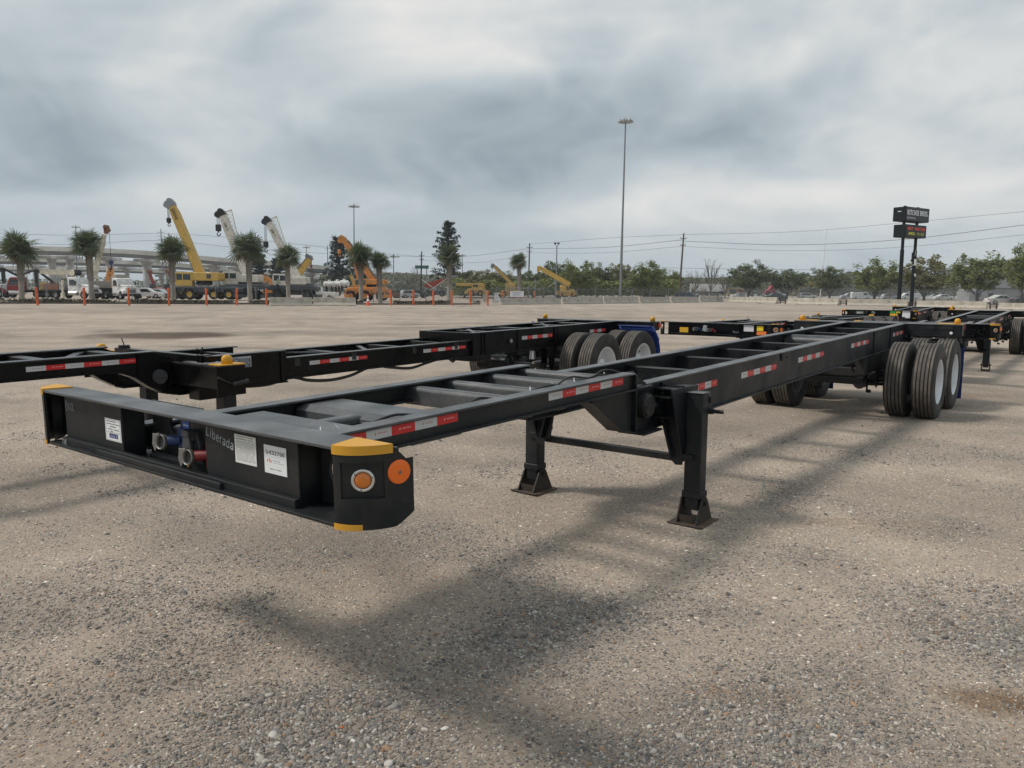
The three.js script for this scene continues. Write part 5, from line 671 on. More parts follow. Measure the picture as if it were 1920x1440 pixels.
function roadWheel(t, x, r, z, side, rimMat, w = 1) { const m = obj('wheel', bigRim, rimMat, t); m.position.set(x, r, z); m.scale.set(r, r, r * w * side); obj('tyre', bigTyre, COL.tyre, m); return m; }
// telescopic crane drawn by its own outline; o: boom base and tip, widths, colours
function crane(label, o) {
  const R = rig('mobile_crane', label, 'crane', o.px, o.by, o.z, o.grp), { t, s, X, Y, G } = R, c = o.col;
  if (o.carrier) { const [x0, x1, y0, y1] = o.carrier, d = 1.25; obj('carrier', [pxy(G([[x0, y0 + 8], [x0, y0 + 3], [x0 + 6, y0], [x1 - 6, y0], [x1, y0 + 3], [x1, y0 + 8]]), -d, d, [], 0.05), bx(X(lerp(x0, x1, 0.30)), X(lerp(x0, x1, 0.64)), Y(y1 - 3), Y(y0 + 7), -0.7, 0.7, 0.05), pxy(G([[lerp(x0, x1, 0.68), y0 + 1], [lerp(x0, x1, 0.70), y0 - 4], [lerp(x0, x1, 0.93), y0 - 2], [lerp(x0, x1, 0.96), y0 + 1]]), -0.9, 0.9, [], 0.04), bx(X(x0 + 8), X(x1 - 8), Y(y0), Y(y0) + 0.12, -1.0, 1.0), bx(X(x0) - 0.2, X(x0) + 0.5, Y(y1) - 0.1, Y(y1) + 0.35, -1.5, 1.5, 0.03), bx(X(x1) - 0.5, X(x1) + 0.2, Y(y1) - 0.1, Y(y1) + 0.35, -1.5, 1.5, 0.03)], o.carCol || COL.carrier, t); obj('fender', (o.wheels || []).map(([x, y, r]) => pxy(G([[x - r - 2, y - r * 0.4], [x - r, y - r - 3], [x + r, y - r - 3], [x + r + 2, y - r * 0.4], [x + r, y - r * 0.4], [x + r - 2, y - r - 1], [x - r + 2, y - r - 1], [x - r, y - r * 0.4]]), 0.9, 1.5)), o.carCol || COL.carrier, t); }
  for (const [x, y, r] of o.wheels || []) for (const sd of [1, -1]) { const w = roadWheel(t, X(x), r * s, sd * 1.25, sd, o.rim || c, 0.8); w.position.y = Y(y); }
  if (o.house) { const [x0, x1, y0, y1] = o.house; obj('counterweight', [bx(X(x0), X(x1), Y(y1), Y(y0), -1.15, 1.15, 0.08), bx(X(x1) - 0.02, X(x1) + 0.12, Y(y1) + 0.15, Y(y0) - 0.1, -0.9, 0.9, 0.04)], c, t); obj('turntable', cy([X((x0 * 2 + x1) / 3), Y(y1) - 0.6, 0], [X((x0 * 2 + x1) / 3), Y(y1), 0], 1.0, 1.0, 20), P_dark, t); if (o.vent) obj('vent', bx(X(o.vent[0]), X(o.vent[1]), Y(o.vent[3]), Y(o.vent[2]), 1.14, 1.17), COL.carrier, t); }
  if (o.cab) { const [x0, x1, y0, y1] = o.cab, w = x1 - x0, h = y1 - y0, z0 = 0.25, z1 = 1.2, cb = obj('cab', pxy(G([[x0 + w * 0.12, y1], [x0, y1 - h * 0.35], [x0 + w * 0.06, y0 + 1], [x0 + w * 0.12, y0], [x1, y0], [x1, y1]]), z0, z1, [], 0.03), o.cabCol || c, t);
    for (const [a, b, u, v] of [[0.12, 0.44, 0.1, 0.55], [0.5, 0.92, 0.12, 0.55]]) obj('window', bx(X(x0 + w * a), X(x0 + w * b), Y(y0 + h * v), Y(y0 + h * u), z1 - 0.02, z1 + 0.012, 0.01), COL.glass, cb); obj('window', bx(X(x0) - 0.01, X(x0) + 0.03, Y(y0 + h * 0.6), Y(y0 + h * 0.12), z0 + 0.1, z1 - 0.1), COL.glass, cb); }
  // boom: nested sections
  const B = o.boom, a = [X(B[0]), Y(B[1])], b = [X(B[2]), Y(B[3])], L = Math.hypot(b[0] - a[0], b[1] - a[1]), dx = (b[0] - a[0]) / L, dy = (b[1] - a[1]) / L, nx = dy, ny = -dx, w = B[4] * s, Q = (f, k, zz = 0) => [a[0] + dx * L * f + nx * k, a[1] + dy * L * f + ny * k, zz]; // k to the right of the boom's run
  const boomZ = o.boomZ ?? -0.2, sec = (f0, f1, k) => bar(Q(f0, 0, boomZ), Q(f1, 0, boomZ), w * k * 0.8, w * k, [nx, ny, 0]);
  const bm = obj('boom', [sec(-0.04, 0.86, 1)], o.boomCol || c, t); obj('boom_section', [sec(0.86, 0.9, 0.9)], o.boomCol || c, bm); obj('boom_section', [sec(0.9, 0.95, 0.8)], o.boomCol || c, bm); if (o.back) obj('boom_top', bar(Q(0, o.back * w * 0.5, boomZ), Q(0.9, o.back * w * 0.5, boomZ), w * 0.82, w * 0.14, [nx, ny, 0]), COL.carrier, bm);
  const hd = obj('boom_head', [bar(Q(0.94, -w * 0.1, boomZ), Q(1.0, -w * 0.15, boomZ), w * 0.7, w * 1.15, [nx, ny, 0]), cy([...Q(0.985, -w * 0.6).slice(0, 2), boomZ - 0.3], [...Q(0.985, -w * 0.6).slice(0, 2), boomZ + 0.3], w * 0.36, w * 0.36, 16), cy([...Q(1.02, -w * 0.05).slice(0, 2), boomZ - 0.3], [...Q(1.02, -w * 0.05).slice(0, 2), boomZ + 0.3], w * 0.36, w * 0.36, 16), bar(Q(0.97, -w * 0.4, boomZ + 0.25), Q(1.03, -w * 0.3, boomZ + 0.25), 0.06, w * 0.7, [nx, ny, 0])], o.headCol || P.pole, t);
  if (o.cyl) obj('lift_cylinder', [cy([X(o.cyl[0]), Y(o.cyl[1]), boomZ], [X((o.cyl[0] + o.cyl[2]) / 2), Y((o.cyl[1] + o.cyl[3]) / 2), boomZ], 0.2, 0.2, 12), cy([X((o.cyl[0] + o.cyl[2]) / 2), Y((o.cyl[1] + o.cyl[3]) / 2), boomZ], [X(o.cyl[2]), Y(o.cyl[3]), boomZ], 0.12, 0.12, 10)], o.cylCol || P.pole, t);
  if (o.hook) { const [hx, hy, hs] = o.hook, top = Q(0.99, -w * 0.8); const wr = obj('hoist_rope', [-0.16, 0, 0.16].map((d) => cy([X(hx) + d * hs * 1.4, top[1], boomZ], [X(hx) + d * hs, Y(hy), boomZ], 0.03, 0.03, 5)), P.hose, t); obj('hook_block', [bx(X(hx) - 0.42 * hs, X(hx) + 0.42 * hs, Y(hy) - 1.1 * hs, Y(hy), boomZ - 0.25, boomZ + 0.25, 0.12), norm(new THREE.TorusGeometry(0.26 * hs, 0.08 * hs, 8, 16, 4.6)).rotateZ(2.2).translate(X(hx) + 0.02, Y(hy) - 1.55 * hs, boomZ), cy([X(hx), Y(hy) - 1.3 * hs, boomZ], [X(hx), Y(hy) - 1.1 * hs, boomZ], 0.1, 0.1, 8)], o.hookCol || P.hose, wr); }
  if (o.jib) { const l = []; const jx = w * 0.5 + 0.55; l.push(bar(Q(0.42, w * 0.62, boomZ), Q(0.98, jx + 0.35, boomZ), 0.09, 0.09), bar(Q(0.42, w * 0.55, boomZ + 0.3), Q(0.98, w * 0.7, boomZ + 0.3), 0.09, 0.09), bar(Q(0.98, w * 0.2, boomZ), Q(0.98, jx + 0.4, boomZ), 0.1, 0.12)); for (let k = 0; k < 9; k++) { const f = 0.45 + k * 0.06, g = (f2) => lerp(w * 0.62, jx + 0.35, (f2 - 0.42) / 0.56); l.push(bar(Q(f, w * 0.6, boomZ), Q(f + 0.03, g(f + 0.03), boomZ), 0.05, 0.05), bar(Q(f + 0.03, g(f + 0.03), boomZ), Q(f + 0.06, w * 0.62, boomZ), 0.05, 0.05)); } obj('lattice_jib', l, o.boomCol || c, t); }
  if (o.text) { const [txt, f0, f1, col, k] = o.text, g = new THREE.PlaneGeometry(L * (f1 - f0), w * 0.6); g.rotateZ(Math.atan2(dy, dx) + Math.PI); const m = Q((f0 + f1) / 2, 0, boomZ + w * 0.8 * 0.5 + 0.02); obj('lettering', keep(g.translate(...m)), new THREE.MeshStandardMaterial({ color: col, roughness: 0.6, transparent: true, alphaMap: canvasTex(512, 96, (x) => { x.fillStyle = '#000'; x.fillRect(0, 0, 512, 96); x.fillStyle = '#fff'; x.font = 'bold 92px sans-serif'; x.textAlign = 'center'; x.fillText(txt, 256, 80, 480); }, false) }), bm); }
  return R;
}

crane('big yellow crane with a long steep yellow boom and grey head', { px: 375, by: 562.5, z: 104, col: COL.craneY, carrier: [334, 452, 539, 556], wheels: [[335, 552, 10], [364, 552, 10], [408, 552, 9], [436, 552, 9]], house: [368, 417, 512, 527], vent: [395, 403, 515, 523], cab: [336, 368, 512, 537], boom: [377, 513, 327, 384, 14.5], back: 0, cyl: [366, 510, 354, 478], hook: [322, 412, 0.62], text: ['GROVE', 0.70, 0.96, 0x2b2a26, 0], headCol: M(0.24, 0.26, 0.28, 0.5) });
crane('left white crane, its boom tip dark with a hanging black hook block', { px: 462, by: 562, z: 107, col: COL.craneW, carrier: [424, 502, 534, 557], wheels: [[441, 553, 9], [478, 553, 9]], rim: COL.carrier, house: [452, 490, 516, 530], cab: [424, 452, 511, 533], cabCol: COL.craneW, boom: [463, 514, 420, 402, 14], back: 0, hook: [413.5, 424, 0.85], jib: 1, text: ['Link  >>', 0.66, 0.86, 0x3a3a3a, 0], headCol: P.hose });
crane('right white crane, shorter boom with dark tip and long hoist ropes', { px: 550, by: 560, z: 112, col: COL.craneW, carrier: [506, 597, 536, 556], wheels: [[526, 552, 8.5], [580, 552, 8.5]], rim: COL.carrier, house: [545, 578, 520, 534], cab: [516, 545, 515, 537], boom: [556, 518, 505, 415, 12.5], back: 0, hook: [501, 455, 0.8], jib: 1, text: ['Link  >>', 0.66, 0.86, 0x3a3a3a, 0], headCol: P.hose });
crane('yellow crane boom with a black top edge behind the right white crane', { px: 562, by: 556, z: 124, col: COL.craneY, carrier: [545, 600, 540, 552], house: [548, 570, 526, 540], boom: [560, 514, 583, 485, 11], back: -1, hook: [584, 497, 0.4], hookCol: COL.redCab, wheels: [[590, 551, 6]] });
crane('orange crane with a stubby cluttered boom tip, half hidden by two palms', { px: 690, by: 565, z: 104, col: COL.craneO, carrier: [652, 728, 540, 557], carCol: COL.craneO, wheels: [[662, 555, 9], [688, 555, 9.5], [716, 556, 8]], house: [690, 725, 525, 534], cab: [668, 690, 524, 543], boom: [701, 526, 644, 449, 11.5], back: 1, cyl: [672, 524, 664, 492], cylCol: COL.craneO, hook: [637.5, 470, 0.5], hookCol: COL.craneO, headCol: COL.craneO });
crane('small yellow crane boom with dark patches left of the slim palm', { px: 950, by: 556, z: 135, col: COL.ochre, carrier: [938, 972, 546, 552], carCol: COL.ochre, house: [948, 966, 532, 545], boom: [967, 540, 924, 498, 6.5], back: 1, hook: [923, 500, 0.35], wheels: [[945, 552, 5], [966, 552, 5]] });
crane('ochre crane boom slanting down to the right beside the twin lamp post', { px: 1056, by: 557, z: 125, col: COL.craneY, house: [1050, 1060, 535, 553], boom: [1066, 533, 1011, 503, 8.5], back: 0, hook: [1009.5, 508, 0.38], boomCol: COL.craneY, headCol: COL.craneY, wheels: [[1050, 553, 4.5], [1074, 553, 4.5]], carrier: [1046, 1078, 546, 551], carCol: COL.ochre });
crane('low yellow crane travelling with its boom laid flat', { px: 890, by: 555, z: 135, col: COL.ochre, carrier: [874, 912, 542, 550], carCol: COL.ochre, wheels: [[885, 550, 5], [901, 550, 5]], house: [896, 908, 532, 543], cab: [886, 897, 533, 543], boom: [904, 534, 851, 533.5, 5.5], back: 0, headCol: COL.carrier });
// excavator arms and a red folded pump
function excavator(px, by, z, label, o) { const { t, s, X, Y, G } = rig('excavator', label, 'excavator', px, by, z); obj('tracks', [pxy(G([[px - 12, by], [px + 12, by], [px + 14, by - 3], [px + 12, by - 6], [px - 12, by - 6], [px - 14, by - 3]]), 0.6, 1.2, [], 0.05), pxy(G([[px - 12, by], [px + 12, by], [px + 14, by - 3], [px + 12, by - 6], [px - 12, by - 6], [px - 14, by - 3]]), -1.2, -0.6, [], 0.05)], COL.tyre, t); obj('body', pxy(G([[px - 10, by - 7], [px + 12, by - 7], [px + 12, by - 15], [px - 2, by - 16], [px - 10, by - 13]]), -1.1, 1.1, [], 0.08), o.col, t); obj('cab', pxy(G([[px - 10, by - 8], [px - 2, by - 8], [px - 2, by - 22], [px - 8, by - 22]]), 0.2, 1.1, [], 0.05), COL.glass, t); obj('boom', o.arm.slice(1).map((b, i) => bar([X(o.arm[i][0]), Y(o.arm[i][1]), 0], [X(b[0]), Y(b[1]), 0], 0.35, o.w * s * (1 - i * 0.15))), o.col, t); obj('bucket', pxy(G(o.bucket), -0.5, 0.5, [], 0.04), o.bcol || o.col, t); }
excavator(204, 553, 128, 'orange excavator behind the white tractor, arm folded', { col: COL.craneO, w: 7, arm: [[203, 536], [205, 515], [211, 503], [214, 528]], bucket: [[212, 527], [217, 527], [216, 536], [211, 534]] });
excavator(508, 556, 124, 'orange excavator between the two white cranes, arm reaching left', { col: COL.craneO, w: 8, arm: [[516, 534], [500, 522], [488, 518], [497, 533], [514, 538]], bucket: [[513, 535], [519, 536], [518, 544], [512, 542]] });
excavator(668, 560, 112, 'yellow excavator arm left of the orange crane', { col: COL.craneY, w: 6, arm: [[665, 545], [664, 531], [656, 512]], bucket: [[654, 508], [658, 510], [659, 516], [655, 515]], bcol: P.hose });
excavator(296, 556, 125, 'red excavator arm between the white tractor and the palm', { col: COL.redPump, w: 5, arm: [[292, 540], [285, 521], [282, 508]], bucket: [[279, 507], [285, 508], [286, 513], [281, 513]], bcol: COL.rustRed });
excavator(322, 556, 128, 'dark red excavator arm left of the yellow crane cab', { col: COL.redCab, w: 4, arm: [[325, 542], [321, 520], [318, 508]], bucket: [[314, 506], [321, 508], [321, 513], [316, 512]], bcol: COL.rustRed });
{ const { t, X, Y, G } = rig('concrete_pump', 'red folded concrete pump boom with white struts behind a palm', 'concrete pump', 815, 556, 118); obj('boom', [pxy(G([[796, 536], [800, 532], [830, 522.5], [835, 525], [824, 534], [812, 541], [798, 539]]), -0.4, 0.4, [[813, 530], [824, 527], [818, 534]].length ? [] : [])], COL.redPump, t); obj('strut', [bar([X(792), Y(525), 0.6], [X(819), Y(544), 0.6], 0.07, 0.07), bar([X(836), Y(524), 0.6], [X(800), Y(550), 0.6], 0.07, 0.07)], P.white, t); obj('carrier', bx(X(798), X(836), Y(552), Y(545), -1.1, 1.1, 0.06), COL.carrier, t); for (const x of [803, 812, 830]) roadWheel(t, X(x), 0.48, 1.0, 1, P.rimDull); }

// trucks
function truckWheels(t, xs, r, z, rim) { for (const x of xs) for (const sd of [-1, 1]) roadWheel(t, x, r, sd * z, sd, rim); }
function conventional(label, p, turn, o) { // bonneted lorry heading +x
  const t = thing('bonneted_truck', label, 'truck', p, turn), c = o.col; obj('chassis', [bx(-5.2, 2.6, 0.75, 0.95, -0.45, -0.3), bx(-5.2, 2.6, 0.75, 0.95, 0.3, 0.45)], P.dark, t);
  const cab = obj('cab', [pxy([[-0.9, 0.9], [0.75, 0.9], [0.75, 1.75], [0.45, 2.65], [0.25, 2.75], [-0.9, 2.78]], -1.0, 1.0, [], 0.06)], c, t); obj('windscreen', pxy([[0.80, 1.80], [0.52, 2.58], [0.50, 2.58], [0.77, 1.80]], -0.86, 0.86), COL.glass, cab); for (const s of [-1, 1]) obj('window', pxy([[-0.55, 1.8], [0.55, 1.8], [0.3, 2.5], [-0.55, 2.5]], s > 0 ? 1.045 : -1.065, s > 0 ? 1.065 : -1.045), COL.glass, cab);
  obj('bonnet', pxy([[0.78, 0.85], [2.55, 0.85], [2.6, 1.55], [2.45, 1.68], [0.78, 1.85]], -0.72, 0.72, [], 0.1), o.bonnet || c, t); const g = obj('grille', bx(2.62, 2.68, 0.85, 1.55, -0.5, 0.5, 0.02), P.rimDull, t); obj('grille_bar', Array.from({ length: 7 }, (_, i) => bx(2.68, 2.70, 0.88, 1.52, -0.45 + i * 0.15 - 0.015, -0.45 + i * 0.15 + 0.015)), P.dark, g);
  for (const s of [-1, 1]) { obj('fender', pxy([[1.05, 0.62], [1.15, 1.1], [1.5, 1.32], [2.1, 1.3], [2.6, 1.05], [2.6, 0.7], [2.35, 0.75], [2.2, 1.05], [1.5, 1.1], [1.3, 0.6]], s > 0 ? 0.7 : -1.15, s > 0 ? 1.15 : -0.7, [], 0.04), o.fender || c, t); obj('headlight', bx(2.62, 2.68, 0.95, 1.15, s > 0 ? 0.78 : -1.02, s > 0 ? 1.02 : -0.78, 0.03), P.white, t); obj('fuel_tank', cy([-0.8, 0.72, s * 0.85], [0.6, 0.72, s * 0.85], 0.3, 0.3, 16), P.chrome, t); if (o.stack) obj('exhaust_stack', cy([-1.1, 0.9, s * 0.85], [-1.1, 3.1, s * 0.85], 0.09, 0.09, 10), P.chrome, t); obj('mirror', [bx(0.75, 0.85, 1.9, 2.3, s > 0 ? 1.25 : -1.4, s > 0 ? 1.4 : -1.25, 0.02)], P.hose, t); }
  obj('bumper', bx(2.62, 2.8, 0.4, 0.75, -1.15, 1.15, 0.05), o.bump || P.dark, t); truckWheels(t, [1.75, -2.9, -4.2].slice(0, o.axles || 3), 0.5, 0.98, o.rim || P.silver);
  if (o.body) o.body(t); return t; }
const sp = (px, by, z) => at(px, by, z);
conventional('white bonneted tractor facing the yard behind the bollards', sp(232, 561, 104), -0.72, { col: COL.white, stack: 0, body: (t) => { obj('rear_rack', [bx(-1.4, -1.1, 0.95, 3.0, -0.9, 0.9, 0.05), bx(-1.5, -0.6, 2.85, 3.3, -0.7, 0.7, 0.1)], COL.beige, t); } });
conventional('white truck cab carrying the flat white boom, half behind the second palm', sp(150, 560, 104), -0.3, { col: COL.white, axles: 2, body: (t) => {
  const bd = obj('flatbed', bx(-6.2, -1.1, 0.95, 1.15, -1.15, 1.15, 0.03), P.dark, t); obj('load', [bx(-5.2, -2.6, 1.15, 2.0, -1.0, 0.9, 0.06)], COL.rustRed, bd); obj('tool_box', [bx(-2.4, -1.5, 1.15, 2.2, -1.0, 1.0, 0.04)], P.silver, bd);
  obj('crane_post', [cy([-1.4, 1.1, 0], [-1.1, 3.4, 0], 0.28, 0.2, 14), bx(-1.75, -1.45, 0.1, 2.4, 1.0, 1.25, 0.06)], COL.cream, t); const b = obj('boom', [bar([-0.7, 3.45, 0.1], [-4.2, 3.5, 1.1], 0.6, 0.66), bar([-4.2, 3.5, 1.1], [-5.0, 3.5, 1.34], 0.45, 0.5), bar([-1.2, 2.5, 0], [-2.6, 3.1, 0.6], 0.22, 0.24)], COL.cream, t); obj('boom_pivot', cy([-0.6, 3.45, -0.35], [-0.6, 3.45, 0.5], 0.42, 0.42, 16), COL.cream, b); obj('winch', cy([-0.2, 3.45, -0.3], [-0.2, 3.45, 0.4], 0.4, 0.4, 14), P.dark, b); } });
{ const { t, X, Y, G } = rig('boom_truck', 'boom truck with a pale raised boom beside the white tractor', 'truck', 195, 560, 107); obj('flatbed', bx(X(172), X(222), Y(544), Y(540), -1.2, 1.2, 0.03), P_dark, t); obj('equipment_box', bx(X(178), X(202), Y(540), Y(527), -1.1, 1.1, 0.05), COL.beige, t); obj('frame', bx(X(172), X(220), Y(549), Y(544), -0.5, 0.5), P_dark, t); const b = obj('boom', [bar([X(180), Y(512), 0], [X(199), Y(453), 0], 0.5, 0.62), bar([X(199), Y(453), 0], [X(202), Y(442), 0], 0.4, 0.45), pxy(G([[179, 510], [187, 523], [184, 524], [177, 515]]), -0.35, 0.35, [], 0.03), bar([X(184), Y(522), 0.2], [X(192), Y(492), 0.2], 0.16, 0.18)], COL.cream, t); obj('boom_head', [bx(X(202), X(209), Y(441), Y(429), -0.3, 0.3, 0.15), cy([X(206), Y(429), -0.3], [X(206), Y(429), 0.3], 0.32, 0.32, 14), cy([X(209), Y(434), -0.3], [X(209), Y(434), 0.3], 0.25, 0.25, 14)], COL.rustRed, b); obj('hoist_rope', cy([X(211), Y(432), 0], [X(212), Y(490), 0], 0.03, 0.03, 5), P_dark, b); obj('hook_block', [bx(X(209), X(215), Y(497), Y(489), -0.2, 0.2, 0.08), cy([X(212), Y(504), 0], [X(212), Y(497), 0], 0.09, 0.12, 8)], M(0.01, 0.03, 0.12, 0.4), b); truckWheels(t, [X(188), X(204)], 0.5, 0.95, P.silver); }
conventional('red and silver bonneted truck with black loader arms at the left frame edge', sp(32, 558, 108), 3.35, { col: COL.redCab, bonnet: COL.silver, stack: 1, axles: 3, fender: COL.redCab, body: (t) => { obj('bonnet_panel', bx(0.9, 2.5, 0.95, 1.6, -0.83, 0.83, 0.05), COL.silver, t); const a = obj('loader_arm', [bar([-2.6, 0.9, 0], [-2.6, 3.9, 0], 0.35, 0.35), bar([-2.6, 3.9, 0], [-4.6, 2.2, 0.2], 0.25, 0.3), bar([-2.4, 3.8, 0.3], [-0.6, 3.2, 0.3], 0.2, 0.22)], P.hose, t); obj('grapple', [bx(-4.9, -4.3, 1.4, 2.2, -0.4, 0.5, 0.1)], P.dark, a); obj('flatbed', bx(-6, -1.2, 0.95, 1.1, -1.1, 1.1), P.dark, t); obj('cargo', [bx(-4.1, -3.2, 1.1, 2.1, -0.8, 0.8, 0.1)], COL.ochre, t); } });
conventional('dark truck with black loader arm cut off by the left frame edge', sp(-22, 558, 112), 3.3, { col: COL.silver, stack: 1, axles: 2, body: (t) => { obj('loader_arm', [bar([-2.2, 0.9, 0], [-2.2, 4.2, 0], 0.4, 0.4), bar([-2.2, 4.2, 0], [-4.0, 3.2, 0.2], 0.3, 0.3), bar([-2.1, 4.3, 0], [-1.0, 3.0, 0.1], 0.3, 0.3)], P.hose, t); } });
// cars
function car(label, px, z, len, h, turn, col, kind = 'suv', grp) {
  const p = spot(px, z), t = thing(kind === 'pickup' ? 'pickup_truck' : kind === 'van' ? 'van' : 'car', label, kind === 'pickup' ? 'pickup truck' : kind === 'van' ? 'van' : 'car', p, turn, grp), l = len / 2, g = 0.28;
  const body = kind === 'sedan' ? [[-l, g + 0.1], [-l + 0.05, h * 0.58], [-l * 0.72, h * 0.66], [-l * 0.3, h * 0.98], [l * 0.12, h], [l * 0.42, h * 0.68], [l * 0.9, h * 0.58], [l, h * 0.42], [l, g + 0.05], [l * 0.9, g]] : kind === 'van' ? [[-l, g], [-l, h * 0.9], [-l * 0.94, h], [l * 0.55, h], [l * 0.8, h * 0.62], [l, h * 0.5], [l, g]] : kind === 'pickup' ? [[-l, g + 0.2], [-l, h * 0.56], [-l * 0.12, h * 0.58], [-l * 0.05, h * 0.97], [l * 0.28, h], [l * 0.5, h * 0.64], [l * 0.93, h * 0.58], [l, h * 0.45], [l, g + 0.1], [l * 0.9, g + 0.1]] : [[-l, g + 0.15], [-l, h * 0.6], [-l * 0.86, h * 0.94], [-l * 0.6, h], [l * 0.1, h], [l * 0.42, h * 0.66], [l * 0.93, h * 0.56], [l, h * 0.4], [l, g + 0.05]];
  const b = obj('body', pxy(body, -0.88, 0.88, [], 0.06), col, t), win = kind === 'sedan' ? [[[-l * 0.62, h * 0.66], [-l * 0.28, h * 0.93], [-l * 0.1, h * 0.95], [-l * 0.1, h * 0.66]], [[-l * 0.06, h * 0.66], [-l * 0.06, h * 0.95], [l * 0.1, h * 0.95], [l * 0.34, h * 0.67]]] : kind === 'van' ? [[[l * 0.2, h * 0.62], [l * 0.2, h * 0.9], [l * 0.5, h * 0.9], [l * 0.68, h * 0.62]]] : kind === 'pickup' ? [[[-l * 0.02, h * 0.62], [0, h * 0.92], [l * 0.12, h * 0.94], [l * 0.12, h * 0.62]], [[l * 0.15, h * 0.62], [l * 0.15, h * 0.94], [l * 0.27, h * 0.93], [l * 0.44, h * 0.65]]] : [[[-l * 0.82, h * 0.64], [-l * 0.76, h * 0.9], [-l * 0.36, h * 0.94], [-l * 0.36, h * 0.64]], [[-l * 0.32, h * 0.64], [-l * 0.32, h * 0.94], [l * 0.08, h * 0.93], [l * 0.34, h * 0.65]]];
  for (const w of win) for (const s of [-1, 1]) obj('window', pxy(w, s > 0 ? 0.935 : -0.95, s > 0 ? 0.95 : -0.935), COL.glass, b);
  for (const x of [-l * 0.62, l * 0.64]) for (const s of [-1, 1]) roadWheel(t, x, 0.34, s * 0.8, s, P.silver, 0.7);
  for (const s of [-1, 1]) { obj('headlight', bx(l * 0.96, l + 0.055, h * 0.44, h * 0.52, s > 0 ? 0.5 : -0.84, s > 0 ? 0.84 : -0.5, 0.02), P.white, t); obj('tail_light', bx(-l - 0.055, -l * 0.97, h * 0.48, h * 0.6, s > 0 ? 0.55 : -0.86, s > 0 ? 0.86 : -0.55, 0.02), P.redLens, t); } return t; }
car('white hatchback on the road under the two small trees', 1513, 205, 4.6, 1.6, 0.05, COL.white); car('dark green sedan parked behind the pale barrier', 1451, 150, 4.8, 1.45, 3.1, COL.darkGreen, 'sedan'); car('white car left of the broad green tree', 1385, 250, 5, 1.6, 3.1, COL.white); car('white sedan right of the biggest tree', 1877, 130, 4.9, 1.5, 0, COL.white, 'sedan'); car('dark sedan cut by the right frame edge', 1926, 128, 4.8, 1.5, 0, COL.darkGreen, 'sedan');
car('white van left of the pylon sign', 1613, 235, 5.6, 2.0, 0, COL.white, 'van'); car('white van behind the pylon sign legs', 1705, 235, 5.5, 1.9, 3.14, COL.white, 'van'); car('silver car between the pylon sign legs', 1668, 240, 4.8, 1.6, 0, COL.silver); car('white low car right of the pylon sign', 1769, 215, 5.2, 1.5, 0, COL.white, 'sedan'); car('white car at the left end of the van row', 1590, 240, 4.8, 1.7, 3.14, COL.silver);
car('white pickup with a dark flatbed right of the white cranes', 600, 120, 5.4, 1.95, 3.14, COL.white, 'pickup'); car('white car right of the white tractor', 277, 116, 4.4, 1.5, 0.15, COL.white); car('silver car parked far right of the white tractor', 300, 118, 4.2, 1.4, 0, COL.silver, 'sedan'); car('blue car behind the wooden utility pole', 1288, 150, 4.4, 1.5, 0, M(0.03, 0.06, 0.13, 0.4)); car('grey car beyond the fence left of the utility pole', 1226, 165, 4.6, 1.5, 0, COL.darkGreen, 'sedan');
for (const [px, z, c, l] of [[735, 150, COL.rustRed, 'rusty brown car in the far row'], [752, 152, COL.darkGreen, 'dark car in the far row'], [768, 150, COL.silver, 'silver car in the far row'], [784, 151, COL.darkGreen, 'black hatchback in the far row before the utility pole']]) car(l, px, z, 3.4, 1.5, 0.4, c, 'suv', 'far row of parked cars');
{ // tankers, box trailers, red truck
  const tank = (px, by, z, len, r, lab) => { const { t } = rig('white_tank', lab, 'tank', px, by, z); obj('barrel', [cy([-len / 2, r + 0.7, 0], [len / 2, r + 0.7, 0], r, r, 22), cy([-len / 2 - r * 0.4, r + 0.7, 0], [-len / 2, r + 0.7, 0], r * 0.5, r, 22), cy([len / 2, r + 0.7, 0], [len / 2 + r * 0.4, r + 0.7, 0], r, r * 0.5, 22)], COL.white, t); obj('manhole', cy([0, 2 * r + 0.65, 0], [0, 2 * r + 0.95, 0], 0.25, 0.25, 12), COL.white, t); obj('saddle', [bx(-len * 0.35, -len * 0.25, 0, 0.9, -0.6, 0.6), bx(len * 0.25, len * 0.35, 0, 0.9, -0.6, 0.6)], P.dark, t); };
  tank(618, 547, 128, 1.5, 0.5, 'white barrel tank above the white pickup'); tank(633, 547, 130, 1.0, 0.55, 'white upright-ended tank right of the pickup'); tank(646, 546, 128, 1.2, 0.55, 'white and black tank left of the yellow excavator');
  const tr = (px, by, z, len, h, lab, c) => { const { t } = rig('box_trailer', lab, 'trailer', px, by, z); const b = obj('box', bx(-len / 2, len / 2, 1.1, h, -1.25, 1.25, 0.05), c, t); obj('rib', Array.from({ length: Math.floor(len / 1.2) }, (_, i) => bx(-len / 2 + 0.6 + i * 1.2, -len / 2 + 0.66 + i * 1.2, 1.15, h - 0.05, 1.25, 1.28)), COL.silver, b); obj('frame', bx(-len / 2, len / 2, 0.85, 1.1, -0.5, 0.5), P.dark, t); truckWheels(t, [len * 0.28, len * 0.38], 0.5, 0.98, P.silver); };
  tr(1320, 553, 255, 9, 3.6, 'long white box trailer behind the leafless bush', COL.white); tr(1350, 552, 262, 3.0, 3.4, 'short white box trailer right of the long one', COL.white);
  const { t, G } = rig('red_truck', 'red truck cab between the two green trees', 'truck', 1443, 553, 235); obj('cab', pxy(G([[1434, 552], [1450, 552], [1450, 537], [1445, 536], [1440, 543], [1434, 546]]), -1.1, 1.1, [], 0.06), M(0.32, 0.03, 0.045, 0.5), t); obj('window', pxy(G([[1442, 543], [1446, 543], [1446, 539], [1444, 539]]), 1.16, 1.2), COL.glass, t); truckWheels(t, [-1.0, 0.9], 0.5, 1.0, P_dark);
}
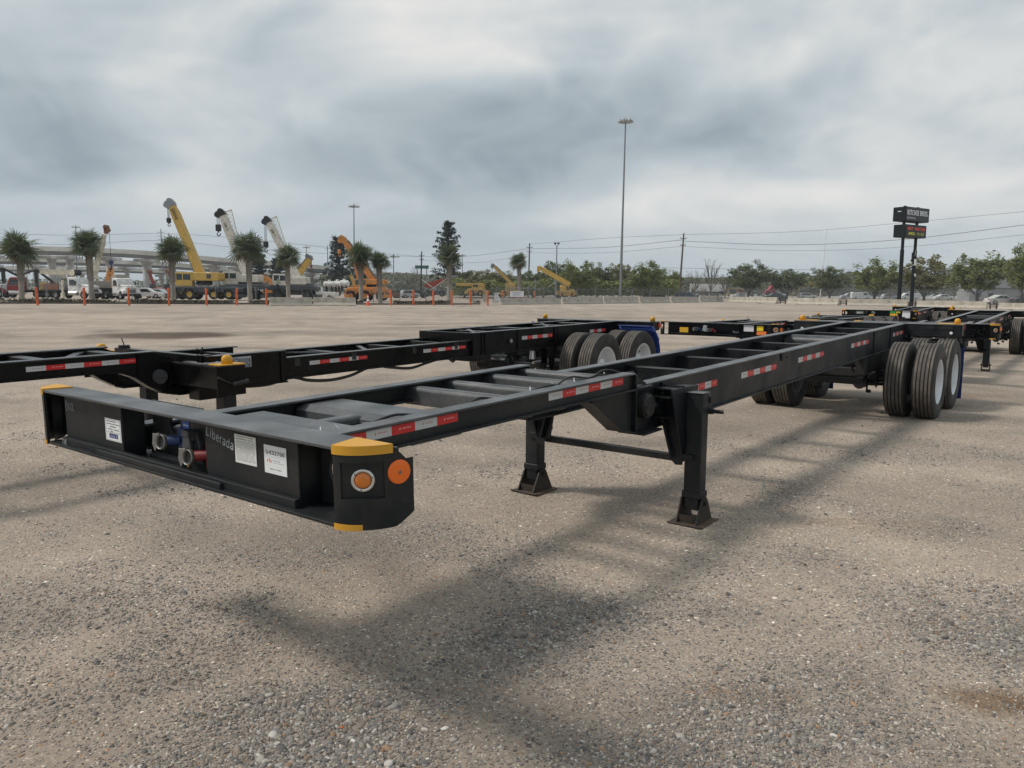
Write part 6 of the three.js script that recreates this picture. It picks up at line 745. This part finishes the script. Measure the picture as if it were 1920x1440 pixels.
// ---------------------------------------------------------------- elevated highway
{
  const deck = (name, label, line, w, th, cols, colW, parapet) => {
    const t = thing(name, label, 'highway bridge', [0, 0, 0]), pts = line.map(([px, py, z]) => new THREE.Vector3(...at(px, py, z))), c = new THREE.CatmullRomCurve3(pts), N = 90, rib = (o0, o1, y0, y1) => { const v = [], q = c.getPoints(N); const ed = q.map((p, i) => { const a = q[Math.max(0, i - 1)], b = q[Math.min(N, i + 1)], dx = b.x - a.x, dz = b.z - a.z, l = Math.hypot(dx, dz); const nx = -dz / l, nz = dx / l; return [[p.x + nx * o0, p.y + y0, p.z + nz * o0], [p.x + nx * o0, p.y + y1, p.z + nz * o0], [p.x + nx * o1, p.y + y1, p.z + nz * o1], [p.x + nx * o1, p.y + y0, p.z + nz * o1]]; }); for (let i = 0; i < N; i++) for (let k = 0; k < 4; k++) { const A = ed[i][k], B = ed[i + 1][k], C = ed[i + 1][(k + 1) % 4], D = ed[i][(k + 1) % 4]; v.push(...A, ...B, ...C, ...A, ...C, ...D); } const g = new THREE.BufferGeometry(); g.setAttribute('position', new THREE.BufferAttribute(new Float32Array(v), 3)); g.computeVertexNormals(); return norm(g); };
    // the rib's near edge is towards the camera (negative offsets lie nearer)
    obj('parapet', [rib(-0.15, 0.15, -1.1, 0), rib(w - 0.15, w + 0.15, -1.1, 0)], COL.deck, t); obj('roadway', rib(-0.4, w + 0.4, -1.6, -1.12), COL.deck, t); obj('girder', [0.12, 0.38, 0.62, 0.88].map((f) => rib(w * f - 0.5, w * f + 0.5, -1.6 - th, -1.62)), COL.girder, t);
    for (const [px, r, f] of cols) { let best = null; for (let i = 0; i <= 400; i++) { const p = c.getPoint(i / 400), sx = 960 + F * (p.x / -p.z); if (!best || Math.abs(sx - px) < best[0]) best = [Math.abs(sx - px), p]; } const p = best[1], z = p.z - w / 2, gy = groundY(p.x, 300) - 2; const m = obj('column', [cy([p.x, gy, z], [p.x, p.y - 3.6 - th, z], r * 0.85, r * 0.85, 18)], COL.column, t); obj('cap', [cy([p.x, p.y - 3.6 - th, z], [p.x, p.y - 2.6 - th, z], r * 0.85, r * 1.3, 18), bx(p.x - r * 1.5, p.x + r * 1.5, p.y - 2.7 - th, p.y - 1.62 - th, z - w * 0.42, z + w * 0.42, 0.1)], COL.column, m); }
    return t; };
  deck('highway_bridge', 'upper elevated highway deck curving down to the right', [[-260, 463, 285], [-60, 463.5, 285], [100, 465.5, 288], [200, 468.5, 292], [300, 474.5, 298], [400, 484, 304], [480, 490.5, 310], [560, 497.5, 322], [650, 506, 340], [760, 519, 370], [880, 530, 420], [1010, 542, 480]], 12, 0.95, [[85, 1.6], [123, 1.5], [197, 1.6], [268, 1.9], [395, 2.0], [440, 1.8], [575, 1.8], [628, 1.6], [-30, 1.4]]);
  deck('highway_bridge', 'lower elevated highway deck passing under the upper one', [[-260, 482.5, 330], [-60, 483.5, 330], [100, 486, 332], [200, 488.5, 335], [300, 492.5, 340], [400, 500, 346], [470, 507, 352], [540, 514, 360], [640, 526, 380]], 10, 0.9, [[60, 1.4], [-20, 1.4], [310, 1.4], [233, 1.2], [420, 1.4]]);
  deck('highway_bridge', 'lowest ramp beneath the two highway decks', [[-260, 500, 380], [-60, 500, 380], [100, 500.5, 380], [220, 502, 382], [320, 507, 386], [420, 516, 390], [500, 526, 396]], 8, 0.8, [[40, 1.2], [150, 1.2], [300, 1.2]]);
  const { t } = rig('lorry', 'tiny white lorry driving on the upper highway deck', 'truck', 520.5, 489, 318); obj('box', bx(-2.2, 1.2, 0.8, 3.4, -1.2, 1.2, 0.05), COL.white, t); obj('cab', bx(1.3, 2.6, 0.6, 2.4, -1.1, 1.1, 0.1), COL.white, t); truckWheels(t, [-1.4, 1.9], 0.5, 1.0, P.silver); t.position.z -= 5; t.position.y -= 0.6;
}
// a low belt of far scrub that closes the view, and a grassy bank under the ramps
{
  const r = rng(811), v = (q) => { const f = q(), px = lerp(600, 2050, f), z = lerp(270, 330, q()), top = 517 + 7 * vnoise(px * 0.02, 3, 4) - 8 * vnoise(px * 0.006, 8, 6), p = at(px, lerp(555, top, Math.pow(q(), 0.8)), z); return p; };
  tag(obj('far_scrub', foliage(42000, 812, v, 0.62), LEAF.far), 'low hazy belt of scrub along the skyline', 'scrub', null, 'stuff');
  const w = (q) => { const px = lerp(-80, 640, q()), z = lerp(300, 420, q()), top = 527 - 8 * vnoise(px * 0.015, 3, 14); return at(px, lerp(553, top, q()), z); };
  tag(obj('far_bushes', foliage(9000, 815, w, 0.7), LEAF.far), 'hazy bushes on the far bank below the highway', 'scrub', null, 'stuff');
  const h = (q) => { const px = lerp(845, 1275, q()), z = lerp(152, 185, q()), top = 520 + 12 * vnoise(px * 0.035, 13, 4), p = at(px, lerp(553, top, Math.pow(q(), 0.9)), z); return p; };
  tag(obj('hedge_row', foliage(22000, 817, h, 0.42), LEAF.oakBright), 'dense green undergrowth below the row of trees', 'undergrowth', null, 'stuff');
}
// ---------------------------------------------------------------- posts, lamps, wires
function highMast(px, ty, by, z, label, lamps, r0) { const p = at(px[1], by, z), q = at(px[0], ty, z), t = thing('light_mast', label, 'light mast', p), d = [q[0] - p[0], q[1] - p[1], 0]; obj('mast', [cy([0, -0.5, 0], [d[0] * 0.35, d[1] * 0.35, 0], r0, r0 * 0.82, 14), cy([d[0] * 0.35, d[1] * 0.35, 0], [...d.slice(0, 2), 0], r0 * 0.74, r0 * 0.45, 14)], P.pole, t);
  if (lamps) { const R = 1.15; obj('lamp_ring', [norm(new THREE.TorusGeometry(R * 0.8, 0.07, 8, 28).rotateX(Math.PI / 2)).translate(d[0], d[1] - 0.2, 0), cy([d[0], d[1] - 0.4, 0], [d[0], d[1] + 0.3, 0], 0.25, 0.25, 12), ...[0, 1, 2, 3].map((k) => bar([d[0], d[1] - 0.2, 0], [d[0] + Math.cos(k * 1.571) * R * 0.8, d[1] - 0.2, Math.sin(k * 1.571) * R * 0.8], 0.06, 0.06)), ...[0, 1, 2].map((k) => cy([d[0] + (k - 1) * 0.9, d[1], 0.1], [d[0] + (k - 1) * 0.9, d[1] + [0.5, 0.9, 0.7][k], 0.1], 0.03))], P.pole, t);
    for (let k = 0; k < lamps; k++) { const a = k / lamps * 6.283, x = d[0] + Math.cos(a) * R, z2 = Math.sin(a) * R; const l = obj('floodlight', [norm(lathe([[0.08, 0.32], [0.16, 0.28], [0.3, 0.02], [0.31, -0.06], [0.28, -0.05]], 14).translate(x, d[1] - 0.25, z2))], P.steel, t); obj('lens', norm(lathe([[0.0001, -0.05], [0.27, -0.05]], 14).translate(x, d[1] - 0.25, z2)), P.white, l); } } return t; }
highMast([1173, 1163], 226, 556, 148, 'tall grey light mast with a ring of floodlights', 12, 0.27);
highMast([663.5, 664.5], 386, 556, 190, 'thin light mast right of the white crane booms', 6, 0.22); highMast([142, 145], 425, 556, 260, 'thin light mast left of the second palm', 6, 0.3); highMast([574.5, 574.5], 463, 556, 300, 'far thin light mast above the yellow crane', 5, 0.26); highMast([867, 867], 478, 556, 300, 'far thin light mast right of the tall pine', 4, 0.22); highMast([738, 738], 480, 560, 190, 'short light mast right of the smaller palm', 3, 0.2);
{ const z = 140, t = rig('street_lamp', 'street lamp with two raised floodlights between the yellow booms', 'street lamp', 1042.5, 557, z), { X, Y } = t; obj('post', cy([0, -0.2, 0], [X(1042.8), Y(464), 0], 0.13, 0.09, 10), P.pole, t.t); for (const [x, s] of [[1039.5, -1], [1045.5, 1]]) { const a = obj('arm', tube([[X(1042.8), Y(464), 0], [X(1042.8 + s * 2), Y(462), 0], [X(x), Y(459), 0]], 0.05, 8), P.pole, t.t); obj('lamp_head', bx(X(x) - 0.2, X(x) + 0.2, Y(460), Y(457), -0.2, 0.3, 0.05), P.dark, a); } }
const poleTops = {};
function utility(px, ty, by, z, label, arms, mat = P.wood) { const R = rig('utility_pole', label, 'utility pole', px[1], by, z, undefined), { t, X, Y } = R, tx = X(px[0]), tyy = Y(ty); obj('pole', cy([0, -0.3, 0], [tx, tyy, 0], 0.22, 0.14, 12), mat, t); poleTops[label] = []; for (const [y, w] of arms) { const f = Y(y) / tyy, x = tx * f; const a = obj('crossarm', bx(x - w, x + w, Y(y) - 0.06, Y(y) + 0.06, -0.07, 0.07), mat, t); obj('insulator', [-1, 1].flatMap((s) => [cy([x + s * w, Y(y) + 0.06, 0], [x + s * w, Y(y) + 0.3, 0], 0.09, 0.06, 8)]), P.silver, a); } return R; }
utility([1278, 1273], 440, 560, 148, 'wooden utility pole right of the tall light mast', [[450, 0.5], [462, 0.45]]); utility([992, 990.5], 458, 556, 190, 'dark utility pole right of the slim palm', [[466, 0.7], [474, 0.5]]); utility([791, 789], 473, 557, 190, 'dark utility pole left of the tall pine', [[481, 0.6], [488, 0.5]], P.dark); utility([306.5, 307], 432, 545, 260, 'far steel utility pole left of the yellow boom', [[438, 1.2], [445, 1.2], [451, 1.0]], P.pole); utility([615.5, 616], 462, 545, 270, 'far utility pole left of the wide pine', [[468, 0.8]], P.pole); utility([624, 624], 455, 545, 280, 'far utility pole behind the wide pine', [[460, 0.8]], P.pole);
{ // white thin antenna
  const { t, X, Y } = rig('antenna_mast', 'thin white antenna mast above the dull tree', 'antenna', 1538, 556, 260); obj('mast', cy([0, 0, 0], [X(1543.5), Y(428), 0], 0.22, 0.07, 8), P.white, t); obj('stay', cy([0, Y(520), 0], [0, Y(500), 0], 0.3, 0.2, 8), P.white, t); }
function wire(pts, r, label) { tag(obj('power_line', tube(pts.map((p) => at(...p)), r, 60, 5), M(0.22, 0.235, 0.25, 0.7)), label, 'power line', 'power lines across the sky'); }
wire([[992, 458, 190], [1130, 447, 170], [1278, 440, 148]], 0.035, 'topmost wire between the dark and the wooden utility poles'); wire([[992, 466, 190], [1130, 464, 170], [1278, 450, 148]], 0.05, 'middle wire between the dark and the wooden utility poles'); wire([[992, 474, 190], [1130, 474, 170], [1278, 462, 148]], 0.035, 'lowest wire between the dark and the wooden utility poles');
wire([[1278, 440, 148], [1500, 434, 138], [1680, 419, 128], [1960, 393, 112]], 0.03, 'topmost wire passing behind the pylon sign'); wire([[1278, 452, 148], [1480, 459, 138], [1680, 450, 128], [1960, 417, 112]], 0.05, 'thick middle wire passing behind the pylon sign'); wire([[1278, 462, 148], [1480, 470, 138], [1680, 464, 128], [1960, 436, 112]], 0.03, 'lowest wire passing behind the pylon sign');
wire([[-40, 437, 260], [140, 441, 260], [307, 438, 260], [440, 446, 262], [616, 464, 270]], 0.06, 'upper far wire over the highway'); wire([[-40, 455, 260], [140, 458, 260], [307, 451, 260], [440, 464, 262], [616, 476, 270]], 0.06, 'lower far wire over the highway'); wire([[740, 480, 200], [791, 481, 190], [880, 480, 190], [992, 466, 190]], 0.045, 'wire from the dark left pole to the dark right pole'); wire([[616, 466, 270], [700, 474, 240], [791, 481, 190]], 0.05, 'wire behind the orange crane'); wire([[791, 488, 190], [900, 492, 190], [992, 476, 190]], 0.03, 'low sagging wire above the olive trees'); wire([[1240, 502, 230], [1420, 505, 230], [1600, 506, 240], [1700, 506, 240]], 0.05, 'low wire across the treetops on the right');
// ---------------------------------------------------------------- pylon sign
{
  const z = 100, base = spot(1707, z), turn = 0.57, t = thing('pylon_sign', 'tall black pylon sign with two boxes on two legs', 'sign', [base[0], base[1], base[2] - 1.2], turn), s = z / F, W = 5.25, D = 1.75;
  const yy = (py) => (574.5 - py) * s, post = (x) => [cy([x, -0.3, 0], [x, yy(470), 0], 0.25, 0.24, 20), cy([x, yy(470), 0], [x, yy(390), 0], 0.19, 0.19, 18)];
  for (const x of [-1.5, 1.4]) obj('post', post(x), COL.signBlack, t);
  const box = (x0, x1, p0, p1, d) => obj('sign_box', [bx(x0, x1, yy(p1), yy(p0), -d / 2, d / 2, 0.04)], COL.signBlack, t);
  const a = box(-W / 2, W / 2, 393, 418.5, D), b = box(-W / 2 + 0.25, W / 2 - 0.35, 424.5, 447.5, D * 0.95);
  const scr = (w, h, draw) => canvasTex(w, h, draw);
  obj('sign_face', keep(new THREE.PlaneGeometry(W - 0.1, yy(393) - yy(418.5) - 0.1).translate(0, (yy(393) + yy(418.5)) / 2, D / 2 + 0.012)), new THREE.MeshStandardMaterial({ roughness: 0.4, map: scr(1024, 384, (x) => { x.fillStyle = '#12181d'; x.fillRect(0, 0, 1024, 384); x.fillStyle = '#e9ebec'; x.textAlign = 'left'; x.font = 'bold 190px sans-serif'; x.save(); x.translate(30, 218); x.scale(0.72, 1.05); x.fillText('RITCHIE BROS.', 0, 0, 1340); x.restore(); x.fillStyle = '#b9c0c4'; x.font = 'bold 84px sans-serif'; x.fillText('Auctioneers', 30, 330, 400); }) }), a);
  const led = scr(512, 288, (x) => { x.fillStyle = '#020303'; x.fillRect(0, 0, 512, 288); x.textAlign = 'center'; x.font = 'bold 88px monospace'; x.fillStyle = '#e0331a'; x.fillText('NEXT AUCTION', 256, 118, 460); x.fillStyle = '#c9c414'; x.fillText('APRIL 11-13', 256, 240, 400); });
  obj('led_screen', keep(new THREE.PlaneGeometry(W - 0.8, yy(424.5) - yy(447.5) - 0.12).translate(-0.05, (yy(424.5) + yy(447.5)) / 2, D * 0.475 + 0.012)), new THREE.MeshStandardMaterial({ color: 0x050505, roughness: 0.5, emissive: 0xffffff, emissiveMap: led, emissiveIntensity: 0.55 }), b);
  obj('side_mark', bx(-W / 2 - 0.006, -W / 2 + 0.001, yy(401) - 0.04, yy(401) + 0.04, -0.25, 0.2), P.white, a);
  const cm = obj('camera_box', [bx(1.0, 1.35, yy(492), yy(474), -0.2, 0.15, 0.03)], COL.signBlack, t); obj('antenna', [bx(0.85, 1.15, yy(497), yy(486), 0.3, 0.45, 0.03), bx(0.7, 1.75, yy(497) - 0.06, yy(497), 0.1, 0.3), cy([1.0, yy(480), 0.3], [1.0, yy(470), 0.3], 0.02)], P.white, cm); obj('dish', [norm(lathe([[0.0001, 0], [0.18, 0.05], [0.22, 0.1]], 14).rotateX(1.4)).translate(0.95, yy(516), 0.4)], P.white, cm);
}
// ---------------------------------------------------------------- fences
function fence(label, line, hpx, gap, mesh = true) {
  const t = thing('chain_link_fence', label, 'fence', [0, 0, 0]), pts = line.map(([px, z]) => new THREE.Vector3(...spot(px, z))), c = new THREE.CatmullRomCurve3(pts), L = c.getLength(), n = Math.max(2, Math.round(L / gap)), h = hpx;
  const pg = cy([0, -0.2, 0], [0, h + 0.02, 0], 0.05, 0.05, 7), arm = cy([0, h, 0], [0.25, h + 0.35, 0.1], 0.025, 0.02, 5), wires = []; let prev = null;
  for (let i = 0; i <= n; i++) { const p = c.getPointAt(i / n); const m = obj('post', [pg, arm], P.pole, t); m.position.copy(p); if (prev) { wires.push(bar([prev.x, prev.y + h, prev.z], [p.x, p.y + h, p.z], 0.05, 0.05)); for (const k of [0.15, 0.3]) wires.push(cy([prev.x + 0.12, prev.y + h + k, prev.z], [p.x + 0.12, p.y + h + k, p.z], 0.012, 0.012, 3)); if (mesh) { const d = prev.distanceTo(p), q = Math.floor(d / 0.14), hh = Math.floor(h / 0.14); for (let k = -hh; k < q; k++) { const seg = (a0, b0, a1, b1) => { const A = prev.clone().lerp(p, a0), B = prev.clone().lerp(p, a1); wires.push(cy([A.x, A.y + b0, A.z], [B.x, B.y + b1, B.z], 0.006, 0.006, 3, true)); }; const x0 = k * 0.14, lo = Math.max(0, -x0), hi = Math.min(h, d - x0); if (hi > lo) { seg((x0 + lo) / d, lo, (x0 + hi) / d, hi); seg((x0 + lo) / d, h - lo, (x0 + hi) / d, h - hi); } } } } prev = p; }
  tag(obj('wire_mesh', wires, P.pole, t), null, null, null, 'stuff'); return t; }
fence('chain link fence with posts behind the grey barriers', [[930, 106], [1060, 116], [1200, 122], [1320, 126]], 1.9, 3.2); fence('long chain link fence along the road on the right', [[1330, 128], [1500, 126], [1700, 122], [1960, 112]], 2.0, 4.2); fence('low chain link fence behind the leftmost bollards', [[-80, 86], [100, 88], [300, 90], [480, 93]], 1.75, 4.4, false); fence('chain link fence between the orange crane and the sign board', [[700, 96], [800, 98], [925, 103]], 1.6, 3.4);
{ const { t, X, Y } = rig('swing_gate', 'tall steel gate frame with slanting braces right of the slim palm', 'gate', 1022, 557, 112); const pipe = (a, b, r = 0.05) => cy([X(a[0]), Y(a[1]), 0], [X(b[0]), Y(b[1]), 0], r, r, 8); obj('post', pipe([1004, 557], [1004, 524], 0.09), P.pole, t); obj('post', pipe([1041, 557], [1041, 524], 0.09), P.pole, t); obj('post', pipe([952, 557], [952, 528], 0.06), P.pole, t); obj('brace', [pipe([1004, 526], [988, 541])], P.pole, t); obj('brace', [pipe([1004, 526], [1021, 542])], P.pole, t); obj('brace', [pipe([1041, 527], [1028, 539])], P.pole, t); obj('brace', [pipe([1041, 526], [1062, 538])], P.pole, t); obj('rail', [pipe([950, 541], [1021, 541])], P.pole, t); }
// ---------------------------------------------------------------- boards, boxes, buildings
{
  let R = rig('notice_board', 'white notice board with a red border behind the slim palm', 'sign', 969, 558, 100); obj('board', bx(R.X(955), R.X(982.5), R.Y(558), R.Y(545.5), -0.03, 0.03), P.red, R.t); obj('panel', keep(new THREE.PlaneGeometry(26 * R.s, 11 * R.s).translate(0, R.Y(551.5), 0.036)), new THREE.MeshStandardMaterial({ roughness: 0.5, map: canvasTex(256, 112, (x) => { x.fillStyle = '#d5dadd'; x.fillRect(0, 0, 256, 112); x.fillStyle = '#444c55'; x.font = 'bold 22px sans-serif'; x.textAlign = 'center'; x.fillText('NO TRESPASSING', 128, 34, 180); x.fillRect(52, 48, 130, 7); x.fillRect(66, 64, 110, 5); x.fillRect(40, 86, 170, 5); }) }), R.t);
  R = rig('utility_cabinet', 'white cabinet with a red sticker left of the barriers', 'cabinet', 931, 567, 94); obj('cabinet', bx(R.X(927), R.X(936), R.Y(568), R.Y(549.5), -0.35, 0.35, 0.03), COL.white, R.t); obj('sticker', bx(R.X(934.5), R.X(938), R.Y(555.5), R.Y(551.5), 0.2, 0.36), P.red, R.t); obj('vent', bx(R.X(928.5), R.X(932.5), R.Y(552.5), R.Y(551.5), 0.351, 0.36), P.dark, R.t);
  R = rig('pedestal', 'small pale concrete pedestal left of the white cabinet', 'pedestal', 909, 565, 96); obj('block', bx(-0.25, 0.25, -0.1, 0.8, -0.25, 0.25, 0.03), P.concreteNew, R.t); obj('cap', bx(-0.3, 0.3, 0.8, 0.86, -0.3, 0.3, 0.02), P.concreteNew, R.t);
  R = rig('road_sign', 'green highway sign beside the tall pine', 'sign', 791, 545, 240); obj('board', bx(R.X(778.5), R.X(804), R.Y(504.5), R.Y(498.5), -0.1, 0.1, 0.03), M(0.03, 0.11, 0.10, 0.5), R.t); obj('post', [cy([R.X(782), 0, -0.2], [R.X(782), R.Y(499), -0.2], 0.15), cy([R.X(800), 0, -0.2], [R.X(800), R.Y(499), -0.2], 0.15)], P.pole, R.t);
  R = rig('canopy_roof', 'flat pale canopy right of the palm trunk', 'canopy', 852, 556, 145); obj('roof', pxy(R.G([[843, 517], [860, 517], [858, 519], [849, 523], [845, 523]]), -2.5, 2.5), P.pole, R.t); obj('post', cy([R.X(847), 0, 0], [R.X(847), R.Y(522), 0], 0.12), P.pole, R.t);
  const build = (name, label, px, by, z, parts) => { const q = rig(name, label, 'building', px, by, z); for (const [n, x0, x1, y0, y1, d0, d1, m] of parts) obj(n, bx(q.X(x0), q.X(x1), q.Y(y1), q.Y(y0), d0, d1), m, q.t); return q; };
  build('grey_building', 'grey warehouse with a stepped roof behind the biggest tree', 1892, 566, 175, [['wall', 1862, 1990, 500, 566, -14, -4, COL.grey], ['wall', 1876, 1990, 492, 540, -12, -3.5, COL.grey], ['roof', 1858, 1992, 489, 493, -14.5, -3.2, COL.girder], ['window', 1873, 1882, 530, 543, -3.5, -3.4, COL.glass], ['window', 1848, 1857, 550, 557, -3.9, -3.8, COL.glass], ['window', 1872, 1881, 550, 557, -3.9, -3.8, COL.glass], ['low_wing', 1836, 1990, 546, 566, -9, -3.95, COL.grey], ['door', 1900, 1910, 545, 566, -3.4, -3.3, COL.girder]]);
  build('shop_building', 'tan shop with a teal roof band left of the broad green tree', 1380, 554, 270, [['wall', 1364, 1393, 538, 554, -6, 0, COL.tan], ['roof', 1363, 1394, 535, 538.5, -6.3, 0.4, COL.teal], ['window', 1368, 1390, 543, 550, 0, 0.1, COL.glass]]);
  build('yellow_roof_building', 'low building with a bright yellow roof behind the small trees', 1518, 556, 280, [['wall', 1490, 1548, 534, 556, -8, 0, COL.tan], ['roof', 1494, 1545, 528, 534, -8.3, 0.4, M(0.55, 0.4, 0.06, 0.6)], ['window', 1500, 1540, 541, 549, 0, 0.1, COL.glass]]);
  build('dark_warehouse', 'long dark warehouse behind the yellow green tree', 1630, 556, 285, [['wall', 1560, 1700, 538, 556, -12, 0, COL.girder], ['roof', 1558, 1702, 535.5, 538, -12.5, 0.4, COL.carrier], ['door', 1600, 1612, 545, 556, 0, 0.1, COL.carrier], ['door', 1650, 1662, 545, 556, 0, 0.1, COL.carrier]]);
  build('small_hut', 'grey brown hut left of the dark parked car', 1389, 559, 175, [['wall', 1383, 1395, 547, 560, -1, 0.5, COL.grey], ['roof', 1382, 1396, 545.5, 547, -1.2, 0.7, COL.redCab], ['door', 1386.5, 1391.5, 550, 560, 0.5, 0.56, COL.girder]]);
  build('tall_office', 'hazy office block beyond the highway', 104, 545, 480, [['wall', 92, 108, 497, 545, -10, 0, COL.grey], ['window_band', 93, 107, 502, 504, 0, 0.2, COL.glass], ['window_band', 93, 107, 508, 510, 0, 0.2, COL.glass], ['window_band', 93, 107, 514, 516, 0, 0.2, COL.glass]]);
  const road = pxz([[-200, -196], [900, -150], [900, -262], [-200, -262]].map(([x, z]) => [x, z]), 0, 0.02); const m = obj('road', (() => { const g = new THREE.PlaneGeometry(700, 34, 60, 2).rotateX(-Math.PI / 2).translate(330, 0, -222); const a = g.attributes.position; for (let i = 0; i < a.count; i++) a.setY(i, groundY(a.getX(i), -a.getZ(i)) + 0.05); g.computeVertexNormals(); return norm(g); })(), paint([0.13, 0.125, 0.12], [0.2, 0.19, 0.17], 0.5, 0.95, 741, {}, 0.05)); tag(m, null, null, null, 'structure');
  const sand = obj('verge', (() => { const g = new THREE.PlaneGeometry(180, 10, 40, 2).rotateX(-Math.PI / 2).translate(110, 0, -196); const a = g.attributes.position; for (let i = 0; i < a.count; i++) a.setY(i, groundY(a.getX(i), -a.getZ(i)) + 0.09); g.computeVertexNormals(); return norm(g); })(), paint([0.36, 0.31, 0.23], [0.26, 0.22, 0.16], 0.6, 0.95, 743, {}, 0.05)); tag(sand, null, null, null, 'structure');
}
// ---------------------------------------------------------------- a person climbing to the right white crane's cab
{
  const J = { hip: [0, 0.93, 0], chest: [0.02, 1.28, -0.02], neck: [0.03, 1.46, -0.03], head: [0.03, 1.60, -0.04], sl: [-0.18, 1.40, -0.02], sr: [0.22, 1.40, -0.02], el: [-0.26, 1.14, 0.02], er: [0.30, 1.22, -0.16], hl: [-0.24, 0.90, -0.04], hr: [0.26, 1.38, -0.34], hpl: [-0.09, 0.9, 0], hpr: [0.09, 0.9, 0], kl: [-0.10, 0.48, -0.02], kr: [0.11, 0.52, -0.14], al: [-0.10, 0.08, 0.02], ar: [0.11, 0.14, 0.0], tl: [-0.10, 0.04, -0.13], tr: [0.11, 0.08, -0.14] };
  const bones = [['hip', 'chest', .15, .17], ['chest', 'neck', .15, .07], ['neck', 'head', .06, .075], ['chest', 'sl', .12, .075], ['chest', 'sr', .12, .075], ['sl', 'el', .06, .045], ['el', 'hl', .045, .03], ['sr', 'er', .06, .045], ['er', 'hr', .045, .03], ['hip', 'hpl', .14, .1], ['hip', 'hpr', .14, .1], ['hpl', 'kl', .095, .065], ['kl', 'al', .06, .045], ['hpr', 'kr', .095, .065], ['kr', 'ar', .06, .045], ['al', 'tl', .05, .04], ['ar', 'tr', .05, .04]];
  const N = 64, mc = new MarchingCubes(N, new THREE.MeshBasicMaterial(), false, false, 60000), S = 1.9; mc.isolation = 0;
  for (let k = 0; k < N; k++) for (let j = 0; j < N; j++) for (let i = 0; i < N; i++) { const p = [(i / (N - 1) - 0.5) * S, (j / (N - 1)) * S - 0.05, (k / (N - 1) - 0.5) * S]; let d = 9; for (const [a, b, r0, r1] of bones) { const A = J[a], B = J[b], ab = [B[0] - A[0], B[1] - A[1], B[2] - A[2]], ap = [p[0] - A[0], p[1] - A[1], p[2] - A[2]], t = clamp((ab[0] * ap[0] + ab[1] * ap[1] + ab[2] * ap[2]) / (ab[0] ** 2 + ab[1] ** 2 + ab[2] ** 2)), q = Math.hypot(ap[0] - ab[0] * t, ap[1] - ab[1] * t, ap[2] - ab[2] * t) - lerp(r0, r1, t); const h = clamp(0.5 + 0.5 * (d - q) / 0.04); d = lerp(d, q, h) - 0.04 * h * (1 - h); } const hd = Math.hypot(p[0] - J.head[0], (p[1] - J.head[1] - 0.05) * 0.85, p[2] - J.head[2]) - 0.105; d = Math.min(d, hd); mc.field[k * N * N + j * N + i] = -d; }
  mc.update(); const g = new THREE.BufferGeometry(), n = mc.count, pa = mc.positionArray.slice(0, n * 3); for (let i = 0; i < n; i++) { pa[i * 3] *= S / 2; pa[i * 3 + 1] = (pa[i * 3 + 1] + 1) * S / 2 - 0.05; pa[i * 3 + 2] *= S / 2; } g.setAttribute('position', new THREE.BufferAttribute(pa, 3));
  const col = new Float32Array(n * 3); for (let i = 0; i < n; i++) { const y = pa[i * 3 + 1], x = pa[i * 3]; const c = y > 1.47 ? (y > 1.66 ? [0.5, 0.5, 0.48] : [0.22, 0.13, 0.09]) : y > 0.98 ? (Math.abs(x) > 0.27 && y < 1.12 ? [0.22, 0.13, 0.09] : [0.30, 0.33, 0.36]) : [0.02, 0.022, 0.03]; col.set(c, i * 3); } g.setAttribute('color', new THREE.BufferAttribute(col, 3)); g.computeVertexNormals();
  const z = 110, p = at(521, 546, z), t = thing('person', 'person in a grey shirt and dark trousers at the right white crane cab', 'person', p, 0); obj('body', g, new THREE.MeshStandardMaterial({ vertexColors: true, roughness: 0.9 }), t); obj('vest', [bx(-0.16, 0.18, 1.22, 1.42, 0.10, 0.15, 0.03)], M(0.45, 0.5, 0.12, 0.8), t);
}
scene.fog = new THREE.FogExp2(new THREE.Color().setRGB(0.62, 0.68, 0.72), 0.0003);
renderer.render(scene, camera);
